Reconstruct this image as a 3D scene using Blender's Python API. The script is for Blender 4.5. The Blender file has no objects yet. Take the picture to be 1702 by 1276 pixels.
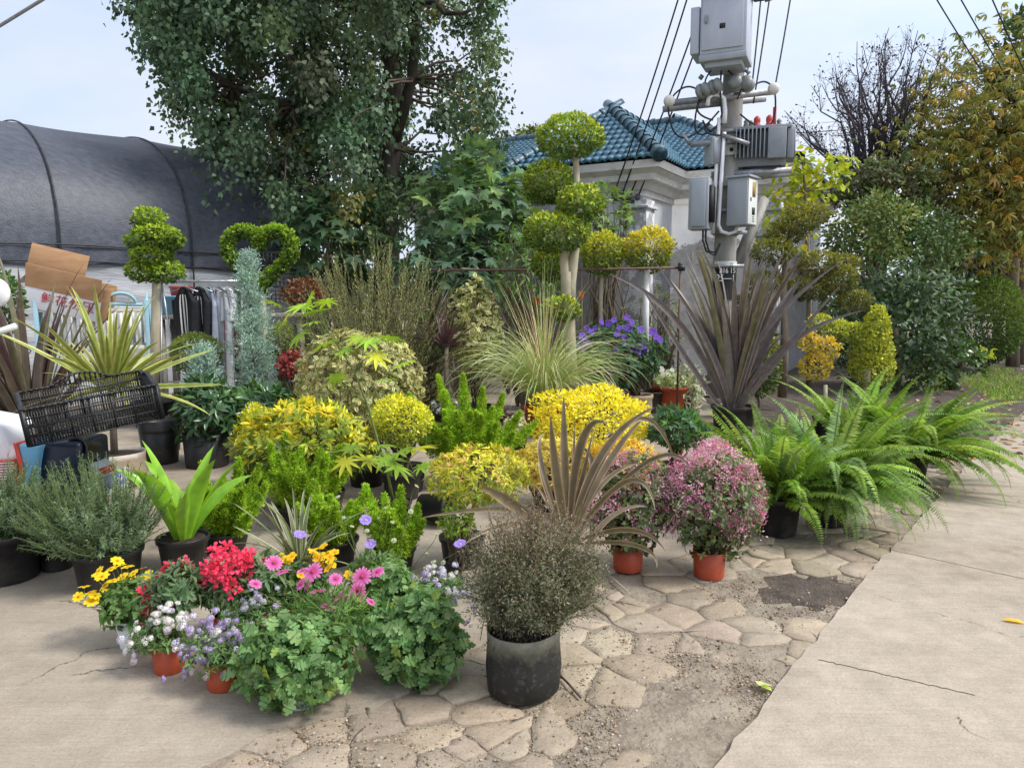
import bpy, math, random
import numpy as np
R = math.radians
scene = bpy.context.scene
COL = scene.collection
rng = np.random.default_rng(7)
# ------------------------------------------------------------ camera model
FPX, CX, CY, PITCH, EYE = 1262.0, 851.0, 638.0, R(6.5), 1.5
cp, sp = math.cos(PITCH), math.sin(PITCH)
def at(u, v, Y):
    dx, dy = (u-CX)/FPX, -(v-CY)/FPX
    k = Y/(cp+dy*sp)
    return np.array([dx*k, Y, EYE+(-sp+dy*cp)*k])
def gnd(u, v):
    dy = -(v-CY)/FPX
    k = -EYE/(-sp+dy*cp)
    return np.array([(u-CX)/FPX*k, (cp+dy*sp)*k, 0.0])
def spot(u, Y):
    z = lambda v: at(u, v, Y)[2]
    lo, hi = 400.0, 1600.0
    for _ in range(40):
        m = (lo+hi)/2
        if z(m) > 0: lo = m
        else: hi = m
    p = at(u, lo, Y); p[2] = 0
    return p
def m_of(px, Y): return px*Y/FPX
# ------------------------------------------------------------ colour
def lin(h, k=1.0):
    h = h.lstrip('#'); o = []
    for i in (0, 2, 4):
        c = int(h[i:i+2], 16)/255
        o.append((c/12.92 if c <= .04045 else ((c+.055)/1.055)**2.4)*k)
    return np.array(o)
def unit(a):
    return a/np.maximum(np.linalg.norm(a, axis=-1, keepdims=True), 1e-9)
def pick(pal, n, jit=.16, cap=True):
    cols = np.array([p[0] for p in pal], float)
    if cap: mc = cols.max(1, keepdims=True); cols = cols*np.where(mc > .3, (.3+(mc-.3)*.68)/mc, 1)
    w = np.array([p[1] for p in pal], float)
    i = rng.choice(len(pal), n, p=w/w.sum())
    return cols[i]*(1+rng.uniform(-jit, jit, (n, 1)))*(1+rng.uniform(-.06, .06, (n, 3)))
# ------------------------------------------------------------ mesh builder
class G:
    def __init__(s): s.V, s.F, s.C, s.n = [], {}, [], 0
    def add(s, v, faces, c):
        v = np.asarray(v, float).reshape(-1, 3)
        c = np.asarray(c, float)
        if c.ndim == 1: c = np.tile(c, (len(v), 1))
        for f in faces:
            f = np.asarray(f, int)
            if f.size == 0: continue
            s.F.setdefault(f.shape[1], []).append(f+s.n)
        s.V.append(v); s.C.append(c); s.n += len(v)
    def build(s, name, mat, parent=None, smooth=False, off=None, bevel=0):
        V = np.concatenate(s.V); C = np.concatenate(s.C)
        if off is not None: V = V-np.asarray(off)
        me = bpy.data.meshes.new(name)
        me.vertices.add(len(V)); me.vertices.foreach_set('co', V.astype(np.float32).ravel())
        li, ls, k = [], [], 0
        for m, fl in s.F.items():
            f = np.concatenate(fl); li.append(f.ravel()); ls.append(k+np.arange(len(f))*m); k += f.size
        li = np.concatenate(li); ls = np.concatenate(ls)
        me.loops.add(len(li)); me.loops.foreach_set('vertex_index', li.astype(np.int32))
        me.polygons.add(len(ls)); me.polygons.foreach_set('loop_start', ls.astype(np.int32))
        if smooth: me.polygons.foreach_set('use_smooth', np.ones(len(ls), bool))
        me.update(calc_edges=True)
        a = me.attributes.new('Col', 'FLOAT_COLOR', 'POINT')
        a.data.foreach_set('color', np.concatenate([C, np.ones((len(C), 1))], 1).astype(np.float32).ravel())
        me.validate()
        me.materials.append(mat)
        o = bpy.data.objects.new(name, me); COL.objects.link(o)
        if parent is not None: o.parent = parent
        if bevel:
            b = o.modifiers.new('bevel', 'BEVEL'); b.width = bevel; b.segments = 2; b.limit_method = 'ANGLE'
        return o
def thing(name, label, cat, loc=(0, 0, 0), group=None, rz=0):
    o = bpy.data.objects.new(name, None); COL.objects.link(o)
    o.location = tuple(loc); o.rotation_euler = (0, 0, rz); o.empty_display_size = .1
    tag(o, label, cat, group); return o
def tag(o, label, cat, group=None):
    o['label'] = label; o['category'] = cat
    if group: o['group'] = group
    return o
def struct(o, kind='structure'): o['kind'] = kind; return o
# ------------------------------------------------------------ leaf templates  (x width, y along, z normal)
def outline(pts, fold=.25, curl=.25, cmid=0., cedge=1.):
    """half outline [(halfwidth, y)...]; returns verts, faces, colour factor"""
    V, t, F = [], [], {3: [], 4: []}
    rows = []
    for w, y in pts:
        zc = -curl*y*y
        if w <= 1e-6:
            rows.append([len(V)]); V.append((0, y, zc)); t.append(cmid)
        else:
            rows.append([len(V), len(V)+1, len(V)+2])
            V += [(-w, y, zc+fold*w), (0, y, zc), (w, y, zc+fold*w)]; t += [cedge, cmid, cedge]
    for a, b in zip(rows[:-1], rows[1:]):
        if len(a) == 1 and len(b) == 1: continue
        if len(a) == 1: F[3] += [(a[0], b[1], b[0]), (a[0], b[2], b[1])]
        elif len(b) == 1: F[3] += [(a[0], a[1], b[0]), (a[1], a[2], b[0])]
        else: F[4] += [(a[0], a[1], b[1], b[0]), (a[1], a[2], b[2], b[1])]
    return (np.array(V, float), [np.array(F[k]) for k in F if F[k]], np.array(t, float))
def diam(w, fold=.25, y=.45, curl=.1):
    return outline([(0, 0), (w/2, y), (0, 1)], fold, curl)
OVAL = outline([(0, 0), (.2, .2), (.27, .5), (.17, .8), (0, 1)])
LANCE = outline([(0, 0), (.11, .25), (.14, .55), (.07, .85), (0, 1)], .3, .3)
ROUND = outline([(0, 0), (.38, .25), (.45, .55), (.25, .88), (0, 1)], .2, .15)
DIA = diam(.5); DIAN = diam(.32); NEEDLE = diam(.11, .2); THIN = diam(.06, .1); RHOMB = diam(.85, .15, .4, .15)
CHRYS = outline([(.02, 0), (.025, .2), (.16, .24), (.25, .33), (.20, .40), (.15, .43), (.18, .47), (.32, .50), (.38, .60), (.31, .68), (.20, .67), (.21, .72), (.29, .77), (.26, .87), (.15, .87), (.10, .96), (0, 1.0)], .3, .5)
def palmate(n, spread, notch=.45, lobe_w=.5):
    V = [(0, 0, 0)]; ang = np.linspace(-spread, spread, n)
    F = []; L = 1-.45*(np.abs(ang)/spread)**1.5
    for i, a in enumerate(ang):
        d = (ang[1]-ang[0])/2
        b = len(V)
        for aa, rr in ((a-d, notch*L[i]), (a-d*lobe_w, .62*L[i]), (a, L[i]), (a+d*lobe_w, .62*L[i]), (a+d, notch*L[i])):
            V.append((math.sin(aa)*rr, math.cos(aa)*rr, -.18*rr*rr-.02*(aa == a)))
        for k in range(4): F.append((0, b+k+1, b+k))
    V = np.array(V, float)
    return (V, [np.array(F)], np.clip(np.linalg.norm(V[:, :2], axis=1), 0, 1))
PALM7 = palmate(7, 2.3); PALM5 = palmate(5, 1.9, .5); PALM9 = palmate(9, 2.6, .35)
def inst(g, tpl, P, D, U, S, C, C2=None, SX=None):
    tv, tf, tt = tpl
    P = np.asarray(P, float); n = len(P)
    if n == 0: return
    y = unit(np.asarray(D, float)); x = np.cross(y, np.asarray(U, float)); x = unit(x); z = np.cross(x, y)
    S = np.broadcast_to(np.asarray(S, float), (n,))[:, None, None]
    sx = S if SX is None else np.broadcast_to(np.asarray(SX, float), (n,))[:, None, None]
    V = P[:, None]+sx*tv[None, :, 0:1]*x[:, None]+S*(tv[None, :, 1:2]*y[:, None]+tv[None, :, 2:3]*z[:, None])
    m = len(tv)
    C = np.broadcast_to(np.asarray(C, float), (n, 3))
    if C2 is None: CC = np.repeat(C, m, 0)
    else:
        C2 = np.broadcast_to(np.asarray(C2, float), (n, 3)); t = tt[None, :, None]
        CC = (C[:, None]*(1-t)+C2[:, None]*t).reshape(-1, 3)
    off = (np.arange(n)*m)[:, None, None]
    g.add(V.reshape(-1, 3), [(f[None]+off).reshape(-1, f.shape[1]) for f in tf], CC)
# ------------------------------------------------------------ point clouds
def rdir(n): return unit(rng.normal(size=(n, 3)))
def lump(d, amp, f=2.6, k=5, seed=None):
    r = np.random.default_rng(seed if seed is not None else int(rng.integers(1e9)))
    K = r.normal(size=(k, 3))*f; ph = r.uniform(0, 6.28, k)
    return 1+amp*np.sin(d@K.T+ph).sum(1)/math.sqrt(k)
def blob(n, rad, inner=.6, amp=.12, f=2.6, zmin=-1, seed=None):
    d = rdir(int(n*1.0))
    if zmin > -1: d = d[d[:, 2] > zmin]
    r = inner+(1-inner)*rng.random(len(d))**.5
    return d*np.asarray(rad)*(r*lump(d, amp, f, seed=seed))[:, None], d
def shrub(g, c, rad, n, tpl, size, pal, pal2=None, inner=.6, amp=.12, out=1., up=.3, rnd=.7, f=2.6, zmin=-1, top=None, jit=.16):
    P, d = blob(n, rad, inner, amp, f, zmin); n = len(P)
    D = unit(d*out+np.array([0, 0, up])+rng.normal(size=(n, 3))*rnd)
    C = pick(pal, n, jit)
    if top is not None:      # leaf colour blends into the top palette higher up the crown
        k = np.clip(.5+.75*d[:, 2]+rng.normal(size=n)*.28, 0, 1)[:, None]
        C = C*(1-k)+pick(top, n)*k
    inst(g, tpl, P+np.asarray(c), D, d+rng.normal(size=(n, 3))*.6+np.array([0, 0, .5]), size*rng.uniform(.7, 1.25, n), C, None if pal2 is None else pick(pal2, n))
def rosettes(g, c, rad, m, k, tpl, size, pal, pal2=None, inner=.7, amp=.12, th=(.5, 1.4), zmin=-1, f=2.6, top=None, up=.4):
    P, d = blob(m, rad, inner, amp, f, zmin); m = len(P)
    A = unit(d+np.array([0, 0, up])+rng.normal(size=(m, 3))*.3)
    n = m*k; i = np.repeat(np.arange(m), k)
    p = unit(np.cross(A[i], rng.normal(size=(n, 3))))
    t = rng.uniform(th[0], th[1], n)[:, None]
    D = A[i]*np.cos(t)+p*np.sin(t)
    C = pick(pal, m)[i]*(1+rng.uniform(-.1, .1, (n, 1)))
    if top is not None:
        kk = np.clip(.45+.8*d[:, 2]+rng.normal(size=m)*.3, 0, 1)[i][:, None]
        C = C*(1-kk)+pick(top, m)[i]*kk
    inst(g, tpl, P[i]+np.asarray(c)+D*size*.05, D, A[i], size*rng.uniform(.7, 1.2, n), C, None if pal2 is None else pick(pal2, n))
# ------------------------------------------------------------ solids
def tube(g, pts, rad, sides=6, c=(.5, .5, .5), cap=True):
    P = np.asarray(pts, float); n = len(P)
    rad = np.broadcast_to(np.asarray(rad, float), (n,))
    T = unit(np.gradient(P, axis=0)); ref = np.array([0, 0, 1.]) if abs(T[0][2]) < .9 else np.array([1., 0, 0])
    a = np.arange(sides)*2*math.pi/sides; V = []
    for i in range(n):
        x = unit(np.cross(T[i], ref)); ref2 = np.cross(x, T[i]); 
        V.append(P[i]+rad[i]*(np.cos(a)[:, None]*x+np.sin(a)[:, None]*ref2)); ref = ref2
    V = np.concatenate(V); k = np.arange(sides); k2 = (k+1) % sides
    F = np.concatenate([np.stack([i*sides+k, i*sides+k2, (i+1)*sides+k2, (i+1)*sides+k], 1) for i in range(n-1)])
    fs = [F]
    if cap: fs += [np.array([np.arange(sides)[::-1]]), np.array([(n-1)*sides+np.arange(sides)])]
    g.add(V, fs, c)
def box(g, c, s, ax=None, col=(.5, .5, .5)):
    """c centre, s full sizes, ax 3x3 rows = local axes"""
    ax = np.eye(3) if ax is None else np.asarray(ax, float)
    q = np.array([[x, y, z] for x in (-.5, .5) for y in (-.5, .5) for z in (-.5, .5)])*np.asarray(s)
    g.add(np.asarray(c)+q@ax, [np.array([[0, 1, 3, 2], [4, 6, 7, 5], [0, 4, 5, 1], [2, 3, 7, 6], [0, 2, 6, 4], [1, 5, 7, 3]])], col)
def rotz(a): return np.array([[math.cos(a), math.sin(a), 0], [-math.sin(a), math.cos(a), 0], [0, 0, 1]])
def bar(g, a, b, w, h=None, col=(.5, .5, .5), up=(0, 0, 1)):
    a, b = np.asarray(a, float), np.asarray(b, float); h = h or w
    x = b-a; L = np.linalg.norm(x); x = x/L; y = np.cross(up, x)
    if np.linalg.norm(y) < 1e-4: y = np.array([0, 1., 0])
    y = unit(y); z = np.cross(x, y)
    box(g, (a+b)/2, (L, w, h), np.stack([x, y, z]), col)
def lathe(g, prof, n=24, c=(.5, .5, .5), o=(0, 0, 0), wob=0.):
    pr = np.asarray(prof, float); m = len(pr); a = np.arange(n)*2*math.pi/n
    wv = 1+wob*(np.sin(3*a+1)+.6*np.sin(5*a+2))
    V = np.stack([np.outer(pr[:, 0], np.cos(a)*wv), np.outer(pr[:, 0], np.sin(a)*wv), np.repeat(pr[:, 1:2], n, 1)], 2).reshape(-1, 3)+np.asarray(o)
    k = np.arange(n); k2 = (k+1) % n
    F = np.concatenate([np.stack([i*n+k, i*n+k2, (i+1)*n+k2, (i+1)*n+k], 1) for i in range(m-1)])
    g.add(V, [F], c)
def disc(g, r, z, n=24, c=(.05, .03, .02), o=(0, 0, 0), wob=0.):
    a = np.arange(n)*2*math.pi/n; wv = 1+wob*(np.sin(3*a+1)+.6*np.sin(5*a+2))
    V = np.stack([r*np.cos(a)*wv, r*np.sin(a)*wv, np.full(n, z)], 1)+np.asarray(o)
    V = np.concatenate([V, [np.asarray(o)+np.array([0, 0, z+.01])]])
    g.add(V, [np.stack([np.arange(n), (np.arange(n)+1) % n, np.full(n, n)], 1)], c)
def straps(g, base, az, el, L, W, droop, seg=9, cm=(.1, .1, .05), ce=None, ci=None, twist=0., p=2., fold=.35, wp=None):
    """n strap leaves, 5 verts across; cm middle colour, ci inner, ce edge"""
    n = len(az); az = np.asarray(az); L = np.broadcast_to(L, (n,)); W = np.broadcast_to(W, (n,)); droop = np.broadcast_to(droop, (n,))
    el = np.broadcast_to(el, (n,)); base = np.broadcast_to(base, (n, 3)); twist = np.broadcast_to(twist, (n,))
    t = np.linspace(0, 1, seg+1); tm = (t[1:]+t[:-1])/2
    ang = el[:, None]-droop[:, None]*tm[None]**p
    h = np.stack([np.cos(az), np.sin(az), 0*az], 1)
    d = np.cos(ang)[..., None]*h[:, None]+np.sin(ang)[..., None]*np.array([0, 0, 1.])
    P = np.concatenate([np.zeros((n, 1, 3)), np.cumsum(d*(L/seg)[:, None, None], 1)], 1)+base[:, None]
    T = np.concatenate([d, d[:, -1:]], 1)
    side = np.stack([-np.sin(az), np.cos(az), 0*az], 1)[:, None]*np.ones((1, seg+1, 1))
    nrm = unit(np.cross(T, side)); nrm = np.where(nrm[..., 2:3] < 0, -nrm, nrm) if False else -nrm*1.0
    nrm = np.cross(side, T)*-1.0
    nrm = np.cross(T, side)
    ct, st = np.cos(twist*1.)[:, None, None], np.sin(twist*1.)[:, None, None]
    tw = t[None, :, None]*0+1
    s2 = side*ct+nrm*st*tw; n2 = nrm*ct-side*st
    wpf = (np.minimum(1, .55+1.2*t)*np.clip(1-t, 0, 1)**.55*1.25) if wp is None else wp(t)
    wpf = np.minimum(wpf, 1); w = (W[:, None]/2)*wpf[None]
    rows = []
    for k, f in ((-1, 1), (-.55, .5), (0, 0), (.55, .5), (1, 1)):
        rows.append(P+s2*(w*k)[..., None]+n2*(w*f*fold)[..., None])
    V = np.stack(rows, 2)                      # n, seg+1, 5, 3
    cm = np.broadcast_to(np.asarray(cm, float), (n, 3)); ce = cm if ce is None else np.broadcast_to(np.asarray(ce, float), (n, 3)); ci = cm if ci is None else np.broadcast_to(np.asarray(ci, float), (n, 3))
    C = np.stack([ce, ci, cm, ci, ce], 1)[:, None]*np.ones((1, seg+1, 1, 1))
    i = np.arange(seg)[:, None]*5+np.arange(4)[None]; i = i.ravel()
    F = np.stack([i, i+1, i+6, i+5], 1)
    off = (np.arange(n)*(seg+1)*5)[:, None, None]
    g.add(V.reshape(-1, 3), [(F[None]+off).reshape(-1, 4)], C.reshape(-1, 3))
    return P, T
# ------------------------------------------------------------ materials
def nodes(name):
    m = bpy.data.materials.new(name); m.use_nodes = True; t = m.node_tree; t.nodes.clear()
    return m, t
def N(t, kind, **kw):
    n = t.nodes.new(kind)
    for k, v in kw.items():
        if k.startswith('i_'):
            key = k[2:]; key = int(key) if key.isdigit() else key
            n.inputs[key].default_value = v
        else: setattr(n, k, v)
    return n
def leafmat(name, rough=.45, trans=.3, spec=.35, nscale=9., var=.3, gain=1.6):
    m, t = nodes(name); L = t.links.new
    a = N(t, 'ShaderNodeAttribute', attribute_name='Col'); tc = N(t, 'ShaderNodeTexCoord')
    nz = N(t, 'ShaderNodeTexNoise'); nz.inputs['Scale'].default_value = nscale; L(tc.outputs['Object'], nz.inputs['Vector'])
    mr = N(t, 'ShaderNodeMapRange'); mr.inputs['From Min'].default_value = .3; mr.inputs['From Max'].default_value = .7
    mr.inputs['To Min'].default_value = gain*(1-var); mr.inputs['To Max'].default_value = gain*(1+var*.8); L(nz.outputs['Fac'], mr.inputs['Value'])
    mul = N(t, 'ShaderNodeVectorMath', operation='SCALE'); L(a.outputs['Color'], mul.inputs[0]); L(mr.outputs[0], mul.inputs['Scale'])
    b = N(t, 'ShaderNodeBsdfPrincipled'); b.inputs['Roughness'].default_value = rough; b.inputs['Specular IOR Level'].default_value = spec
    L(mul.outputs[0], b.inputs['Base Color'])
    o = N(t, 'ShaderNodeOutputMaterial')
    if trans > 0:
        tr = N(t, 'ShaderNodeBsdfTranslucent'); s2 = N(t, 'ShaderNodeVectorMath', operation='MULTIPLY'); s2.inputs[1].default_value = (1.35, 1.3, .7)
        L(mul.outputs[0], s2.inputs[0]); L(s2.outputs[0], tr.inputs['Color'])
        mx = N(t, 'ShaderNodeMixShader'); mx.inputs[0].default_value = trans
        L(b.outputs[0], mx.inputs[1]); L(tr.outputs[0], mx.inputs[2]); L(mx.outputs[0], o.inputs[0])
    else: L(b.outputs[0], o.inputs[0])
    return m
def mat(name, c1, c2=None, scale=6., rough=.6, bump=0., bscale=None, metal=0., spec=.4, detail=6., stretch=None, lo=.35, hi=.65, spots=None, rvar=0.):
    m, t = nodes(name); L = t.links.new
    tc = N(t, 'ShaderNodeTexCoord'); vec = tc.outputs['Object']
    if stretch is not None:
        mp = N(t, 'ShaderNodeMapping'); mp.inputs['Scale'].default_value = stretch; L(vec, mp.inputs[0]); vec = mp.outputs[0]
    nz = N(t, 'ShaderNodeTexNoise'); nz.inputs['Scale'].default_value = scale; nz.inputs['Detail'].default_value = detail; nz.inputs['Roughness'].default_value = .62; L(vec, nz.inputs['Vector'])
    cr = N(t, 'ShaderNodeValToRGB'); cr.color_ramp.elements[0].position = lo; cr.color_ramp.elements[1].position = hi
    cr.color_ramp.elements[0].color = (*c1, 1); cr.color_ramp.elements[1].color = (*(c2 if c2 is not None else np.asarray(c1)*1.3), 1); L(nz.outputs['Fac'], cr.inputs[0])
    col = cr.outputs[0]
    if spots is not None:
        sc, ssc, lo2, hi2 = spots
        n2 = N(t, 'ShaderNodeTexNoise'); n2.inputs['Scale'].default_value = ssc; n2.inputs['Detail'].default_value = 8; n2.inputs['Roughness'].default_value = .7; L(vec, n2.inputs['Vector'])
        r2 = N(t, 'ShaderNodeMapRange'); r2.inputs['From Min'].default_value = lo2; r2.inputs['From Max'].default_value = hi2; L(n2.outputs['Fac'], r2.inputs['Value'])
        mx = N(t, 'ShaderNodeMixRGB'); L(r2.outputs[0], mx.inputs[0]); L(col, mx.inputs[1]); mx.inputs[2].default_value = (*sc, 1); col = mx.outputs[0]
    b = N(t, 'ShaderNodeBsdfPrincipled'); b.inputs['Roughness'].default_value = rough; b.inputs['Metallic'].default_value = metal; b.inputs['Specular IOR Level'].default_value = spec
    L(col, b.inputs['Base Color'])
    if rvar:
        r3 = N(t, 'ShaderNodeMapRange'); r3.inputs['To Min'].default_value = rough-rvar; r3.inputs['To Max'].default_value = rough+rvar; L(nz.outputs['Fac'], r3.inputs['Value']); L(r3.outputs[0], b.inputs['Roughness'])
    if bump:
        n3 = N(t, 'ShaderNodeTexNoise'); n3.inputs['Scale'].default_value = bscale or scale*4; n3.inputs['Detail'].default_value = 8; L(vec, n3.inputs['Vector'])
        bp = N(t, 'ShaderNodeBump'); bp.inputs['Strength'].default_value = bump; bp.inputs['Distance'].default_value = .02; L(n3.outputs['Fac'], bp.inputs['Height']); L(bp.outputs[0], b.inputs['Normal'])
    o = N(t, 'ShaderNodeOutputMaterial'); L(b.outputs[0], o.inputs[0])
    return m
M = {}
M['leaf'] = leafmat('leaf'); M['leaf_gloss'] = leafmat('leaf_gloss', .3, .2, .5); M['leaf_soft'] = leafmat('leaf_soft', .6, .35, .2)
M['leaf_dark'] = leafmat('leaf_dark', .5, .22, .3, 3., .3, 1.5)
M['petal'] = leafmat('petal', .6, .3, .2, 30., .12, 1.05)
M['strap'] = leafmat('strap', .38, .15, .45, 14., .22, 1.45)
M['bark'] = mat('bark', lin('6b5f52', .8), lin('9a8c79', .8), 9, .85, .5, 30, stretch=(1, 1, .3))
M['bark_pale'] = mat('bark_pale', lin('a9a08a', .75), lin('c9c0a5', .8), 8, .8, .3, 30, stretch=(1, 1, .4))
M['bark_dark'] = mat('bark_dark', (.03, .025, .02), (.09, .075, .06), 9, .9, .6, 25, stretch=(1, 1, .25))
M['stem_green'] = mat('stem_green', (.09, .14, .03), (.16, .2, .06), 20, .55)
M['twig'] = mat('twig', (.05, .035, .025), (.12, .09, .06), 20, .8)
M['black_pot'] = mat('black_pot', (.012, .012, .014), (.022, .022, .024), 12, .42, .1, 60, rvar=.12, spots=((.10, .085, .068), 4, .5, .85))
M['terra_pot'] = mat('terra_pot', (.36, .055, .022), (.46, .085, .035), 8, .5, .05, 60, spots=((.30, .10, .06), 6, .62, .85))
M['white_pot'] = mat('white_pot', (.62, .64, .68), (.75, .76, .78), 6, .45, .05, 60, spots=((.45, .42, .36), 5, .6, .85))
M['tan_pot'] = mat('tan_pot', (.40, .29, .19), (.55, .45, .33), 5, .75, .2, 40, spots=((.2, .12, .07), 4, .55, .8))
M['soil'] = mat('soil', (.025, .017, .012), (.07, .05, .035), 40, .95, .8, 90)
# ------------------------------------------------------------ world, sun, camera
w = bpy.data.worlds.new("World"); scene.world = w; w.use_nodes = True
t = w.node_tree; t.nodes.clear(); L = t.links.new
SUN_AZ, SUN_EL = R(104), R(50)          # azimuth clockwise from +Y
tc = N(t, 'ShaderNodeTexCoord')
sky = N(t, 'ShaderNodeTexSky'); sky.sky_type = 'NISHITA'; sky.sun_disc = False; sky.sun_elevation = SUN_EL; sky.sun_rotation = SUN_AZ
sky.air_density = 1.; sky.dust_density = 2.; sky.ozone_density = 1.
nz = N(t, 'ShaderNodeTexNoise'); nz.inputs['Scale'].default_value = 2.1; nz.inputs['Detail'].default_value = 7; nz.inputs['Roughness'].default_value = .55
mp = N(t, 'ShaderNodeMapping'); mp.inputs['Scale'].default_value = (1, 1, 2.6); L(tc.outputs['Generated'], mp.inputs[0]); L(mp.outputs[0], nz.inputs['Vector'])
cr = N(t, 'ShaderNodeValToRGB'); cr.color_ramp.elements[0].position = .3; cr.color_ramp.elements[1].position = .68
cr.color_ramp.elements[0].color = (.62, .76, 1.0, 1); cr.color_ramp.elements[1].color = (.93, .94, 1.0, 1); L(nz.outputs['Fac'], cr.inputs[0])
# the cloud deck is thinner and brighter towards the sun
sd = N(t, 'ShaderNodeVectorMath', operation='DOT_PRODUCT'); sd.inputs[1].default_value = (math.sin(SUN_AZ)*math.cos(SUN_EL), math.cos(SUN_AZ)*math.cos(SUN_EL), math.sin(SUN_EL)); L(tc.outputs['Generated'], sd.inputs[0])
mr = N(t, 'ShaderNodeMapRange'); mr.inputs['From Min'].default_value = .1; mr.inputs['From Max'].default_value = .95; mr.inputs['To Min'].default_value = 6.4; mr.inputs['To Max'].default_value = 9.8; L(sd.outputs['Value'], mr.inputs['Value'])
sc_ = N(t, 'ShaderNodeVectorMath', operation='SCALE'); L(cr.outputs[0], sc_.inputs[0]); L(mr.outputs[0], sc_.inputs['Scale'])
mx = N(t, 'ShaderNodeMixRGB'); mx.inputs[0].default_value = .86; L(sky.outputs[0], mx.inputs[1]); L(sc_.outputs[0], mx.inputs[2])
bg = N(t, 'ShaderNodeBackground'); bg.inputs['Strength'].default_value = .1; L(mx.outputs[0], bg.inputs['Color'])
L(bg.outputs[0], N(t, 'ShaderNodeOutputWorld').inputs[0])
sl = bpy.data.lights.new('sun', 'SUN'); sl.energy = 2.3; sl.angle = R(16); sl.color = (1, .95, .87)
so = bpy.data.objects.new('sun', sl); COL.objects.link(so)
from mathutils import Vector
sv = Vector((math.sin(SUN_AZ)*math.cos(SUN_EL), math.cos(SUN_AZ)*math.cos(SUN_EL), math.sin(SUN_EL)))
so.rotation_euler = sv.to_track_quat('Z', 'Y').to_euler(); so.location = (20, 10, 20)
cam = bpy.data.cameras.new('camera'); cam.sensor_width = 36; cam.lens = 36*FPX/1702; cam.clip_end = 2000
co = bpy.data.objects.new('camera', cam); COL.objects.link(co); co.location = (0, 0, EYE); co.rotation_euler = (R(90)-PITCH, 0, 0)
scene.camera = co
scene.view_settings.view_transform = 'Standard'; scene.view_settings.look = 'None'; scene.view_settings.exposure = 0.74; scene.view_settings.gamma = 1
scene.cycles.use_denoising = True; scene.cycles.max_bounces = 7; scene.cycles.diffuse_bounces = 3; scene.cycles.glossy_bounces = 2
scene.cycles.transmission_bounces = 4; scene.cycles.transparent_max_bounces = 8; scene.cycles.caustics_reflective = False; scene.cycles.caustics_refractive = False
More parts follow.
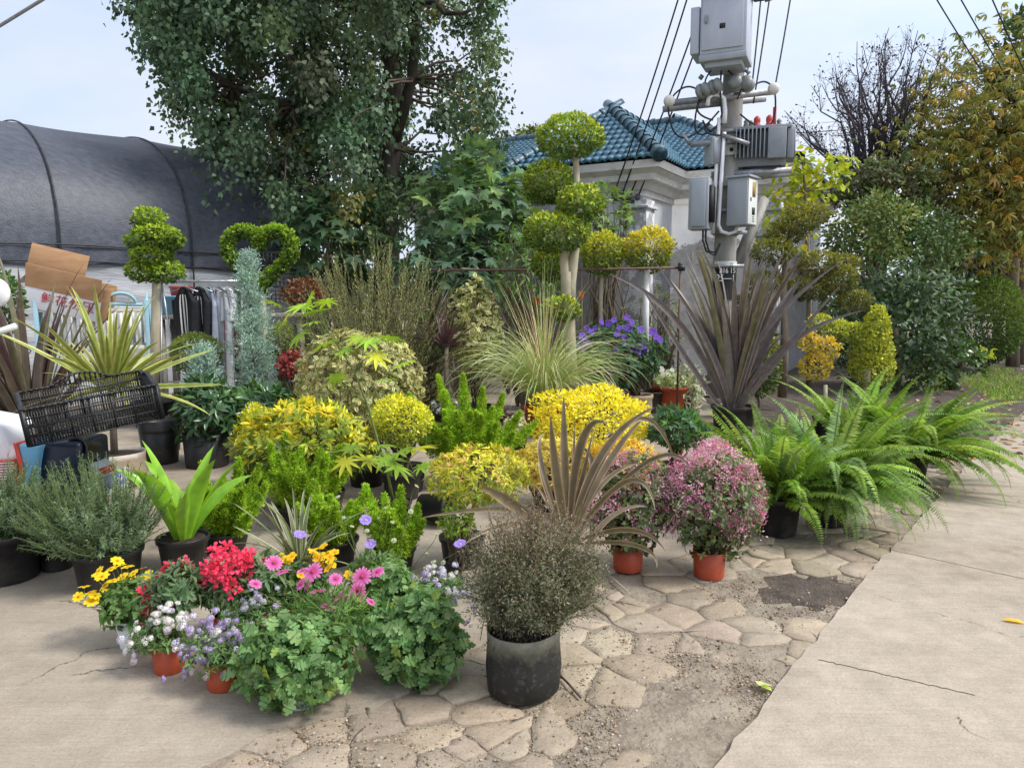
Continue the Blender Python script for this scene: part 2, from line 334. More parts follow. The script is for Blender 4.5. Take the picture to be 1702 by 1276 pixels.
# ------------------------------------------------------------ ground
def concrete(name, c1, c2, cracks=True, attr=False):
    m, t = nodes(name); L = t.links.new
    tc = N(t, 'ShaderNodeTexCoord'); v = tc.outputs['Object']
    def noise(s, d=8, r=.6):
        n = N(t, 'ShaderNodeTexNoise'); n.inputs['Scale'].default_value = s; n.inputs['Detail'].default_value = d; n.inputs['Roughness'].default_value = r; L(v, n.inputs['Vector']); return n
    n1, n2, n3, n4 = noise(.9), noise(6, 8, .7), noise(90, 3, .8), noise(2.2, 6, .7)
    cr = N(t, 'ShaderNodeValToRGB'); cr.color_ramp.elements[0].position = .3; cr.color_ramp.elements[1].position = .7
    cr.color_ramp.elements[0].color = (*c1, 1); cr.color_ramp.elements[1].color = (*c2, 1); L(n1.outputs['Fac'], cr.inputs[0])
    def mulr(col, n, a, b, lo=.3, hi=.7):
        r = N(t, 'ShaderNodeMapRange'); r.inputs['From Min'].default_value = lo; r.inputs['From Max'].default_value = hi; r.inputs['To Min'].default_value = a; r.inputs['To Max'].default_value = b; L(n.outputs['Fac'], r.inputs['Value'])
        s = N(t, 'ShaderNodeVectorMath', operation='SCALE'); L(col, s.inputs[0]); L(r.outputs[0], s.inputs['Scale']); return s.outputs[0]
    col = mulr(cr.outputs[0], n2, .8, 1.12); col = mulr(col, n3, .78, 1.2, .25, .75)
    r4 = N(t, 'ShaderNodeMapRange'); r4.inputs['From Min'].default_value = .6; r4.inputs['From Max'].default_value = .75; L(n4.outputs['Fac'], r4.inputs['Value'])
    mx = N(t, 'ShaderNodeMixRGB'); mx.blend_type = 'MULTIPLY'; L(r4.outputs[0], mx.inputs[0]); L(col, mx.inputs[1]); mx.inputs[2].default_value = (.8, .76, .7, 1); col = mx.outputs[0]
    mb = N(t, 'ShaderNodeMapping'); mb.inputs['Rotation'].default_value = (0, 0, .75); mb.inputs['Scale'].default_value = (3.5, 75, 1); L(v, mb.inputs[0]); nb = N(t, 'ShaderNodeTexNoise'); nb.inputs['Scale'].default_value = 1; nb.inputs['Detail'].default_value = 4; L(mb.outputs[0], nb.inputs['Vector']); col = mulr(col, nb, .93, 1.06, .3, .7)
    n5 = noise(.55, 9, .75); r6 = N(t, 'ShaderNodeMapRange'); r6.inputs['From Min'].default_value = .52; r6.inputs['From Max'].default_value = .66; r6.inputs['To Max'].default_value = .75; L(n5.outputs['Fac'], r6.inputs['Value']); mx5 = N(t, 'ShaderNodeMixRGB'); mx5.blend_type = 'MULTIPLY'; L(r6.outputs[0], mx5.inputs[0]); L(col, mx5.inputs[1]); mx5.inputs[2].default_value = (.78, .74, .70, 1); col = mx5.outputs[0]
    if attr:
        at_ = N(t, 'ShaderNodeAttribute', attribute_name='Col'); ml = N(t, 'ShaderNodeVectorMath', operation='MULTIPLY'); L(col, ml.inputs[0]); L(at_.outputs['Color'], ml.inputs[1]); col = ml.outputs[0]
    # scattered grit specks
    vo = N(t, 'ShaderNodeTexVoronoi'); vo.inputs['Scale'].default_value = 26; L(v, vo.inputs['Vector'])
    rs = N(t, 'ShaderNodeMapRange'); rs.inputs['From Min'].default_value = .04; rs.inputs['From Max'].default_value = .10; rs.inputs['To Min'].default_value = .35; rs.inputs['To Max'].default_value = 0; L(vo.outputs['Distance'], rs.inputs['Value'])
    mx2 = N(t, 'ShaderNodeMixRGB'); L(rs.outputs[0], mx2.inputs[0]); L(col, mx2.inputs[1]); mx2.inputs[2].default_value = (.14, .11, .08, 1); col = mx2.outputs[0]
    h = n3.outputs['Fac']
    if cracks:
        dn = noise(3, 5); ad = N(t, 'ShaderNodeVectorMath', operation='MULTIPLY_ADD'); L(dn.outputs['Color'], ad.inputs[0]); ad.inputs[1].default_value = (.35, .35, 0); L(v, ad.inputs[2])
        vc = N(t, 'ShaderNodeTexVoronoi'); vc.feature = 'DISTANCE_TO_EDGE'; vc.inputs['Scale'].default_value = .42; L(ad.outputs[0], vc.inputs['Vector'])
        rc = N(t, 'ShaderNodeMapRange'); rc.inputs['From Min'].default_value = .0008; rc.inputs['From Max'].default_value = .003; rc.inputs['To Min'].default_value = .75; rc.inputs['To Max'].default_value = 0; L(vc.outputs['Distance'], rc.inputs['Value'])
        mk = N(t, 'ShaderNodeMath', operation='MULTIPLY'); L(rc.outputs[0], mk.inputs[0])
        r5 = N(t, 'ShaderNodeMapRange'); r5.inputs['From Min'].default_value = .45; r5.inputs['From Max'].default_value = .55; L(n4.outputs['Fac'], r5.inputs['Value']); L(r5.outputs[0], mk.inputs[1])
        mx3 = N(t, 'ShaderNodeMixRGB'); L(mk.outputs[0], mx3.inputs[0]); L(col, mx3.inputs[1]); mx3.inputs[2].default_value = (.06, .05, .04, 1); col = mx3.outputs[0]
    b = N(t, 'ShaderNodeBsdfPrincipled'); b.inputs['Roughness'].default_value = .85; b.inputs['Specular IOR Level'].default_value = .25; L(col, b.inputs['Base Color'])
    bp = N(t, 'ShaderNodeBump'); bp.inputs['Strength'].default_value = .35; bp.inputs['Distance'].default_value = .006; L(h, bp.inputs['Height'])
    bp2 = N(t, 'ShaderNodeBump'); bp2.inputs['Strength'].default_value = .55 if attr else .4; bp2.inputs['Distance'].default_value = .03; L(n2.outputs['Fac'], bp2.inputs['Height']); L(bp.outputs[0], bp2.inputs['Normal']); L(bp2.outputs[0], b.inputs['Normal'])
    L(b.outputs[0], N(t, 'ShaderNodeOutputMaterial').inputs[0]); return m
M['yard'] = concrete('yard_concrete', (.30, .25, .195), (.385, .33, .262))
M['road'] = concrete('road_concrete', (.36, .302, .238), (.44, .375, .30))
M['stone'] = concrete('broken_stone', (.32, .26, .19), (.45, .375, .28), False, True)
M['dirt'] = mat('dirt', (.17, .138, .105), (.32, .27, .205), 7, .95, .8, 45, spots=((.36, .31, .25), 60, .52, .75))
M['darkdirt'] = mat('dark_dirt', (.05, .038, .03), (.12, .095, .075), 9, .95, .8, 60, spots=((.25, .2, .16), 50, .62, .8))
g = G(); S_ = 400.
g.add([(-S_, -S_, -.0105), (S_, -S_, -.0105), (S_, S_, -.0105), (-S_, S_, -.0105)], [np.array([[0, 1, 2, 3]])], (.2, .15, .1)); struct(g.build('ground', M['dirt']))
def clip(poly, p, nrm):
    out = []; n = len(poly)
    for i in range(n):
        a, b = poly[i], poly[(i+1) % n]; da, db = np.dot(a-p, nrm), np.dot(b-p, nrm)
        if da <= 0: out.append(a)
        if (da < 0 < db) or (db < 0 < da): out.append(a+(b-a)*da/(da-db))
    return out
def jag(pts, amp, step=.12, seed=3):
    r = np.random.default_rng(seed); out = []
    for a, b in zip(pts[:-1], pts[1:]):
        k = max(1, int(np.linalg.norm(b-a)/step))
        for i in range(k):
            q = a+(b-a)*i/k; out.append(q if i == 0 and len(out) == 0 else q+r.normal(size=2)*amp)
    out.append(pts[-1]); return out
def slab(name, poly, top, thick, material, b=.004):
    import bmesh
    bm = bmesh.new(); vs = [bm.verts.new((p[0], p[1], top)) for p in poly]; f = bm.faces.new(vs)
    if f.normal.z < 0: f.normal_flip()
    ex = bmesh.ops.extrude_face_region(bm, geom=[f]); lo = [v for v in ex['geom'] if isinstance(v, bmesh.types.BMVert)]
    for v in lo: v.co.z -= thick
    bmesh.ops.triangulate(bm, faces=[q for q in bm.faces if len(q.verts) > 4])
    bmesh.ops.recalc_face_normals(bm, faces=bm.faces)
    me = bpy.data.meshes.new(name); bm.to_mesh(me); bm.free(); me.materials.append(material)
    o = bpy.data.objects.new(name, me); COL.objects.link(o); return o
g2 = lambda u, v: gnd(u, v)[:2]
edge = [np.array([-1.2, .2])] + [g2(u, v) for u, v in ((1195, 1276), (1290, 1140), (1385, 1030), (1450, 950), (1540, 850), (1610, 772), (1660, 728), (1702, 690))]
d_ = edge[-1]-edge[-2]; edge.append(edge[-1]+d_/np.linalg.norm(d_)*25); edge[0] = edge[1]+(edge[1]-edge[2])/np.linalg.norm(edge[1]-edge[2])*3.0
road_edge = jag(edge, .007, .09)
far = edge[-1]
struct(slab('road', road_edge+[np.array([far[0]+12, far[1]]), np.array([30., far[1]]), np.array([30., -4.]), np.array([road_edge[0][0], -4.])], .012, .06, M['road']))
left = [np.array([-2.2, -.6])]+[g2(u, v) for u, v in ((330, 1276), (470, 1205), (620, 1178), (780, 1085), (960, 965), (1130, 925), (1280, 862), (1420, 790), (1530, 740))]
yard_edge = jag(left, .015, .09, 5)
yl = left[-1]
struct(slab('yard', yard_edge+[yl+np.array([.3, 1.5]), np.array([yl[0]-.5, 12.5]), np.array([-14, 12.5]), np.array([-14., -4.]), np.array([-2.2, -4.])], 0.0, .06, M['yard']))
# broken paving: individual lifted stones between the yard slab and the road
ctr = []
r_ = np.random.default_rng(11)
cand = np.stack([r_.uniform(-2.6, 4.6, 7500), r_.uniform(.2, 7.2, 7500)], 1)
for p in cand:
    rub = np.sin(p[0]*3.3+1)*np.cos(p[1]*3.1+p[0]) > .15
    md = .31 if (r_.random() < .3 and not rub) else (.062 if rub else .15)
    if all((q[0]-p[0])**2+(q[1]-p[1])**2 > md*md for q in ctr): ctr.append(p)
ctr = np.array(ctr)
def inside(p, poly):
    x, y = p; c = False; n = len(poly); j = n-1
    for i in range(n):
        xi, yi = poly[i]; xj, yj = poly[j]
        if (yi > y) != (yj > y) and x < (xj-xi)*(y-yi)/(yj-yi)+xi: c = not c
        j = i
    return c
band = left+edge[::-1]
gs = G(); keep = 0
for i, p in enumerate(ctr):
    if not inside(p, band): continue
    # gravelly bare patch and dark soil patch stay free of stones
    q = p-g2(1330, 985)
    if (q[0]/.42)**2+(q[1]/.33)**2 < 1: continue
    q2 = (p-g2(1150, 1190))@np.array([[math.cos(.9), -math.sin(.9)], [math.sin(.9), math.cos(.9)]])
    if (q2[0]/.75)**2+(q2[1]/.26)**2 < 1 and r_.random() < .8: continue
    if np.sin(p[0]*5.1+2)*np.sin(p[1]*4.3+p[0]*2) > .72 and r_.random() < .8: continue
    poly = [p+np.array(v) for v in ((-.5, -.5), (.5, -.5), (.5, .5), (-.5, .5))]
    dd = np.linalg.norm(ctr-p, axis=1)
    for j in np.argsort(dd)[1:16]:
        nn = ctr[j]-p; poly = clip(poly, (p+ctr[j])/2-nn/np.linalg.norm(nn)*r_.uniform(.0005, .006), nn)
        if len(poly) < 3: break
    if len(poly) < 3: continue
    poly = np.array(poly); n = len(poly); sub = []
    for a in range(n):
        A, B = poly[a], poly[(a+1) % n]
        k = max(2, int(np.linalg.norm(B-A)/.03))
        for s in range(k): sub.append(A+(B-A)*s/k)
    sub = np.array(sub)
    sub = sub*.93+.035*(np.roll(sub, 1, 0)+np.roll(sub, -1, 0))+r_.normal(size=(len(sub), 2))*.0048
    n = len(sub); c = sub.mean(0); big = np.sqrt(np.abs(np.cross(sub-c, np.roll(sub, -1, 0)-c).sum()/2))
    if r_.random() < .25 and big < .15: continue
    if c[1] > 6.6: continue
    zt = r_.normal()*.003-.005; tilt = r_.normal(size=2)*.010
    def zz(P, z): return np.concatenate([P, (z+(P-c)@tilt)[:, None]], 1)
    inn = c+(sub-c)*(1-.0045/max(big, .05)); in2 = c+(sub-c)*.5
    V = np.concatenate([zz(sub, np.full(n, -.03)), zz(sub, np.full(n, zt-.004)), zz(inn, np.full(n, zt)), zz(in2, zt+.002+r_.normal(size=n)*.001), zz(c[None], np.array([zt+.003]))])
    k = np.arange(n); k2 = (k+1) % n
    F = np.concatenate([np.stack([a*n+k, a*n+k2, (a+1)*n+k2, (a+1)*n+k], 1) for a in range(3)])
    gs.add(V, [F, np.stack([3*n+k, 3*n+k2, np.full(n, 4*n)], 1)], np.array([1., 1., 1.])*r_.uniform(.82, 1.1)*(1+r_.normal(size=3)*np.array([.02, .006, .03]))); keep += 1
struct(gs.build('broken_paving', M['stone']))
# gravel lying in the gaps and over the bare patch
PEB = []
ico_v = unit(np.array([[0, 0, 1], [.9, 0, .3], [.28, .85, .3], [-.72, .53, .3], [-.72, -.53, .3], [.28, -.85, .3], [.6, .4, -.5], [-.3, .7, -.5], [-.8, -.1, -.5], [.1, -.8, -.5]], float))
ico_f = np.array([[0, 1, 2], [0, 2, 3], [0, 3, 4], [0, 4, 5], [0, 5, 1], [1, 6, 2], [2, 7, 3], [3, 8, 4], [4, 9, 5], [5, 9, 1], [1, 9, 6], [2, 6, 7], [3, 7, 8], [4, 8, 9]])
n = 60000; u = r_.uniform(380, 1480, n); v = 1340-r_.random(n)**1.4*440
P = np.array([g2(a, b) for a, b in zip(u, v)])
ok = np.array([inside(p, band) for p in P]); P = P[ok]
dn_ = np.array([np.sin(p[0]*3.1)*np.cos(p[1]*4.3)+.6*np.sin(p[0]*7+p[1]*5) for p in P]); P = P[dn_+r_.normal(size=len(P))*.5 > .1]; n = len(P)
gp = G(); sz = np.abs(r_.normal(size=n))**1.3*.0022+.0012
inst(gp, (ico_v*np.array([1, .8, .6]), [ico_f], np.zeros(10)), np.concatenate([P, (sz*.3-.0085+.009*(r_.random(n) < .12))[:, None]], 1), np.concatenate([r_.normal(size=(n, 2)), np.zeros((n, 1))], 1), np.tile([0, 0, 1.], (n, 1)), sz, pick([(lin('b5a48c', .8), 3), (lin('a08c74', .8), 2), (lin('d0c2ac', .8), 1), (lin('86705c', .7), 1)], n))
M['pebble'] = leafmat('pebble', .85, 0, .2, 30, .2, 1.)
struct(gp.build('gravel', M['pebble']), 'stuff')
# dark loose soil where the paving is gone
def patch(name, u, v, rx, ry, z, material, seed, n=48, amp=.18, ang=0.):
    c = g2(u, v); r = np.random.default_rng(seed); a = np.arange(n)*2*math.pi/n
    rr = 1+amp*(np.sin(2*a+seed)+.7*np.sin(5*a+2*seed)+.5*np.sin(11*a+seed))+r.normal(size=n)*.03
    gq = G(); V = []
    for k, f in ((0, 1.), (1, .8), (2, .45)):
        q = np.stack([rx*rr*f*np.cos(a), ry*rr*f*np.sin(a)], 1); q = q@np.array([[math.cos(ang), math.sin(ang)], [-math.sin(ang), math.cos(ang)]])
        V.append(np.concatenate([q+c, np.full((n, 1), z+(-.012, .0, .006)[k])], 1))
    V.append([[c[0], c[1], z+.008]]); k = np.arange(n); k2 = (k+1) % n
    gq.add(np.concatenate(V), [np.concatenate([np.stack([i*n+k, i*n+k2, (i+1)*n+k2, (i+1)*n+k], 1) for i in range(2)]), np.stack([2*n+k, 2*n+k2, np.full(n, 3*n)], 1)], (.1, .07, .05))
    return struct(gq.build(name, material, smooth=True))
patch('soil_patch', 1345, 978, .36, .24, -.008, M['darkdirt'], 4, ang=.9)
patch('bare_earth', 1130, 1180, .55, .30, -.0105, M['dirt'], 6, ang=.7)
# verge beyond the paving
ve = [g2(1560, 775), g2(1640, 735), g2(1702, 688)]; 
vp = jag([g2(1400, 800), g2(1500, 792), g2(1590, 772), g2(1650, 722), g2(1702, 684), edge[-1]-np.array([.05, 0])], .03, .15, 9)
struct(slab('verge', vp+[np.array([-1.0, far[1]]), np.array([2.8, 11.])], .006, .03, M['darkdirt']))
# road joints
gj = G()
for (a, b) in (((1482, 917), (1760, 978)), ((1360, 1100), (1620, 1160))):
    A, B = gnd(*a), gnd(*b); dv = unit(B-A); sd_ = np.array([-dv[1], dv[0], 0]); k = 40
    pts = [A+(B-A)*i/k+sd_*r_.normal()*.0025 for i in range(k+1)]
    V = np.array([p+sd_*s*.0035+np.array([0, 0, .0125]) for p in pts for s in (-1, 1)])
    i = np.arange(k)*2; gj.add(V, [np.stack([i, i+1, i+3, i+2], 1)], (.03, .025, .02))
M['joint'] = mat('joint_dirt', (.03, .025, .02), (.06, .05, .04), 30, .95); struct(gj.build('road_joint', M['joint']))
gc = G()
def crack(pts, w0, seed, zc, fork=2):
    r = np.random.default_rng(seed); P = np.array([gnd(*q) for q in pts]); t_ = np.linspace(0, len(P)-1, 26*(len(P)-1)); Q = np.stack([np.interp(t_, np.arange(len(P)), P[:, k]) for k in range(2)], 1); Q += np.cumsum(r.normal(size=Q.shape)*.0035, 0)*(np.sin(np.linspace(0, math.pi, len(Q)))[:, None]); d = np.gradient(Q, axis=0); nn = np.stack([-d[:, 1], d[:, 0]], 1); nn /= np.linalg.norm(nn, axis=1)[:, None]; w = w0*(.35+r.random(len(Q)))*np.sin(np.linspace(.12, math.pi-.02, len(Q)))**.6
    V = np.concatenate([np.c_[Q+nn*w[:, None], np.full(len(Q), zc)], np.c_[Q-nn*w[:, None], np.full(len(Q), zc)]]); k = np.arange(len(Q)-1); gc.add(V, [np.stack([k, k+1, k+1+len(Q), k+len(Q)], 1)], (.03, .025, .02))
for pts, w_, s_ in (([(115, 1123), (150, 1115), (190, 1108), (260, 1103)], .0022, 2), ([(770, 1050), (778, 1090), (820, 1105)], .0025, 5)): crack(pts, w_, s_, .0035)
for pts, w_, s_ in (([(1590, 1195), (1620, 1215), (1650, 1240)], .0016, 9),): crack(pts, w_, s_, .0152)
struct(gc.build('concrete_cracks', M['joint']))
# grass on the verge, fallen leaves
gg = G(); n = 5200
u, v = r_.uniform(1530, 1760, n), r_.uniform(606, 668, n); k_ = (np.abs(v-(628+(u-1560)*.12)) < 20+10*np.sin(u*.05))
P = np.array([gnd(a, b) for a, b in zip(u[k_], v[k_])]); n = len(P)
inst(gg, NEEDLE, P, np.concatenate([r_.normal(size=(n, 2))*.6, np.ones((n, 1))], 1), rdir(n), r_.uniform(.04, .13, n), pick([((.10, .20, .03), 3), ((.18, .26, .05), 2), ((.30, .27, .12), 1)], n), SX=.14)
struct(gg.build('grass', M['leaf_soft']), 'stuff')
gl = G(); n = 420
u, v = r_.uniform(1480, 1720, n), r_.uniform(590, 770, n); P = np.array([gnd(a, b) for a, b in zip(u, v)])+[0, 0, .02]; P = P[P[:, 0] < np.interp(P[:, 1], [e[1] for e in edge], [e[0] for e in edge])+.4]; n = len(P)
inst(gl, OVAL, P, np.concatenate([r_.normal(size=(n, 2)), r_.normal(size=(n, 1))*.15], 1), np.array([0, 0, 1.])+r_.normal(size=(n, 3))*.3, r_.uniform(.05, .11, n), pick([(lin('a58a6c', .7), 3), (lin('6f5642', .6), 2), (lin('c9b48e', .8), 2), (lin('b07a2a', .7), 1)], n))
struct(gl.build('leaf_litter', M['leaf_soft']), 'stuff')
def fallen(name, label, u, v, n, size, pal, tpl=OVAL, az=0., wid=1.):
    p = gnd(u, v); p[2] = .014; t_ = thing(name, label, 'leaf', p); g_ = G()
    a = az+np.linspace(-.9, .9, n)*(n > 1); d = np.stack([np.cos(a), np.sin(a), 0*a+.05], 1)
    inst(g_, tpl, d*0+np.array([0, 0, .004]), d, np.array([[0, 0, 1.]]*n)+r_.normal(size=(n, 3))*.15, size*r_.uniform(.8, 1.1, n), pick(pal, n), SX=size*wid); g_.build('leaf_blade', M['leaf'], t_)
fallen('fallen_leaf', 'single yellow fallen leaf lying on the bare concrete road', 1664, 1036, 1, .13, [((.62, .36, .03), 1)], az=-.25, wid=.5)
fallen('fallen_sprig', 'small pale green fallen leaf sprig at the edge of the broken paving', 1262, 1146, 6, .055, [((.42, .5, .14), 1), ((.6, .6, .3), 1)], az=.4)
# ------------------------------------------------------------ greenhouse tunnel under shade net
gd = np.array([.714, .70, 0]); gp_ = np.array([-.70, .714, 0]); G0 = np.array([-6.74, 10., 0])
GT0, GT1, GW, GE, GH = -4.5, 4.3, 6.2, 2.18, 4.28
hoops = [.77-1.79*3, .77-1.79*2, .77-1.79, .77, 2.56, 4.3]
def gpt(t, th, lift=0.):
    """th 0 near eave .. pi far eave"""
    sag = 0.0
    for a, b in zip(hoops[:-1], hoops[1:]):
        if a < t < b: sag = math.sin(math.pi*(t-a)/(b-a))
    s = math.sin(th)
    r = 1-.007*sag*(s**.7)
    return G0+gd*t+gp_*(GW/2-GW/2*math.cos(th)*r)+np.array([0, 0, GE+(GH-GE)*s**.85*r-.03*sag*s+lift*s])
gh = thing('greenhouse', 'long tunnel greenhouse under dark blue grey shade net with pale plastic sides', 'greenhouse', G0)
M['net'] = mat('shade_net', (.034, .043, .064), (.088, .094, .122), 3, .5, .35, 12, stretch=(.3, 5, 5), spec=.5, lo=.3, hi=.7)
mtn = M['net'].node_tree
for n_ in mtn.nodes:
    if n_.type == 'MAPPING': n_.inputs['Rotation'].default_value = (0, 0, -math.atan2(gd[1], gd[0]))
g = G(); ts = np.linspace(GT0, GT1, 120); ths = np.linspace(-.0, math.pi, 46)
V = np.array([gpt(t, th) for t in ts for th in ths])
V[:, 2] += .012*np.sin(V[:, 2]*23+V[:, 0]*1.3)*np.sin(V[:, 0]*2.1+V[:, 1]); i = (np.arange(119)[:, None]*46+np.arange(45)[None]).ravel()
g.add(V, [np.stack([i, i+1, i+47, i+46], 1)], (.04, .04, .05))
# skirt of the net hanging a little below the eave, rolled hem
sk = np.array([G0+gd*t+np.array([0, 0, GE-d])-gp_*(.015+.012*math.sin(t*9+k)) for t in ts for k, d in enumerate((0, .12, .24+.03*math.sin(t*2.3)))]); j = (np.arange(119)[:, None]*3+np.arange(2)[None]).ravel()
g.add(sk, [np.stack([j, j+1, j+4, j+3], 1)], (.04, .04, .05))
g.build('shade_net', M['net'], gh, True, G0)
M['film'] = mat('plastic_film', (.36, .38, .41), (.50, .52, .55), 2.5, .42, .5, 12, stretch=(.5, .5, 3.5), spec=.4, spots=((.26, .27, .29), 2, .5, .8))
g = G(); zs = np.linspace(GE-.1, 0, 24)
V = np.array([G0+gd*t+gp_*(.03+.014*math.sin(z*17+t*2.2)+.02*math.sin(t*5+z*2))+np.array([0, 0, z]) for t in ts for z in zs]); i = (np.arange(119)[:, None]*24+np.arange(23)[None]).ravel()
g.add(V, [np.stack([i, i+1, i+25, i+24], 1)], (.4, .4, .4)); g.build('plastic_film', M['film'], gh, True, G0)
g = G(); V = [gpt(GT1, th)-gd*.02 for th in ths]; nb = len(V); V += [np.array([p[0], p[1], 0]) for p in V]; k = np.arange(nb-1)
g.add(np.array(V), [np.stack([k, k+1, k+1+nb, k+nb], 1)], (.03, .03, .04))
M['net_dark'] = mat('end_net', (.012, .014, .022), (.03, .033, .045), 4, .7, .3, 60); g.build('end_wall', M['net_dark'], gh, False, G0)
M['dark_steel'] = mat('dark_steel', (.02, .022, .025), (.05, .05, .055), 12, .45, metal=.3)
for t in hoops:
    g = G(); pts = [G0+gd*t-gp_*.04+np.array([0, 0, z]) for z in (0, .8, 1.6)]+[gpt(t, th, .012)-gp_*.04*math.cos(th) for th in np.linspace(0, math.pi, 40)]
    tube(g, pts, .013, 6); g.build('hoop', M['dark_steel'], gh, True, G0)
for z_ in (GE+.02, GE-.2):
    g = G(); tube(g, [G0+gd*t-gp_*.045+np.array([0, 0, z_+.02*math.sin(t*1.7)]) for t in np.linspace(GT0, GT1, 60)], .012, 5); g.build('hem_cord', M['dark_steel'], gh, True, G0)
# ------------------------------------------------------------ house with blue glazed tiles
A = np.array([-.867, .498, 0]); B = np.array([.498, .867, 0]); ZE = 3.82
C0 = at(1097, 258, 13.); C0[2] = 0
hs = thing('tiled_house', 'white peeling single storey house with blue glazed tile hip roof', 'house', C0)
PW, PD = 3.0, 1.55
P_C = C0; P_L = C0+A*PW; P_D = C0+B*PD; P_E = P_D-A*1.95
ap = C0+A*PW/2+B*PW/2+np.array([0, 0, ZE+1.22])
MR = 5.38; MD = 6.2
tiles = mat('glazed_tile', (.025, .105, .17), (.08, .21, .30), 7, .2, .1, 60, spec=.6, spots=((.06, .09, .10), 9, .6, .8))
rows_h, pan = .18, .14
def slope(poly, eave_a, eave_dir, up):
    """poly: list of xyz corners, eave line start, unit along eave, unit up-slope"""
    P = np.array(poly)-eave_a; s = P@eave_dir; tt = P@up; q = np.stack([s, tt], 1)
    ns = np.cross(eave_dir, up); ns = ns if ns[2] > 0 else -ns
    ds, dt = pan/8, rows_h/3
    sg = np.arange(s.min()-.02, s.max()+ds, ds); tg = []
    k = 0.
    while k < tt.max()+.01: tg += [k, k+.001, k+rows_h*.5]; k += rows_h
    tg = np.array(tg)
    SS, TT = np.meshgrid(sg, tg, indexing='ij')
    hgt = .045*np.abs(np.sin(SS/pan*math.pi))**.7+.05*(1-((TT-.0005) % rows_h)/rows_h)
    V = eave_a+SS[..., None]*eave_dir+TT[..., None]*up+hgt[..., None]*ns
    nt = len(tg); i = (np.arange(len(sg)-1)[:, None]*nt+np.arange(nt-1)[None])
    cs = (SS[:-1, :-1]+SS[1:, 1:])/2; ct = (TT[:-1, :-1]+TT[1:, 1:])/2
    ok = np.ones_like(cs, bool); n = len(q); area = sum(q[a][0]*q[(a+1) % n][1]-q[(a+1) % n][0]*q[a][1] for a in range(n)); sg_ = 1 if area > 0 else -1
    for a in range(n):
        e = q[(a+1) % n]-q[a]; ok &= sg_*(e[0]*(ct-q[a][1])-e[1]*(cs-q[a][0])) > -.02
    i = i[ok]
    return V.reshape(-1, 3), np.stack([i, i+1, i+nt+1, i+nt], 1)
Z = lambda p, z: np.array([p[0], p[1], z])
roof = G()
def add_slope(poly, ea, ed):
    n = np.cross(poly[1]-poly[0], poly[2]-poly[0]); n = n if n[2] > 0 else -n; n = unit(n); up = np.cross(n, ed); up = up if up[2] > 0 else -up
    V, F = slope(poly, ea, ed, unit(up)); roof.add(V, [F], (.03, .1, .2))
zc = Z(P_C, ZE); zl = Z(P_L, ZE); zd = Z(P_D, ZE); ze = Z(P_E, ZE)
# main ridge
rc = P_D+B*MD/2; m_right = Z(rc-A*(1.95-MD/2+.6), MR); m_left = Z(rc+A*6.0, MR)
vb = None
add_slope([zl, zc, ap], zc, A)                                   # front hip of the bay
k_r = (MR-ZE)/(MD/2)                                             # main pitch
s_v = (ap[2]-ZE)/k_r                                             # where bay ridge meets main slope
rend = Z(P_D+A*PW/2+B*s_v, ap[2])
add_slope([zc, zd, rend, ap], zc, B)                              # bay right slope
zl2 = Z(P_L+B*PD, ZE)
add_slope([zl, zl2, rend, ap], zl2, -B)
hipR = Z(P_E+B*MD, ZE)
mrr = Z(P_E+A*MD/2+B*MD/2, MR)
zfar = Z(P_D+A*7.0, ZE)
add_slope([ze, zd, rend, Z(P_D+A*PW/2+A*0+B*MD/2, MR), mrr], ze, A)
add_slope([zl2, zfar, Z(P_D+A*7.0+B*MD/2, MR), Z(P_D+A*PW/2+B*MD/2, MR), rend], zl2, A)
add_slope([ze, hipR, mrr], ze, B)
add_slope([hipR, Z(P_D+A*7+B*MD, ZE), Z(P_D+A*7+B*MD/2, MR), mrr], hipR, A)
rf = roof.build('roof', tiles, hs, False, C0)
tb_ = [n for n in tiles.node_tree.nodes if n.type == 'BSDF_PRINCIPLED'][0]; tb_.inputs['Coat Weight'].default_value = .6; tb_.inputs['Coat Roughness'].default_value = .12
M['ridge'] = mat('ridge_tile', (.02, .09, .15), (.10, .17, .2), 9, .35, .3, 30, spots=((.16, .17, .15), 8, .55, .75))
def ridge(a, b, r=.12, step=.3, cap=False):
    g = G(); a, b = np.asarray(a, float), np.asarray(b, float); Ld = np.linalg.norm(b-a); d = (b-a)/Ld; n = int(Ld/step); y = unit(np.cross([0, 0, 1.], d)); z = np.cross(d, y)
    for i in range(n+1):
        p0 = a+d*i*step; p1 = p0+d*(step+.06); pts = []
        an = np.linspace(-.35, math.pi+.35, 11)
        for p, rr in ((p0, r*1.13), (p0+d*.07, r*1.13), (p0+d*.075, r), (p1, r*.93)):
            pts += [p+y*math.cos(q)*rr+z*math.sin(q)*rr for q in an]
        k = np.arange(10); g.add(np.array(pts), [np.concatenate([np.stack([m*11+k, m*11+k+1, (m+1)*11+k+1, (m+1)*11+k], 1) for m in range(3)])], (.03, .1, .15))
    if cap:
        an = np.arange(16)*math.pi/8; V = [a+y*math.cos(q)*r*1.25+z*math.sin(q)*r*1.25-d*.02 for q in an]+[a-d*.02]; k = np.arange(16); g.add(np.array(V), [np.stack([k, (k+1) % 16, np.full(16, 16)], 1)], (.03, .1, .15))
        tube(g, [a-d*.02, a+d*.12], r*1.25, 16)
    return g.build('ridge_tiles', M['ridge'], rf, True, C0)
up4 = np.array([0, 0, .05])
ridge(zc+up4, ap+up4, .105, .22, True); ridge(zl+up4, ap+up4, .09, .22, True); ridge(ap+up4, rend+up4, .1); ridge(mrr+up4, m_left+up4, .11); ridge(ze+up4, mrr+up4, .1); ridge(hipR+up4, mrr+up4, .1)
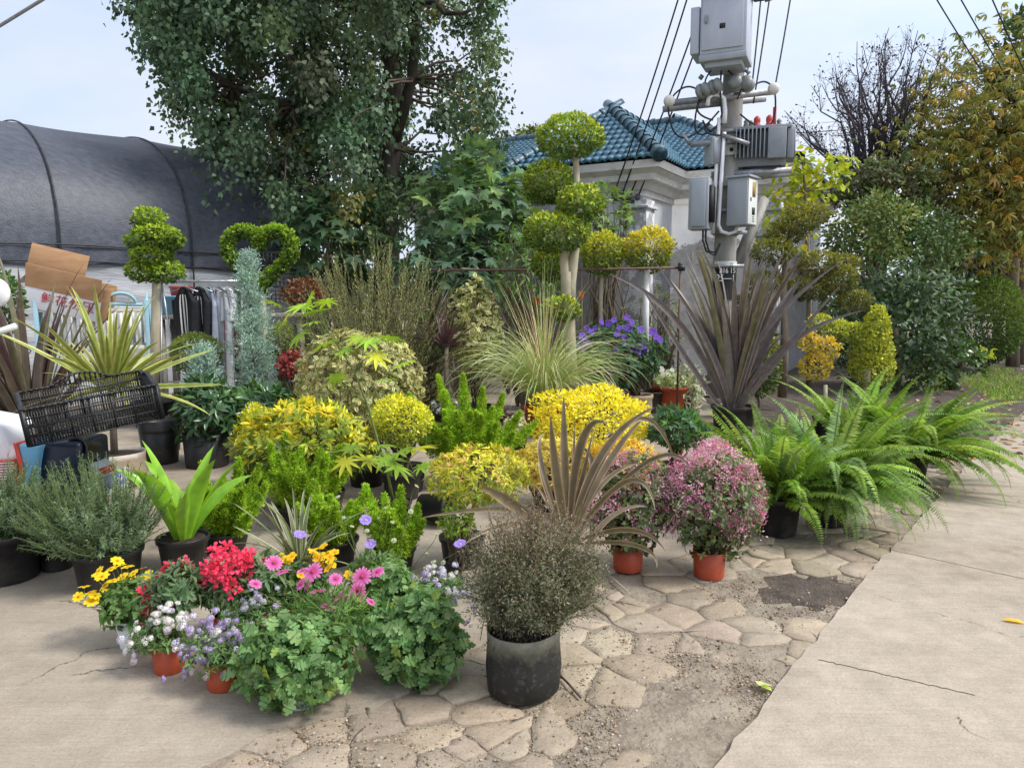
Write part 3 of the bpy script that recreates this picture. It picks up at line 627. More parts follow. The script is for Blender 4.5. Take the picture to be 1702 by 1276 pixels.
# walls
def wallmat():
    m, t = nodes('peeling_wall'); L = t.links.new; tc = N(t, 'ShaderNodeTexCoord'); v = tc.outputs['Object']
    sx = N(t, 'ShaderNodeSeparateXYZ'); L(v, sx.inputs[0])
    n = N(t, 'ShaderNodeTexNoise'); n.inputs['Scale'].default_value = 1.6; n.inputs['Detail'].default_value = 9; n.inputs['Roughness'].default_value = .72; L(v, n.inputs['Vector'])
    a = N(t, 'ShaderNodeMath', operation='MULTIPLY_ADD'); L(n.outputs['Fac'], a.inputs[0]); a.inputs[1].default_value = -1.5; L(sx.outputs['Z'], a.inputs[2])
    r = N(t, 'ShaderNodeMapRange'); r.inputs['From Min'].default_value = 1.70; r.inputs['From Max'].default_value = 1.76; L(a.outputs[0], r.inputs['Value'])
    n2 = N(t, 'ShaderNodeTexNoise'); n2.inputs['Scale'].default_value = 5; n2.inputs['Detail'].default_value = 8; n2.inputs['Roughness'].default_value = .7; L(v, n2.inputs['Vector'])
    def ramp(c1, c2):
        c = N(t, 'ShaderNodeValToRGB'); c.color_ramp.elements[0].position = .3; c.color_ramp.elements[1].position = .7; c.color_ramp.elements[0].color = (*c1, 1); c.color_ramp.elements[1].color = (*c2, 1); L(n2.outputs['Fac'], c.inputs[0]); return c.outputs[0]
    mx = N(t, 'ShaderNodeMixRGB'); L(r.outputs[0], mx.inputs[0]); L(ramp((.20, .20, .21), (.36, .36, .37)), mx.inputs[1]); L(ramp((.68, .70, .74), (.80, .81, .84)), mx.inputs[2])
    # loose white flakes left on the cement, low pale wash
    n3 = N(t, 'ShaderNodeTexNoise'); n3.inputs['Scale'].default_value = 2.8; n3.inputs['Detail'].default_value = 10; n3.inputs['Roughness'].default_value = .8; L(v, n3.inputs['Vector'])
    r3 = N(t, 'ShaderNodeMapRange'); r3.inputs['From Min'].default_value = .6; r3.inputs['From Max'].default_value = .64; L(n3.outputs['Fac'], r3.inputs['Value'])
    m2 = N(t, 'ShaderNodeMixRGB'); L(r3.outputs[0], m2.inputs[0]); L(mx.outputs[0], m2.inputs[1]); m2.inputs[2].default_value = (.60, .62, .66, 1)
    b = N(t, 'ShaderNodeBsdfPrincipled'); b.inputs['Roughness'].default_value = .85; L(m2.outputs[0], b.inputs['Base Color'])
    bp = N(t, 'ShaderNodeBump'); bp.inputs['Strength'].default_value = .3; bp.inputs['Distance'].default_value = .01; L(r.outputs[0], bp.inputs['Height']); L(bp.outputs[0], b.inputs['Normal'])
    L(b.outputs[0], N(t, 'ShaderNodeOutputMaterial').inputs[0]); return m
M['wall'] = wallmat()
M['cornice'] = mat('cornice', (.62, .62, .61), (.76, .76, .75), 4, .8, .2, 30, spots=((.34, .31, .28), 5, .55, .8), stretch=(1, 1, 2))
M['pillar'] = mat('pillar', (.30, .30, .31), (.40, .40, .41), 3, .85, .2, 40, spots=((.66, .68, .72), 3.2, .5, .54))
IN = .42
q_c = P_C+A*IN+B*IN; q_l = P_L-A*IN+B*IN; q_d = P_D+A*IN+B*IN; q_e = P_E+A*IN+B*IN; q_er = P_E+A*IN+B*(MD-IN); q_l2 = P_D+A*(PW-IN)+B*IN; q_f = P_D+A*6.6+B*IN; q_fr = P_D+A*6.6+B*(MD-IN)
loop = [q_c, q_d, q_e, q_er, q_fr, q_f, q_l2, q_l]
def extrude_loop(g, pts, zlo, zhi, out_lo=0., out_hi=0., col=(.5, .5, .5), closed=True):
    n = len(pts); P = np.array(pts)[:, :2]; nx = []
    for i in range(n):
        a = unit(P[i]-P[i-1]); b = unit(P[(i+1) % n]-P[i]); na = np.array([a[1], -a[0]]); nb_ = np.array([b[1], -b[0]]); nx.append((na+nb_)/(1+na@nb_))
    nx = np.array(nx); area = sum(P[i][0]*P[(i+1) % n][1]-P[(i+1) % n][0]*P[i][1] for i in range(n)); nx *= 1 if area > 0 else -1
    V = np.concatenate([np.c_[P+nx*out_lo, np.full(n, zlo)], np.c_[P+nx*out_hi, np.full(n, zhi)]]); k = np.arange(n); k2 = (k+1) % n
    g.add(V, [np.stack([k, k2, n+k2, n+k], 1)], col)
g = G(); extrude_loop(g, loop, -.02, ZE-.5); g.build('wall', M['wall'], hs, False, C0)
g = G(); zb = ZE-.56
for z0, z1, o0, o1 in ((zb, zb, 0, .06), (zb, zb+.1, .06, .06), (zb+.1, zb+.1, .06, .1), (zb+.1, zb+.24, .1, .16), (zb+.24, zb+.24, .16, .26), (zb+.24, zb+.34, .26, .28), (zb+.34, zb+.42, .28, .36), (zb+.42, zb+.55, .38, .4), (zb+.55, zb+.55, .4, .0)): extrude_loop(g, loop, z0, z1, o0, o1)
g.build('cornice', M['cornice'], hs, False, C0)
def pillar(p, w_=.42):
    g = G(); ax = np.stack([A, B, [0, 0, 1]]); box(g, p+np.array([0, 0, (ZE-.62)/2]), (w_, w_, ZE-.62), ax)
    for z, s, e in ((2.62, .06, .05), (ZE-.75, .05, .05), (.2, .4, .05)): box(g, p+np.array([0, 0, z]), (w_+e*2, w_+e*2, s), ax)
    return g.build('corner_pillar', M['pillar'], hs, False, C0, .008)
for p in (q_c+A*.13+B*.13, q_l-A*.13+B*.13, q_e+A*.13+B*.13): pillar(p)
# hand painted phone number scribbles on the cement
def scribble(strokes, o, ex, ez, s, wd):
    g = G(); n = np.cross(ex, ez)
    for st in strokes:
        p = [o+ex*x*s+ez*y*s+n*.012 for x, y in st]; tube(g, p, wd, 5)
    return g
DIG = {'1': [[(.2, 0), (.2, 1)]], '3': [[(0, .9), (.3, 1), (.45, .8), (.15, .55), (.45, .35), (.35, .05), (0, .02)]], '6': [[(.45, 1), (.15, .6), (.05, .25), (.25, 0), (.45, .2), (.3, .42), (.08, .3)]], '8': [[(.4, .9), (.2, 1), (.05, .8), (.4, .3), (.3, 0), (.08, .15), (.35, .6), (.4, .9)]],
       '7': [[(0, .95), (.45, 1), (.2, 0)]], '5': [[(.45, 1), (.08, .95), (.05, .6), (.4, .5), (.35, .05), (0, .02)]], '9': [[(.42, .75), (.2, .95), (.05, .7), (.3, .55), (.42, .8), (.35, 0)]], '-': [[(.05, .5), (.4, .5)]]}
def digits(s): return [[(x+i*.58, y) for x, y in st] for i, c in enumerate(s) for st in DIG[c]]
def onplane(u, v, p0, nn):
    a = at(u, v, 5.)-np.array([0, 0, EYE]); o = np.array([0, 0, EYE]); k = np.dot(p0-o, nn)/np.dot(a, nn); return o+a*k
M['chalk'] = mat('white_scrawl', (.7, .71, .74), (.8, .8, .82), 30, .9)
o1 = onplane(1147, 440, q_d, B); g = scribble(digits('1368'), o1, -A, np.array([0, 0, 1.]), .24, .013)
for st in ([(.5, 1.3), (1.0, 1.55), (1.5, 1.35)], [(.7, 1.25), (1.2, 1.4), (1.6, 1.2)]): tube(g, [o1-A*x*.24+np.array([0, 0, y*.24])-B*.012 for x, y in st], .011, 5)
g.build('painted_scrawl', M['chalk'], hs, True, C0)
o2 = onplane(1086, 476, q_c, -A); g = scribble(digits('37-5913'), o2-A*.012*0, B, np.array([0, 0, 1.]), .11, .007); g.build('painted_scrawl', M['chalk'], hs, True, C0)
# insulator bracket where the lines meet the house
br = at(1022, 318, 13.55); g = G()
for k in range(4): lathe(g, [(.0, 0), (.035, .01), (.05, .04), (.03, .06), (.045, .09), (.02, .12), (0, .12)], 10, o=br+np.array([-.02+.14*k, .0, -.1-.02*k]))
bar(g, br+np.array([-.1, .05, -.12]), br+np.array([.55, .05, -.2]), .05); bar(g, br+np.array([.2, .05, -.15]), br+np.array([.25, .5, -.15]), .05)
M['ceramic'] = mat('ceramic', (.05, .05, .05), (.12, .11, .1), 10, .3); g.build('line_bracket', M['ceramic'], hs, True, C0)
# ------------------------------------------------------------ utility pole and everything bolted to it
PY = 11.4; pb = spot(1193, PY); pt = at(1234, -170, PY)
pdir = unit(pt-pb); plen = np.linalg.norm(pt-pb)
def pole(v, off=0.): # centre of pole at picture row v
    for k in np.linspace(0, 1, 400):
        q = pb+(pt-pb)*k
        if at(0, v, PY)[2] <= q[2]: return q
    return pt
M['pole'] = mat('pole_concrete', (.22, .21, .2), (.36, .35, .33), 5, .9, .3, 60, stretch=(1, 1, .3), spots=((.1, .095, .09), 6, .58, .75))
M['cab'] = mat('cabinet_paint', (.40, .44, .52), (.48, .52, .59), 3, .5, .12, 40, spots=((.30, .23, .18), 6, .6, .85), stretch=(1, 1, .4))
M['cab2'] = mat('cabinet_paint_grey', (.30, .33, .37), (.36, .39, .43), 3, .5, .08, 40, spots=((.22, .2, .19), 4, .66, .9), stretch=(1, 1, .4))
M['cab_white'] = mat('cabinet_white', (.62, .66, .62), (.70, .73, .69), 3, .5)
M['galv'] = mat('galvanised', (.22, .23, .25), (.34, .35, .37), 14, .5, metal=.5, spots=((.22, .13, .08), 9, .62, .8))
M['rubber'] = mat('black_cable', (.012, .012, .013), (.03, .03, .03), 9, .6)
M['pvc'] = mat('white_pvc', (.80, .81, .84), (.85, .86, .88), 5, .4, spots=((.5, .48, .44), 5, .62, .85))
M['porcelain'] = mat('porcelain', (.62, .6, .57), (.7, .68, .64), 5, .25)
M['redcap'] = mat('red_cap', (.45, .05, .05), (.55, .08, .07), 6, .5)
M['blk'] = mat('black_paint', (.012, .013, .014), (.02, .02, .022), 9, .6)
M['ylabel'] = mat('ochre_label', (.35, .22, .06), (.45, .28, .08), 9, .6)
M['white_paint'] = mat('white_paint', (.72, .72, .72), (.8, .8, .8), 12, .6)
up_ = thing('utility_pole', 'weathered concrete utility pole with crossarm and white conduits before the house', 'utility pole', pb)
g = G(); tube(g, [pb+(pt-pb)*k for k in np.linspace(0, 1, 12)], np.linspace(.175, .13, 12), 20); g.build('shaft', M['pole'], up_, True, pb)
X, Y_, Zz = np.array([1., 0, 0]), np.array([0, 1., 0]), np.array([0, 0, 1.])
ca = at(1110, 172, PY-.2); cb = at(1288, 152, PY-.25)
g = G(); bar(g, ca, cb, .06, .08); bar(g, ca+Y_*.35, cb+Y_*.4, .06, .08); g.build('crossarm', M['galv'], up_, False, pb)
def insul(p, d, parent, s=1., name='insulator', m='porcelain'):
    g = G(); d = unit(np.asarray(d, float)); x = unit(np.cross(d, [0.1, .2, 1.])); y = np.cross(d, x)
    pr = [(.0, 0), (.05, 0), (.07, .02), (.07, .05), (.045, .06), (.065, .075), (.065, .1), (.03, .12), (0, .12)]
    n = 14; a = np.arange(n)*2*math.pi/n; V = np.concatenate([p+d*z*s+(x*np.cos(a)[:, None]+y*np.sin(a)[:, None])*r*s for r, z in pr]); k = np.arange(n); k2 = (k+1) % n
    g.add(V, [np.concatenate([np.stack([i*n+k, i*n+k2, (i+1)*n+k2, (i+1)*n+k], 1) for i in range(len(pr)-1)])], (.6, .6, .6))
    return g.build(name, M[m], parent, True, pb)
for p in (ca+X*.0, cb-X*.06): insul(p-Y_*.1, (-.2, -1, -.1), up_, 1.15)
M['grey_ins'] = mat('grey_insulator', (.16, .18, .18), (.25, .27, .27), 8, .4); M['porc2'] = M['grey_ins']
for (u, v) in ((1160, 155), (1180, 148), (1226, 143), (1244, 145)): insul(at(u, v, PY-.3), (0.6 if u < 1200 else -.4, -.6, .2), up_, 1.5, 'insulator', 'grey_ins')
def arc(p, q, sag, n=14, side=(0, 0, -1)):
    t = np.linspace(0, 1, n)[:, None]; return p+(q-p)*t+np.asarray(side, float)*sag*4*t*(1-t)
def cable(pts, r, parent, name='jumper_cable', m='rubber'):
    g = G(); tube(g, pts, r, 6); return g.build(name, M[m], parent, True, pb)
for (a, b, sg, sd_) in ((ca, at(1195, 185, PY-.3), .42, (-.35, 0, -1)), (ca, at(1160, 150, PY-.3), .12, (0, 0, 1)), (cb, at(1250, 145, PY-.3), .1, (.2, 0, 1)), (cb, at(1230, 190, PY-.2), .32, (.55, 0, -1)), (at(1162, 165, PY-.3), at(1200, 205, PY-.25), .3, (-.6, 0, -1)), (at(1185, 150, PY-.3), at(1185, 200, PY-.3), .22, (-1, 0, -.2)), (at(1190, 110, PY-.35), at(1178, 160, PY-.3), .2, (-.5, 0, 0)), (at(1210, 118, PY-.35), at(1225, 165, PY-.35), .1, (1, 0, 0)), (at(1200, 110, PY-.35), at(1200, 190, PY-.3), .1, (-.3, -.3, 0)), (at(1200, 190, PY-.25), at(1168, 200, PY-.3), .18, (0, 0, -1)), (at(1180, 205, PY-.3), at(1197, 225, PY-.3), .12, (-1, 0, -.3))): cable(arc(a, b, sg, 14, sd_), .013, up_)
# white conduits, elbows, clamps
def conduit(uv, r=.032, off=-.24): return cable([at(u, v, PY+off) for u, v in uv], r, up_, 'conduit_pipe', 'pvc')
conduit([(1185, 388), (1188, 330), (1191, 270), (1194, 218), (1195, 196)], .026, -.26)
conduit([(1226, 374), (1222, 385), (1211, 389), (1199, 385), (1194, 374), (1196, 340), (1200, 280), (1204, 220)], .027, -.3)
conduit([(1176, 176), (1177, 163), (1185, 157), (1195, 158), (1203, 164), (1205, 185), (1204, 205)], .034, -.3)
for v in (222, 312, 352, 390, 444):
    c = pole(v); g = G(); lathe(g, [(.175, -.025), (.185, -.025), (.185, .025), (.175, .025)], 20, o=c); bar(g, c+np.array([-.26, -.17, 0]), c+np.array([.26, -.17, 0]), .03, .05); g.build('pole_band', M['galv'], up_, False, pb)
g = G(); a0 = at(1147, 240, PY-.25); bar(g, a0, at(1240, 232, PY-.25), .06, .07); bar(g, a0, a0+np.array([-.12, .0, .15]), .04); bar(g, at(1200, 225, PY-.3), at(1245, 240, PY-.4), .08, .05); g.build('bracket_arm', M['galv'], up_, False, pb)
# painted number plates on the shaft
def textmesh(s, size, depth=.002, font_w=1.):
    cu = bpy.data.curves.new('lettering', 'FONT'); cu.body = s; cu.size = size; cu.extrude = depth; cu.align_x = 'CENTER'; cu.align_y = 'CENTER'
    o = bpy.data.objects.new('lettering', cu); COL.objects.link(o); dg = bpy.context.evaluated_depsgraph_get(); dg.update()
    me = bpy.data.meshes.new_from_object(o.evaluated_get(dg)); bpy.data.objects.remove(o); return me
from mathutils import Matrix
def text(s, size, p, ex, ez, material, parent, off, name='lettering', sx=1., depth=.002):
    me = textmesh(s, size, depth); ex = unit(np.asarray(ex, float)); ez = unit(np.asarray(ez, float)); nn = np.cross(ex, ez); p = np.asarray(p)-np.asarray(off)
    mm = Matrix(((ex[0]*sx, ez[0], nn[0], p[0]), (ex[1]*sx, ez[1], nn[1], p[1]), (ex[2]*sx, ez[2], nn[2], p[2]), (0, 0, 0, 1))); me.transform(mm); me.materials.clear(); me.materials.append(material)
    o = bpy.data.objects.new(name, me); COL.objects.link(o)
    if parent is not None: o.parent = parent
    return o
def poleplate(v0, v1, dz, col, name):
    c0, c1 = pole(v1), pole(v0); g = G(); a = np.linspace(math.pi*1.12, math.pi*1.88, 14); r = .181
    V = np.array([c+np.array([math.cos(q)*r, math.sin(q)*r, 0]) for c in (c0, c1) for q in a]); k = np.arange(13); g.add(V, [np.stack([k, k+1, k+15, k+14], 1)], (.1, .1, .1)); return g.build(name, M[col], up_, True, pb)
poleplate(447, 497, 0, 'blk', 'number_panel'); poleplate(436, 446, 0, 'cab_white', 'number_panel'); poleplate(246, 262, 0, 'cab_white', 'number_panel')
for s, v, sz, m_, dx in (('B16 15', 452, .105, 'white_paint', 0), ('25—1', 465, .14, 'white_paint', -.02), ('D', 441, .075, 'blk', .06)):
    c = pole(v); text(s, sz, c+np.array([dx, -.186, 0]), X, Zz, M[m_], up_, pb, 'painted_number', .8)
g = G(); c = pole(254); lathe(g, [(.0, 0), (.03, 0), (.03, .004), (0, .004)], 16); V = g.V[0]; g.V[0] = np.stack([V[:, 0], V[:, 2], V[:, 1]], 1)+c+np.array([-.03, -.187, 0]); g.build('round_badge', M['blk'], up_, False, pb)
# brace stay leaning on the right
g = G(); bar(g, at(1270, 330, PY+.35), at(1225, 440, PY+.1), .12, .12); g.build('stay_brace', M['pole'], up_, False, pb)
def cabinet(name, label, c, s, yaw, m, tilt=0.):
    t_ = thing(name, label, 'electrical cabinet', c); ax = rotz(yaw); g = G(); box(g, (0, 0, 0), s, ax); return t_, ax, g
# top cabinet: two stepped boxes, drip roof
c = at(1204, 47, PY-.35); t_ = thing('switch_cabinet', 'large blue grey switch cabinet at the top of the utility pole', 'electrical cabinet', c); yaw = R(-24); ax = rotz(yaw)
g = G(); box(g, (.03*1, 0, 0), (.62, .55, .80), ax); box(g, np.array([-.36, 0, -.06])@ax, (.12, .5, .62), ax); g.build('housing', M['cab'], t_, False, None, .012)
g = G(); box(g, np.array([.04, -.02, .43])@ax, (.74, .68, .045), ax); g.build('drip_roof', M['cab2'], t_, False, None, .01)
g = G(); box(g, np.array([0.03, 0, -.45])@ax, (.64, .56, .09), ax); box(g, np.array([0.03, 0, -.53])@ax, (.5, .44, .08), ax); g.build('base_frame', M['cab2'], t_, False, None, .01)
g = G(); box(g, np.array([.02, -.283, .0])@ax, (.55, .012, .70), ax); g.build('door', M['cab'], t_, False, None, .004)
g = G(); box(g, np.array([-.2, -.31, .05])@ax, (.03, .04, .11), ax); g.build('handle', M['galv'], t_, False, None, .006)
g = G(); box(g, np.array([.02, -.292, -.06])@ax, (.075, .006, .065), ax); g.build('rating_plate', M['blk'], t_)
for s_ in (1, -1):
    g = G(); bar(g, np.array([.3*s_, .1, -.57])@ax, np.array([.34*s_, .1, -.62])@ax, .05); bar(g, np.array([.36, .2, .38])@ax, np.array([.5, .2, .38])@ax, .04); g.build('bracket', M['galv'], t_)
g = G(); tube(g, [np.array([.5, .2, .38])@ax, np.array([.62, .2, .40])@ax], .05, 12); g.build('insulator', M['ceramic'], t_)
# lower boxes
c = at(1164, 340, PY-.32); t_ = thing('meter_cabinet', 'dark grey cabinet on the left side of the pole, seen edge on', 'electrical cabinet', c); ax = rotz(R(-24)); g = G(); box(g, (0, 0, 0), (.28, .30, .72), ax); g.build('housing', M['cab2'], t_, False, None, .01)
g = G(); box(g, np.array([0, -.176, 0])@ax, (.2, .012, .64), ax); g.build('door', M['cab2'], t_, False, None, .004)
g = G(); box(g, np.array([.165, .0, 0])@ax, (.05, .24, .5), ax); g.build('mounting_plate', M['blk'], t_)
for k in range(2):
    g = G(); tube(g, [np.array([.05+.04*k, 0, -.35]), np.array([.05+.04*k, 0, -.5]), np.array([.1+.04*k, -.02, -.66]), np.array([.22, -.04, -.72+.04*k]), np.array([.3, 0, -.55])], .014, 6); g.build('loose_cable', M['rubber'], t_, True)
c = at(1233, 337, PY-.32); t_ = thing('control_cabinet', 'grey cabinet with white door and ochre label on the right side of the pole', 'electrical cabinet', c); ax = rotz(R(-40)); g = G(); box(g, (0, 0, 0), (.30, .34, .66), ax); g.build('housing', M['cab2'], t_, False, None, .01)
g = G(); box(g, np.array([.158, 0, 0])@ax, (.014, .31, .63), ax); g.build('door', M['cab_white'], t_, False, None, .004)
g = G(); box(g, np.array([.168, .02, .17])@ax, (.006, .1, .2), ax); g.build('notice', M['ylabel'], t_)
g = G(); box(g, np.array([.168, .02, -.13])@ax, (.006, .09, .1), ax); box(g, np.array([.168, -.08, .03])@ax, (.006, .03, .05), ax)
for k in range(3): box(g, np.array([.168, .02, -.21-.03*k])@ax, (.006, .06, .008), ax)
g.build('warning_mark', M['blk'], t_)
g = G(); box(g, np.array([0.01, 0, .345])@ax, (.36, .4, .03), ax); g.build('drip_roof', M['cab2'], t_, False, None, .006)
# small box behind conduits
c = at(1185, 252, PY-.2); t_ = thing('junction_box', 'small slim blue grey box beside the white conduits, left of the transformer', 'junction box', c); ax = rotz(R(20)); g = G(); box(g, (0, 0, 0), (.16, .2, .38), ax); g.build('housing', M['cab2'], t_, False, None, .01); g = G(); box(g, np.array([0, -.107, 0])@ax, (.13, .012, .34), ax); g.build('door', M['cab2'], t_)
# transformer
c = at(1262, 245, PY-.05); t_ = thing('transformer', 'grey finned oil transformer with red bushings carried on the pole platform', 'transformer', c); t_.scale = (.88, .88, .88); ax = rotz(R(-16)); ax = ax; S3 = lambda *p: np.array(p, float)@ax
M['tank'] = mat('transformer_grey', (.21, .235, .265), (.27, .29, .32), 4, .5, .1, 40, spots=((.16, .15, .14), 5, .62, .85))
g = G(); box(g, (0, 0, -.05), (.84, .38, .58), ax); g.build('tank', M['tank'], t_, False, None, .015)
for k in range(8):
    g = G(); box(g, S3(-.37+.062*k, -.29, .01), (.018, .2, .46), ax); g.build('cooling_fin', M['tank'], t_, False, None, .004)
g = G(); box(g, S3(.26, -.28, .0), (.28, .18, .48), ax); box(g, S3(.47, 0, 0), (.1, .5, .46), ax); g.build('radiator_cover', M['tank'], t_, False, None, .01)
for k in range(5):
    g = G(); box(g, S3(.535, -.2+.1*k, .0), (.03, .012, .46), ax); g.build('cooling_fin', M['tank'], t_)
g = G(); box(g, S3(0, 0, .27), (.96, .56, .05), ax); g.build('lid', M['tank'], t_, False, None, .008)
for k, (x, y) in enumerate(((-.05, -.05), (.14, -.08))):
    g = G(); lathe(g, [(.06, 0), (.06, .05), (.045, .06), (.055, .1), (.055, .15), (.02, .19), (0, .19)], 12, o=S3(x, y, .3)); g.build('bushing', M['redcap'], t_, True)
for k, (x, y) in enumerate(((-.22, .0), (-.14, .1), (.3, .1))):
    g = G(); lathe(g, [(.04, 0), (.05, .03), (.03, .05), (.05, .08), (.03, .1), (.045, .13), (.015, .17), (0, .17)], 12, o=S3(x, y, .29)); g.build('bushing', M['grey_ins'], t_, True)
g = G(); tube(g, [S3(.22, -.02, .3), S3(.22, -.02, .62)], .03, 8); g.build('surge_arrester', M['redcap'], t_, True)
for s_ in (-1, 1):
    g = G(); a_ = S3(-.75, .2*s_, -.44); bar(g, a_, S3(.5, .2*s_, -.42), .05, .09); bar(g, S3(-.6, .2*s_, -.52), S3(.3, .2*s_, -.44), .04, .06); g.build('platform_beam', M['galv'], t_)
g = G(); box(g, S3(.05, 0, -.37), (.6, .45, .06), ax); g.build('skid', M['blk'], t_)
# wires
wr = 0
def wire(label, pts, r=.013, m='rubber', grp='overhead power lines'):
    a = np.asarray(pts[0]); t_ = thing('power_line', label, 'wire', a, grp); g = G(); tube(g, np.asarray(pts)-a, r, 5); g.build('cable', M[m], t_, True)
tops = [at(1160+12*k, -170, PY) for k in range(4)]
for k in range(4): wire('steep overhead line from the pole top down to the house bracket', arc(at((1172, 1187, 1222, 1238)[k], -150, PY+.1), br+np.array([.0+.14*k, .0, .0-.02*k]), .12, 20), .014)
for k, (u0, v0, u1, v1) in enumerate(((1253, -40, 1242, 128), (1268, -40, 1249, 150), (1287, -60, 1252, 172), (1323, -60, 1287, 150))): wire(('short drop line behind the top cabinet', 'drop line curving beside the top cabinet', 'drop line from above to the left red bushing', 'outer right drop line ending at the crossarm tip')[k], arc(at(u0, v0, PY+.3), at(u1, v1, PY-.1), .06, 14), .012, grp=None)
for k, (u0, v0, u1, v1) in enumerate(((1510, -80, 1660, 160), (1553, -80, 1700, 170), (1615, -80, 1760, 240))): wire('overhead line crossing the sky behind the yellow autumn tree', arc(at(u0, v0, 12.5), at(u1, v1, 16.), .05, 14), .012)
wire('pale cable crossing the sky corner above the greenhouse', [at(-160, 128, 6.2), at(0, 43, 6.), at(70, 0, 5.9), at(260, -130, 5.7)], .013, 'galv', None)
wire('thin level line running behind the transformer towards the bare tree', arc(at(1300, 222, 17), at(1440, 212, 20), .02, 8), .01, grp=None)
# ------------------------------------------------------------ trees
def inpoly(p, poly):
    return inside(p, poly)
def branch_path(a, b, wob=.12, n=7, lift=0.):
    a, b = np.asarray(a, float), np.asarray(b, float); t = np.linspace(0, 1, n)[:, None]; Ld = np.linalg.norm(b-a)
    return a+(b-a)*t+rng.normal(size=(n, 3))*wob*Ld*.25*np.sin(t*math.pi)+np.array([0, 0, lift])*Ld*np.sin(t*math.pi)
# big tree: hanging clumps in an outline measured at its trunk's distance
TY = 14.; tb = spot(640, TY)
bt = thing('broadleaf_tree', 'huge dark green broadleaf tree with drooping clumps towering beside the greenhouse', 'tree', tb)
W_ = lambda u, v, dy=0.: at(u, v, TY)+np.array([0, dy, 0])
g = G()
trunk = [tb, W_(644, 520), W_(643, 420), W_(640, 350), W_(652, 250), W_(655, 150), W_(640, 20), W_(630, -160), W_(600, -330)]
tube(g, trunk, [.3, .26, .23, .2, .17, .15, .12, .08, .03], 12)
b2 = [W_(640, 400), W_(612, 300, .2), W_(590, 240, .3), W_(540, 150, .5), W_(500, 30, .6), W_(450, -120, .6)]; tube(g, b2, [.2, .17, .15, .12, .09, .03], 10)
b3 = [W_(652, 250), W_(690, 140, -.4), W_(700, 20, -.5), W_(720, -120, -.6)]; tube(g, b3, [.11, .09, .07, .03], 8)
b4 = [W_(670, 40, -.3), W_(702, 22, -.5), W_(730, 30, -.7), W_(745, 50, -.8), W_(775, 54, -.9), W_(800, 48, -1), W_(820, 25, -1.1)]; tube(g, b4, [.06, .05, .045, .04, .03, .02, .01], 6)
b5 = [W_(580, 220, .2), W_(500, 190, -.5), W_(420, 170, -1.), W_(340, 120, -1.2), W_(290, 60, -1.3)]; tube(g, b5, [.1, .08, .06, .04, .02], 6)
main = np.concatenate([np.array(x) for x in (trunk[3:], b2, b3, b5)])
poly = [np.array((560+(p[0]-560)*.87, p[1]-12), float) for p in ((245, 20), (236, 70), (300, 130), (275, 180), (305, 235), (350, 250), (345, 292), (405, 330), (455, 345), (500, 400), (570, 412), (630, 375), (690, 340), (700, 290), (760, 310), (825, 275), (862, 215), (820, 165), (860, 140), (845, 85), (858, 15), (790, -40), (760, -190), (600, -360), (420, -290), (260, -120))]
cl = []
while len(cl) < 460:
    p = np.array([rng.uniform(230, 865), rng.uniform(-360, 415)])
    if not inpoly(p, poly): continue
    if p[0] > 640 and p[1] > 100 and rng.random() < .6: continue
    if p[0] > 690 and -20 < p[1] < 95 and rng.random() < .7: continue
    if math.hypot((p[0]-690)/30, (p[1]-230)/70) < 1 and rng.random() < .9: continue
    if math.hypot((p[0]-600)/22, (p[1]-60)/60) < 1 and rng.random() < .8: continue
    if math.hypot((p[0]-590)/20, (p[1]-330)/50) < 1 and rng.random() < .8: continue
    half = 3.2*math.sqrt(max(.05, 1-((p[0]-555)/330)**2))
    cl.append(W_(p[0], p[1], rng.uniform(-1, 1)*half))
cl = np.array(cl)
edge_pts = []
for i in range(len(poly)):
    a, b = poly[i], poly[(i+1) % len(poly)]; k = int(np.linalg.norm(b-a)/30)+1
    for s in range(k): q = a+(b-a)*s/k; edge_pts.append(W_(q[0], q[1], rng.uniform(-1.2, 1.2)))
cl = np.concatenate([cl, np.array(edge_pts)])
ft = G()
for c in cl[::2]:
    d = np.linalg.norm(main-c, axis=1); j = np.argmin(d+rng.random(len(d))*.6); tube(ft, branch_path(main[j], c, .14, 6, .05), np.linspace(.03, .006, 6), 4, cap=False)
g.build('trunk', M['bark_dark'], bt, True, tb)
ft.build('branches', M['twig'], bt, True, tb)
gl = G()
PAL_BT = [((.055, .095, .052), 4), ((.075, .125, .065), 3), ((.10, .155, .072), 2), ((.075, .085, .05), .8), ((.13, .13, .04), .3)]
for c in cl:
    n = int(rng.uniform(110, 280)*(.62 if c[0] > .0-1.9+1.2 and c[2] < 5.9 else 1.)); base = pick(PAL_BT, 1, .3)[0]
    r_c = rng.uniform(.2, .40); P = rng.normal(size=(n, 3))*np.array([.55, .55, .62])*r_c+c; P[:, 2] -= .25*np.abs(rng.normal(size=n))*r_c
    D = rng.normal(size=(n, 3))*.5+unit(P-c)*.5+np.array([0, 0, -.75])
    inst(gl, RHOMB, P, D, rdir(n)+np.array([0, 0, .6]),   .085*rng.uniform(.7, 1.3, n), base*(1+rng.uniform(-.2, .2, (n, 1))))
gl.build('crown', M['leaf_dark'], bt, False, tb)
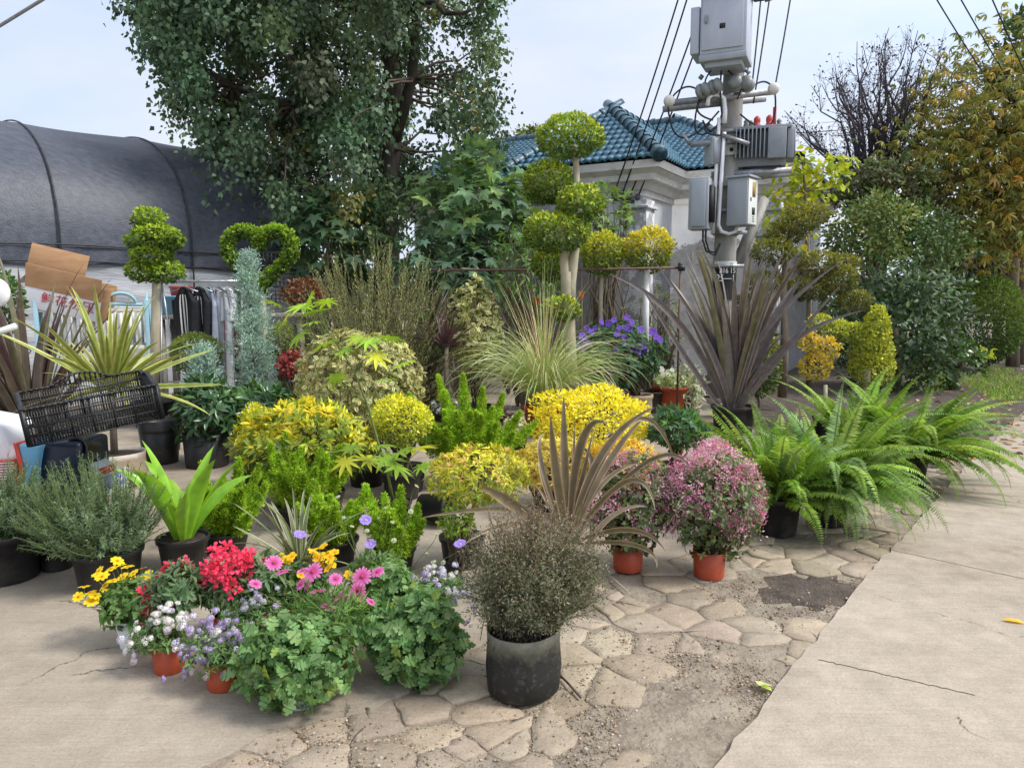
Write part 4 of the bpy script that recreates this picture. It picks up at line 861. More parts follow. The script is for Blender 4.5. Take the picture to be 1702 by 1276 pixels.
# generic round tree: trunk, limbs, clumped crown
def tree(name, label, base, clumps, leaf, trunk_pts, trunk_r, bark, mt='leaf', twigs=True, group=None, n_leaf=120, droop=-.2, rc=.35, pal=None, pal2=None, dirs=.6, comp=False):
    t_ = thing(name, label, 'tree', base, group); g = G(); tube(g, trunk_pts, trunk_r, 10); tp = np.array(trunk_pts)[len(trunk_pts)//3:]
    tw = G()
    for c in clumps:
        d = np.linalg.norm(tp-c, axis=1)+np.maximum(0, tp[:, 2]-c[2])*1.5; j = np.argmin(d+rng.random(len(d))*.3); tube(tw if twigs else g, branch_path(tp[j], c, .15, 6, .04), np.linspace(trunk_r[-1]*.9, .005, 6), 5, cap=False)
    g.build('trunk', bark, t_, True, base)
    if twigs: tw.build('branches', bark, t_, True, base)
    gl = G()
    for c in clumps:
        if comp:
            b = pick(pal, 1, .1)[0]; k = int(n_leaf/5*rng.uniform(.6, 1.3))
            for _ in range(k):
                p = c+rng.normal(size=3)*rc*np.array([.65, .65, .55]); ax = unit(np.array([rng.normal()*.6, rng.normal()*.6-.2, .8])); a0 = rng.uniform(0, 6.28); e1 = unit(np.cross(ax, rng.normal(size=3))); e2 = np.cross(ax, e1); a = a0+np.arange(6)*1.05; D = np.cos(a)[:, None]*e1+np.sin(a)[:, None]*e2-ax*rng.uniform(.15, .9); cb = pick(pal, 1, .15)[0]*.6+b*.4
                inst(gl, leaf[0], np.tile(p, (6, 1)), D, np.tile(ax, (6, 1))+rng.normal(size=(6, 3))*.2, leaf[1]*rng.uniform(.65, 1.15, 6), cb*(1+rng.uniform(-.15, .15, (6, 1))))
            continue
        n = int(n_leaf*rng.uniform(.6, 1.3)); b = pick(pal, 1, .1)[0]; P = c+rng.normal(size=(n, 3))*rc*rng.uniform(.6, 1.1)*np.array([.6, .6, .5])
        D = unit(P-c)*dirs+rng.normal(size=(n, 3))*.5+np.array([0, 0, droop]); mixk = rng.random((n, 1))
        C = b*(.55+.0*mixk)+pick(pal, n)*.45
        inst(gl, leaf[0], P, D, rdir(n)*.6+np.array([0, 0, .8]), leaf[1]*rng.uniform(.7, 1.25, n), C, None if pal2 is None else pick(pal2, n))
    gl.build('crown', M[mt], t_, False, base); return t_
def ell(u, v, Y, ru, rv, ry, n, inner=.35, vmax=None):
    c = at(u, v, Y); P, d = blob(n, (m_of(ru, Y), ry, m_of(rv, Y)), inner, .15); return c+P
# yellow autumn tree on the right
YY = 16.4; b = spot(1683, YY); T = lambda u, v, dy=0: at(u, v, YY)+np.array([0, dy, 0])
cl = np.concatenate([ell(1650, 180, YY, 125, 115, 1.8, 125), ell(1610, 310, YY-.3, 95, 80, 1.4, 75), ell(1740, 260, YY, 90, 160, 1.5, 70), ell(1555, 250, YY-.3, 40, 60, .7, 20), ell(1650, 390, YY-.4, 70, 45, 1., 34)])
PAL_Y = [((.24, .21, .045), 3), ((.15, .175, .045), 4), ((.36, .25, .04), 1.6), ((.09, .12, .04), 3), ((.40, .20, .05), .5)]
tree('autumn_tree', 'yellowing autumn tree with hanging compound leaves at the right edge', b, cl, (LANCE, .155), [b, T(1682, 500), T(1685, 430), T(1680, 330, .1), T(1675, 220, .1), T(1668, 120), T(1660, 70)], [.14, .12, .115, .08, .06, .04, .015], M['bark'], 'leaf', True, None, 72, -.35, .60, PAL_Y, comp=True)
# a fork
# purple bare tree
PY2 = 17.5; b = spot(1455, PY2); T = lambda u, v, dy=0: at(u, v, PY2)+np.array([0, dy, 0])
t_ = thing('bare_tree', 'nearly bare tree with upright dark purple twigs in front of the sky', 'tree', b); g = G(); tube(g, [b, T(1458, 480), T(1455, 400), T(1452, 340)], [.16, .14, .12, .1], 8); g.build('trunk', M['bark_dark'], t_, True, b)
g = G(); gl = G(); tips = []
for k in range(38):
    u1 = rng.uniform(1318, 1570); top = 60+((u1-1465)/150)**2*120+rng.uniform(0, 60); s = T(1453+rng.uniform(-12, 12), rng.uniform(330, 390)); e = T(u1, top, rng.uniform(-1.6, 1.6))
    p = branch_path(s, e, .12, 9, .06); tube(g, p, np.linspace(.045, .006, 9), 5, cap=False)
    for q in range(13):
        t0 = rng.uniform(.25, .97); a = p[int(t0*8)]; d = unit(unit(e-s)*.9+rng.normal(size=3)*.5+np.array([0, 0, .25])); Lb = rng.uniform(.35, 1.)*(1.15-t0*.6); bb = a+d*Lb; pp = branch_path(a, bb, .2, 5); tube(g, pp, np.linspace(.009, .003, 5), 3, cap=False); tips.append((pp[2:], d))
        for z in range(3):
            a2 = pp[rng.integers(1, 4)]; d2 = unit(d+rng.normal(size=3)*.6); b2_ = a2+d2*rng.uniform(.15, .45); tube(g, branch_path(a2, b2_, .2, 4), np.linspace(.005, .002, 4), 3, cap=False); tips.append((np.array([a2*.4+b2_*.6, b2_]), d2))
M['purple_twig'] = mat('purple_twig', (.05, .04, .05), (.10, .08, .095), 10, .8); g.build('branches', M['purple_twig'], t_, True, b)
P = np.concatenate([x[0] for x in tips]); P = P[rng.random(len(P)) < .95]; P = P[rng.random(len(P)) < .55]; P = P+rng.normal(size=P.shape)*.04; n = len(P); inst(gl, DIA, P, rdir(n)+np.array([0, 0, .3]), rdir(n), rng.uniform(.05, .1, n), pick([((.04, .03, .045), 3), ((.05, .05, .04), 2), ((.08, .07, .05), 1)], n)); gl.build('crown', M['leaf_dark'], t_, False, b)
# small yellow green sapling by the transformer
b = spot(1345, 12.2); T = lambda u, v, dy=0: at(u, v, 12.2)+np.array([0, dy, 0])
cl = np.concatenate([ell(1325, 275, 12.2, 30, 22, .4, 9), ell(1385, 288, 12.2, 36, 18, .4, 11), ell(1345, 320, 12.2, 45, 28, .5, 13), ell(1310, 330, 12., 22, 60, .4, 10), ell(1290, 390, 12., 20, 50, .3, 8)])
cl = cl[::2]
tree('yellow_sapling', 'thin sapling with bright yellow green leaves in front of the house corner', b, cl, (ROUND, .10), [b, T(1345, 480), T(1342, 400), T(1338, 320), T(1335, 270)], [.05, .04, .035, .025, .01], M['bark'], 'leaf_soft', True, None, 22, -.3, .26, [((.40, .36, .02), 2), ((.24, .30, .03), 3), ((.14, .2, .03), 1.5)])
# fig / mulberry thicket with big lobed leaves behind the topiary
def thicket(name, label, u, v, Y, ru, rv, ry, m, k, size, pal, tpl=PALM5, cat='shrub', mt='leaf', base_u=None, group=None, stems=5, inner=.55, droop=-.3):
    b = spot(base_u or u, Y); t_ = thing(name, label, cat, b, group); cl = ell(u, v, Y, ru, rv, ry, m, inner); g = G()
    roots = [b+np.array([rng.normal()*.12*ru/60, rng.normal()*.15, 0]) for _ in range(stems)]
    for i, c in enumerate(cl[::max(1, len(cl)//40)]):
        a = roots[i % stems]; tube(g, branch_path(a, c, .15, 7, .06), np.linspace(.022, .004, 7), 5, cap=False)
    g.build('stems', M['bark'], t_, True, b); gl = G(); i = np.repeat(np.arange(len(cl)), k); n = len(i); c0 = at(u, v, Y)
    P = cl[i]+rng.normal(size=(n, 3))*size*.55; od = unit(P-c0); D = od*.7+rng.normal(size=(n, 3))*.5+np.array([0, -.15, droop])
    inst(gl, tpl, P, D, od*.5+np.array([0, 0, 1.])+rng.normal(size=(n, 3))*.35, size*rng.uniform(.6, 1.2, n), pick(pal, n, .25)); gl.build('foliage', M[mt], t_, False, b); return t_
FIG = [((.075, .14, .055), 3), ((.10, .17, .075), 3), ((.14, .21, .065), 1.5), ((.07, .12, .08), 2)]
thicket('paper_mulberry', 'tall thicket of big lobed green leaves between the tree and the tiled house', 790, 350, 11.8, 90, 95, .9, 190, 3, .24, FIG, base_u=790)
thicket('paper_mulberry', 'dark lobed leaf thicket under the big tree behind the heart topiary', 545, 395, 12.4, 85, 75, .9, 120, 4, .22, [((.05, .095, .045), 3), ((.07, .125, .06), 2)], base_u=545)
thicket('paper_mulberry', 'lower dark lobed leaf thicket behind the wispy bush', 745, 445, 11.2, 100, 55, .7, 120, 3, .2, [((.06, .11, .065), 3), ((.085, .145, .08), 2)], base_u=740)
thicket('elder_shrub', 'light green leafy shrub behind the cloud topiary trunk, in front of the house wall', 880, 450, 10.2, 50, 75, .5, 110, 6, .13, [((.08, .16, .035), 3), ((.12, .2, .04), 2), ((.05, .1, .03), 2)], LANCE)
thicket('climbing_fig', 'pale green leaves creeping up the house corner beside the pillar', 1010, 345, 12.6, 45, 38, .25, 40, 4, .14, [((.12, .2, .05), 2), ((.16, .24, .06), 1)], PALM5)
thicket('weedy_shrub', 'small weedy shrub at the foot of the house wall behind the dark flax', 1090, 545, 10.6, 50, 65, .35, 90, 5, .1, [((.08, .11, .03), 2), ((.12, .13, .04), 2), ((.14, .1, .05), 1)], LANCE)
# far trees and hedge masses
def mass(name, label, u, v, Y, ru, rv, ry, n, size, pal, cat='tree', tpl=OVAL, group=None, mt='leaf_dark', amp=.2, inner=.5, top=None):
    b = spot(u, Y); c = at(u, v, Y); t_ = thing(name, label, cat, b, group); g = G(); tube(g, branch_path(b, c, .05, 6), np.linspace(.12, .05, 6), 8); 
    for k in range(8): tube(g, branch_path(c*.6+b*.4, c+rdir(1)[0]*np.array([m_of(ru, Y), ry, m_of(rv, Y)])*.8, .2, 5), np.linspace(.05, .008, 5), 5)
    g.build('trunk', M['bark'], t_, True, b); gl = G(); m = max(8, n//28)
    P, d = blob(m, (m_of(ru, Y), ry, m_of(rv, Y)), inner, amp); 
    for p, dd in zip(P, d):
        k = int(28*rng.uniform(.5, 1.5)); q = p+rng.normal(size=(k, 3))*min(m_of(ru, Y), m_of(rv, Y))*.17; C = pick(pal, 1, .3)[0]*(1+rng.uniform(-.2, .2, (k, 1)))
        if top is not None and rng.random() < np.clip(.3+.7*dd[2], 0, 1): C = pick(top, k)
        inst(gl, tpl, q+c, unit(q-p)*.6+dd*.5+rng.normal(size=(k, 3))*.5, dd+rng.normal(size=(k, 3))*.5+np.array([0, 0, .4]), size*rng.uniform(.7, 1.2, k), C)
    gl.build('crown', M[mt], t_, False, b); return t_
DK = [((.03, .055, .025), 3), ((.045, .075, .03), 2), ((.06, .09, .03), 1)]
mass('distant_tree', 'small olive tree showing over the blue roof beside the big tree', 875, 246, 22., 45, 26, 1., 1500, .12, [((.10, .13, .03), 2), ((.14, .16, .04), 1)])
mass('osmanthus_tree', 'dense mid green tree with small leaves behind the tiered juniper', 1440, 385, 14.4, 75, 58, .9, 3600, .085, [((.07, .11, .03), 3), ((.12, .16, .045), 2), ((.19, .21, .06), 1.3)])
mass('osmanthus_tree', 'taller green tree rising behind the dark camellia', 1540, 400, 14.8, 62, 58, .9, 3200, .085, [((.05, .09, .028), 3), ((.08, .125, .035), 2)])
mass('osmanthus_tree', 'small leaved tree with reddish tinge below the bare purple tree', 1470, 318, 15.8, 85, 45, .9, 3600, .1, [((.055, .075, .025), 3), ((.075, .06, .03), 1.5), ((.09, .12, .035), 1.5)])
for k, (u, v, Y, ru, rv) in enumerate(((1600, 440, 20, 80, 60), (1735, 470, 20.5, 90, 70), (1660, 395, 22, 85, 60))): mass('background_tree', ('blackish green tree behind the clipped box globe', 'dark tree at the right edge behind the autumn tree trunk', 'dark tree behind the lower branches of the autumn tree')[k], u, v, Y, ru, rv, 1.3, 3000, .13, [((.018, .026, .02), 3), ((.03, .035, .028), 2)])
mass('background_tree', 'dark tree top rising behind the autumn tree at the right border', 1695, 90, 17, 30, 70, .8, 1200, .14, [((.04, .07, .03), 2), ((.07, .11, .04), 1)])
mass('camellia_bush', 'large rounded bush of glossy dark camellia leaves beside the verge', 1487, 545, 12.2, 97, 106, 1., 5200, .1, [((.03, .058, .026), 4), ((.05, .085, .038), 3), ((.085, .125, .07), 1.6)], 'bush', OVAL, None, 'leaf', .1, .6)
mass('camellia_bush', 'lighter green camellia branches at the right foot of the dark camellia', 1585, 590, 12.4, 45, 35, .4, 500, .1, [((.06, .12, .03), 3), ((.25, .28, .04), 1)], 'bush', OVAL, None, 'leaf_gloss', .25)
# clipped box globe
b = spot(1633, 15.6); t_ = thing('box_globe', 'clipped round box shrub at the end of the verge', 'topiary', b); gl = G(); c = at(1633, 530, 15.6)
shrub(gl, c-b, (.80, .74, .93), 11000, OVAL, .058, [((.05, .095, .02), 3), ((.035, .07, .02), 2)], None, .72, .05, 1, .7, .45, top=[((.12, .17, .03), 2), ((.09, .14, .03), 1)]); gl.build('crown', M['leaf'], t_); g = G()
for k in range(6): tube(g, branch_path(np.array([rng.normal()*.05, rng.normal()*.05, 0]), np.array([rng.normal()*.25, rng.normal()*.2, .9]), .2), np.linspace(.025, .008, 7), 6)
g.build('trunk', M['bark'], t_, True)
# far hedge line that closes the view at ground level
g = G(); n = 26000; x = rng.uniform(-60, 70, n); y = 55+rng.normal(size=n)*2.5; hmax = 3.6+1.2*np.sin(x*.21)+.8*np.sin(x*.57+1); z = hmax*rng.random(n)**.7
inst(g, OVAL, np.stack([x, y, z], 1), rdir(n), rdir(n)+np.array([0, -.5, .6]), rng.uniform(.35, .7, n), pick([((.04, .06, .03), 3), ((.06, .085, .04), 2), ((.08, .1, .06), 1)], n)); struct(g.build('treeline', M['leaf_dark']), 'stuff')
# ------------------------------------------------------------ pots
def pot(t_, r, h, kind='black', rb=None, rim=True, tilt=None, soil=.9, n=28):
    g = G(); rb = rb or r*.78
    if kind in ('bag', 'clear'):
        pr = [(rb*.9, 0), (rb, .012), (r*1.03, h*.4), (r*.98, h*.8), (r*1.0, h), (r*.965, h), (r*.95, h*soil-.01)]; lathe(g, pr, 40, wob=.025)
    elif kind == 'tan': lathe(g, [(rb*.8, 0), (rb*.95, .01), (r*1.02, h*.45), (r*.98, h*.8), (r*1.06, h*.88), (r*1.06, h), (r*.94, h), (r*.92, h*soil-.02)], n)
    else:
        k = h*.1; pr = [(rb*.85, 0), (rb, 0), (rb+.002, .004)]
        pr += [(rb+(r-rb)*.82, h-k*1.4), (r*1.03, h-k*1.3), (r*1.05, h-.004), (r*1.045, h), (r*.97, h), (r*.95, h*soil-.01)] if rim else [(r, h), (r*.97, h), (r*.95, h*soil-.01)]
        lathe(g, pr, n)
    m = {'black': 'black_pot', 'terra': 'terra_pot', 'white': 'white_pot', 'tan': 'tan_pot', 'bag': 'grow_bag', 'clear': 'clear_bag', 'redbowl': 'terra_pot'}[kind]
    g.build('pot', M[m], t_, True)
    g = G(); disc(g, r*.955, h*soil, n); g.build('soil', M['soil'], t_)
def bagmat(name, stops, rough):
    m, t = nodes(name); L = t.links.new; tc = N(t, 'ShaderNodeTexCoord'); v = tc.outputs['Object']; sx = N(t, 'ShaderNodeSeparateXYZ'); L(v, sx.inputs[0])
    n = N(t, 'ShaderNodeTexNoise'); n.inputs['Scale'].default_value = 7; n.inputs['Detail'].default_value = 8; n.inputs['Roughness'].default_value = .7; L(v, n.inputs['Vector'])
    a = N(t, 'ShaderNodeMath', operation='MULTIPLY_ADD'); L(n.outputs['Fac'], a.inputs[0]); a.inputs[1].default_value = .22; L(sx.outputs['Z'], a.inputs[2])
    cr = N(t, 'ShaderNodeValToRGB')
    while len(cr.color_ramp.elements) < len(stops): cr.color_ramp.elements.new(.5)
    for e, (p, c) in zip(cr.color_ramp.elements, stops): e.position = p; e.color = (*c, 1)
    L(a.outputs[0], cr.inputs[0]); n2 = N(t, 'ShaderNodeTexNoise'); n2.inputs['Scale'].default_value = 45; n2.inputs['Detail'].default_value = 6; L(v, n2.inputs['Vector'])
    r = N(t, 'ShaderNodeMapRange'); r.inputs['From Min'].default_value = .56; r.inputs['From Max'].default_value = .72; r.inputs['To Max'].default_value = .3; L(n2.outputs['Fac'], r.inputs['Value']); mx = N(t, 'ShaderNodeMixRGB'); L(r.outputs[0], mx.inputs[0]); L(cr.outputs[0], mx.inputs[1]); mx.inputs[2].default_value = (.16, .16, .12, 1)
    b = N(t, 'ShaderNodeBsdfPrincipled'); b.inputs['Roughness'].default_value = rough; L(mx.outputs[0], b.inputs['Base Color']); bp = N(t, 'ShaderNodeBump'); bp.inputs['Strength'].default_value = .6; bp.inputs['Distance'].default_value = .02; L(n.outputs['Fac'], bp.inputs['Height']); L(bp.outputs[0], b.inputs['Normal']); L(b.outputs[0], N(t, 'ShaderNodeOutputMaterial').inputs[0]); return m
M['grow_bag'] = bagmat('grow_bag', [(.06, (.05, .055, .02)), (.13, (.012, .013, .013)), (.27, (.016, .016, .016)), (.315, (.10, .095, .065)), (.38, (.20, .19, .14))], .6)
M['clear_bag'] = bagmat('clear_bag', [(.05, (.30, .22, .15)), (.2, (.42, .32, .23)), (.33, (.34, .27, .2)), (.42, (.50, .48, .46))], .3)
Z0 = np.zeros(3)
# ------------------------------------------------------------ plant builders (local coordinates, base on the ground)
def stems_to(g, pts, h, r0=.012, n0=(0, 0), k=1, sides=5, wob=.2):
    for p in pts: tube(g, branch_path(np.array([n0[0]+rng.normal()*.02, n0[1]+rng.normal()*.02, h]), p, wob, 6, .05), np.linspace(r0, r0*.25, 6), sides, cap=False)
def plant(name, label, cat, u, v=None, Y=None, group=None):
    p = gnd(u, v) if Y is None else spot(u, Y); return thing(name, label, cat, p, group)
def zat(u, v, Y): return at(u, v, Y)[2]
def bush(name, label, u, Y, uc, vc, ru, rv, leafn, tpl, size, pal, potk=None, pal2=None, top=None, mt='leaf', cat='shrub', ry=None, amp=.1, inner=.6, ros=0, out=1., rnd=.7, up=.3, group=None, trunk=0, f=2.6, dv=0, th=(.5, 1.4)):
    """rounded shrub whose crown is centred at picture spot uc,vc at distance Y"""
    b = spot(u, Y); t_ = thing(name, label, cat, b, group); c = at(uc, vc, Y)-b; R3 = np.array([m_of(ru, Y), ry or m_of(ru, Y), m_of(rv, Y)]); h = .02
    if potk: pot(t_, *potk); h = potk[1]*.88
    g = G(); P, d = blob(26, R3*.75, .5)
    if trunk: tube(g, branch_path((0, 0, h-.02), c-[0, 0, R3[2]*.4], .1), np.linspace(trunk, trunk*.6, 7), 8); stems_to(g, P+c, c[2]-R3[2]*.5, trunk*.4, (c[0], c[1]))
    else: stems_to(g, P+c, h-.03, .01)
    g.build('stems', M['bark' if trunk else 'twig'], t_, True); gl = G()
    if ros: rosettes(gl, c, R3, leafn//ros, ros, tpl, size, pal, pal2, inner, amp, th, f=f, top=top, up=up)
    else: shrub(gl, c, R3, leafn, tpl, size, pal, pal2, inner, amp, out, up, rnd, f, top=top)
    gl.build('foliage', M[mt], t_); return t_
# rosemary: upright shoots ringed with needles
def needles(g, path, step, L_, pal, w=1., spread=1.1, tpl=NEEDLE, pal_tip=None, fade=.25):
    P = []; T = []; K = []
    seg = np.linalg.norm(np.diff(path, axis=0), axis=1); tot = seg.sum(); n = max(4, int(tot/step)); s = np.linspace(0, tot*.999, n); cum = np.r_[0, np.cumsum(seg)]
    i = np.clip(np.searchsorted(cum, s, 'right')-1, 0, len(seg)-1); f = ((s-cum[i])/seg[i])[:, None]
    P = path[i]*(1-f)+path[i+1]*f; T = unit(path[i+1]-path[i]); q = unit(np.cross(T, rng.normal(size=(n, 3))))
    D = T*math.cos(spread)+q*math.sin(spread)+rng.normal(size=(n, 3))*.12; k = s/tot
    sz = L_*(1-fade*k)*rng.uniform(.75, 1.15, n)
    inst(g, tpl, P, D, T, sz, pick(pal, n), SX=sz*w)
def rosemary(label, u, Y, uc, vc, ru, rv, n, pots, group):
    b = spot(u, Y); t_ = thing('potted_rosemary', label, 'rosemary', b, group); pot(t_, *pots); c = at(uc, vc, Y)-b; R3 = np.array([m_of(ru, Y), m_of(ru, Y)*.9, m_of(rv, Y)]); h = pots[1]*.9; g = G(); gl = G()
    d = rdir(n); d = d[(d[:, 2] > -.45)]; 
    for e in d:
        r = rng.uniform(.45, 1.05); tip = c+e*R3*r; s = np.array([rng.normal()*.05, rng.normal()*.05, h]); mid = (s*.55+tip*.45)*np.array([1, 1, 1]); mid[2] = s[2]+(tip[2]-s[2])*.25; mid[:2] = s[:2]+(tip[:2]-s[:2])*.62
        t = np.linspace(0, 1, 9)[:, None]; p = s*(1-t)**2+2*mid*t*(1-t)+tip*t*t+rng.normal(size=(9, 3))*.004
        tube(g, p, np.linspace(.004, .0015, 9), 4, cap=False); needles(gl, p[2:], .0040, .033, ROS, 1.5, .95, fade=.35)
    g.build('stems', M['stem_green'], t_, True); gl.build('foliage', M['leaf_soft'], t_)
ROS = [((.11, .165, .10), 3), ((.075, .12, .07), 3), ((.19, .24, .15), 1.6), ((.14, .20, .07), .8)]
rosemary('bushy rosemary in a black pot in front of the tilted crate', 182, 3.85, 156, 850, 126, 102, 620, (.17, .2, 'black', .14), 'rosemary pots')
rosemary('dark green rosemary half cut by the left picture edge, in a wide black pot', 8, 3.95, 10, 838, 100, 84, 460, (.19, .26, 'black', .16), 'rosemary pots')
# foxtail ferns
def foxtail(label, u, Y, plumes, pots, rad=.034):
    rad *= 1.6; cu, cv = np.mean([p[0] for p in plumes]), np.max([p[1] for p in plumes]); plumes = [(cu+(p[0]-cu)*1.12, p[1]-6, p[2], p[3]) for p in plumes]+[(p[0]*.55+cu*.45+rng.normal()*9, p[1]*.6+cv*.4+rng.normal()*8, -.12+rng.normal()*.1, p[3]) for p in plumes]
    b = spot(u, Y); t_ = thing('foxtail_fern', label, 'fern', b, 'foxtail ferns'); pot(t_, *pots); h = pots[1]*.9; gl = G(); g = G()
    for (uu, vv, dy, k) in plumes:
        tip = at(uu, vv, Y+dy)-b; s = np.array([rng.normal()*.03, rng.normal()*.03, h]); t = np.linspace(0, 1, 12)[:, None]; mid = s*.6+tip*.4; mid[:2] = s[:2]*.35+tip[:2]*.65; mid[2] = s[2]+(tip[2]-s[2])*.35; p = s*(1-t)**2+2*mid*t*(1-t)+tip*t*t
        tube(g, p, np.linspace(.004, .002, 12), 4, cap=False); n = int(2300*k*np.linalg.norm(tip-s)/.35); q = rng.random(n)**.9; x = q*11; i = np.minimum(x.astype(int), 10); f = (x-i)[:, None]; P = p[i]*(1-f)+p[i+1]*f; T = unit(p[i+1]-p[i]); o = unit(np.cross(T, rng.normal(size=(n, 3)))); rr = rad*k*np.clip(np.sin(math.pi*np.clip(q*.9+.1, 0, 1))**.7, .04, 1)*(1-.55*q)*(1+.25*np.sin(q*40+rng.uniform(0, 6)))
        P = P+o*(rr*rng.uniform(.2, 1.12, n))[:, None]; D = T*.75+o*.8+rng.normal(size=(n, 3))*.35
        inst(gl, DIAN, P, D, o+rng.normal(size=(n, 3))*.4, .0225*rng.uniform(.6, 1.25, n), pick(FOX, n))
    g.build('stems', M['stem_green'], t_, True); gl.build('fronds', M['leaf_soft'], t_)
FOX = [((.26, .40, .03), 3), ((.20, .32, .025), 3), ((.38, .50, .06), 2), ((.10, .18, .02), 1)]
foxtail('foxtail fern with short stubby plumes beside the broad strap leaves', 375, 4.4, [(322, 818, 0, 1), (340, 775, .1, 1), (395, 768, 0, 1.1), (425, 778, .1, 1), (352, 850, -.15, 1), (400, 820, -.2, 1.1), (435, 810, 0, 1), (372, 800, .2, 1), (375, 855, -.2, 1), (330, 880, -.1, .9), (410, 860, -.2, 1)], (.145, .13, 'black', .11))
foxtail('tall foxtail fern in the middle of the row behind the cream striped leaves', 500, 4.9, [(455, 745, 0, 1.1), (478, 728, .1, 1.2), (500, 750, 0, 1.2), (530, 752, 0, 1.1), (560, 748, .1, 1.2), (470, 790, -.15, 1.2), (520, 790, -.15, 1.2), (548, 775, 0, 1.2), (445, 790, 0, 1.), (570, 790, .1, 1.), (510, 735, .2, 1)], (.16, .15, 'black', .12), .04)
foxtail('foxtail fern with pointed plumes in front of the tall one, above the violet scabious', 555, 4.2, [(500, 845, 0, 1), (525, 805, .1, 1.1), (550, 830, 0, 1), (580, 840, 0, 1), (600, 822, .1, 1), (515, 870, -.1, 1), (560, 870, -.15, 1), (590, 870, -.1, 1), (540, 850, -.1, 1)], (.14, .14, 'black', .11))
foxtail('foxtail fern in a black pot beside the open patch of concrete', 657, 4.1, [(612, 812, 0, 1), (640, 828, .1, 1), (665, 815, 0, 1.1), (690, 845, 0, 1), (620, 860, -.1, 1), (650, 860, -.15, 1.1), (680, 880, -.1, 1), (698, 870, 0, .9), (640, 900, -.15, 1), (670, 910, -.15, 1), (602, 850, .1, 1)], (.115, .12, 'black', .09))
foxtail('large spreading foxtail fern with big plumes in front of the fountain grass', 785, 6., [(700, 690, 0, 1.3), (733, 630, .1, 1.2), (770, 628, .1, 1.3), (800, 650, .1, 1.3), (830, 660, .1, 1.2), (855, 690, 0, 1.2), (880, 705, 0, 1.1), (720, 700, -.2, 1.3), (760, 690, -.2, 1.4), (790, 690, -.2, 1.4), (820, 710, -.2, 1.3), (690, 660, .1, 1.1), (845, 725, -.25, 1.2), (742, 655, 0, 1.3), (750, 740, -.3, 1.2), (700, 730, -.2, 1.2)], (.17, .2, 'black', .13), .048)
# broad strap leaved bulb
b = spot(307, 4.05); t_ = thing('strap_leaf_plant', 'glossy lime green broad strap leaves in a black pot beside the rosemary', 'plant', b); pot(t_, .135, .20, 'black', .105); g = G()
az = np.array([.3, 1.2, 2.2, 3., 3.6, 4.3, 5.2, 5.9, 2.7, 1.7, .8, 3.3, 4.8]); n = len(az)
straps(g, np.array([0, 0, .17])+np.c_[np.cos(az), np.sin(az), 0*az]*.03, az, R(62)+rng.uniform(-.18, .35, n), rng.uniform(.36, .62, n), rng.uniform(.075, .1, n), rng.uniform(.25, 1.0, n), 10, pick([((.12, .26, .015), 1)], n), pick([((.20, .36, .02), 1)], n), pick([((.15, .30, .02), 1)], n), rng.normal(size=n)*.5, 2., .3, lambda t: np.clip(.35+1.5*t, 0, 1)*np.clip((1-t)*2.6, 0, 1)**.8)
g.build('foliage', M['strap'], t_, True)
# phormiums and cordylines
def flax(name, label, u, Y, n, L_, W, el, droop, cm, ce=None, ci=None, pots=None, h=0., az=None, tw=.5, group=None, fold=.3, cat='flax', extra=None, stem=None, p=2., jit=.18):
    b = spot(u, Y); t_ = thing(name, label, cat, b, group)
    if pots: pot(t_, *pots); h = max(h, pots[1]*.85)
    if stem: g = G(); tube(g, [(0, 0, h*.0+(pots[1]*.8 if pots else 0)), (0.01, 0, h)], [.03, .025], 8); g.build('stem', M['bark'], t_, True)
    az = rng.uniform(0, 6.283, n) if az is None else az(n); g = G(); base = np.array([0, 0, h])+np.c_[np.cos(az), np.sin(az), 0*az]*rng.uniform(.01, .06, (n, 1))
    q = lambda pal: pick(pal, n, jit) if pal is not None else None
    straps(g, base, az, rng.uniform(*el, n), rng.uniform(*L_, n), rng.uniform(*W, n), rng.uniform(*droop, n), 11, q(cm), q(ce), q(ci), rng.normal(size=n)*tw, p, fold)
    if extra is not None: extra(g, b)
    g.build('foliage', M['strap'], t_, True); return t_
PUR = [((.12, .108, .10), 3), ((.085, .075, .075), 3), ((.175, .16, .14), 1.6), ((.15, .145, .085), 1)]
PURE = [((.14, .10, .11), 2), ((.24, .20, .15), 1)]
def leaf_to(g, b, base, mid, tip, w, cm, ce):   # one named leaf through measured points
    P = [np.asarray(x)-b for x in (base, mid, tip)]; t = np.linspace(0, 1, 15)[:, None]; p = P[0]*(1-t)**2+2*(2*P[1]-.5*P[0]-.5*P[2])*t*(1-t)+P[2]*t*t
    T = unit(np.gradient(p, axis=0)); s = unit(np.cross(T, [0, -1, .15])); nr = np.cross(s, T); tt = t[:, 0]; ww = (w/2*np.minimum(1, .5+1.5*tt)*np.clip((1-tt)*2.2, 0, 1)**.7)[:, None]
    rows = [p+s*ww*k+nr*ww*f*.3 for k, f in ((-1, 1), (-.55, .5), (0, 0), (.55, .5), (1, 1))]; V = np.stack(rows, 1).reshape(-1, 3); i = (np.arange(14)[:, None]*5+np.arange(4)[None]).ravel()
    C = np.stack([ce, cm, cm, cm, ce])[None]*np.ones((15, 1, 1)); g.add(V, [np.stack([i, i+1, i+6, i+5], 1)], C.reshape(-1, 3))
def ex_big(g, b):
    Y = 8.4; 
    for m_, tp, w in (((1130, 540), (1010, 455), .075), ((1265, 560), (1405, 430), .06), ((1300, 580), (1440, 515), .06), ((1180, 580), (1085, 430), .07), ((1150, 610), (1062, 470), .06), ((1290, 600), (1400, 470), .06)):
        leaf_to(g, b, at(1215, 700, Y), at(m_[0], m_[1], Y-.3), at(tp[0], tp[1], Y-.5), w, np.array([.10, .085, .09]), np.array([.15, .12, .11]))
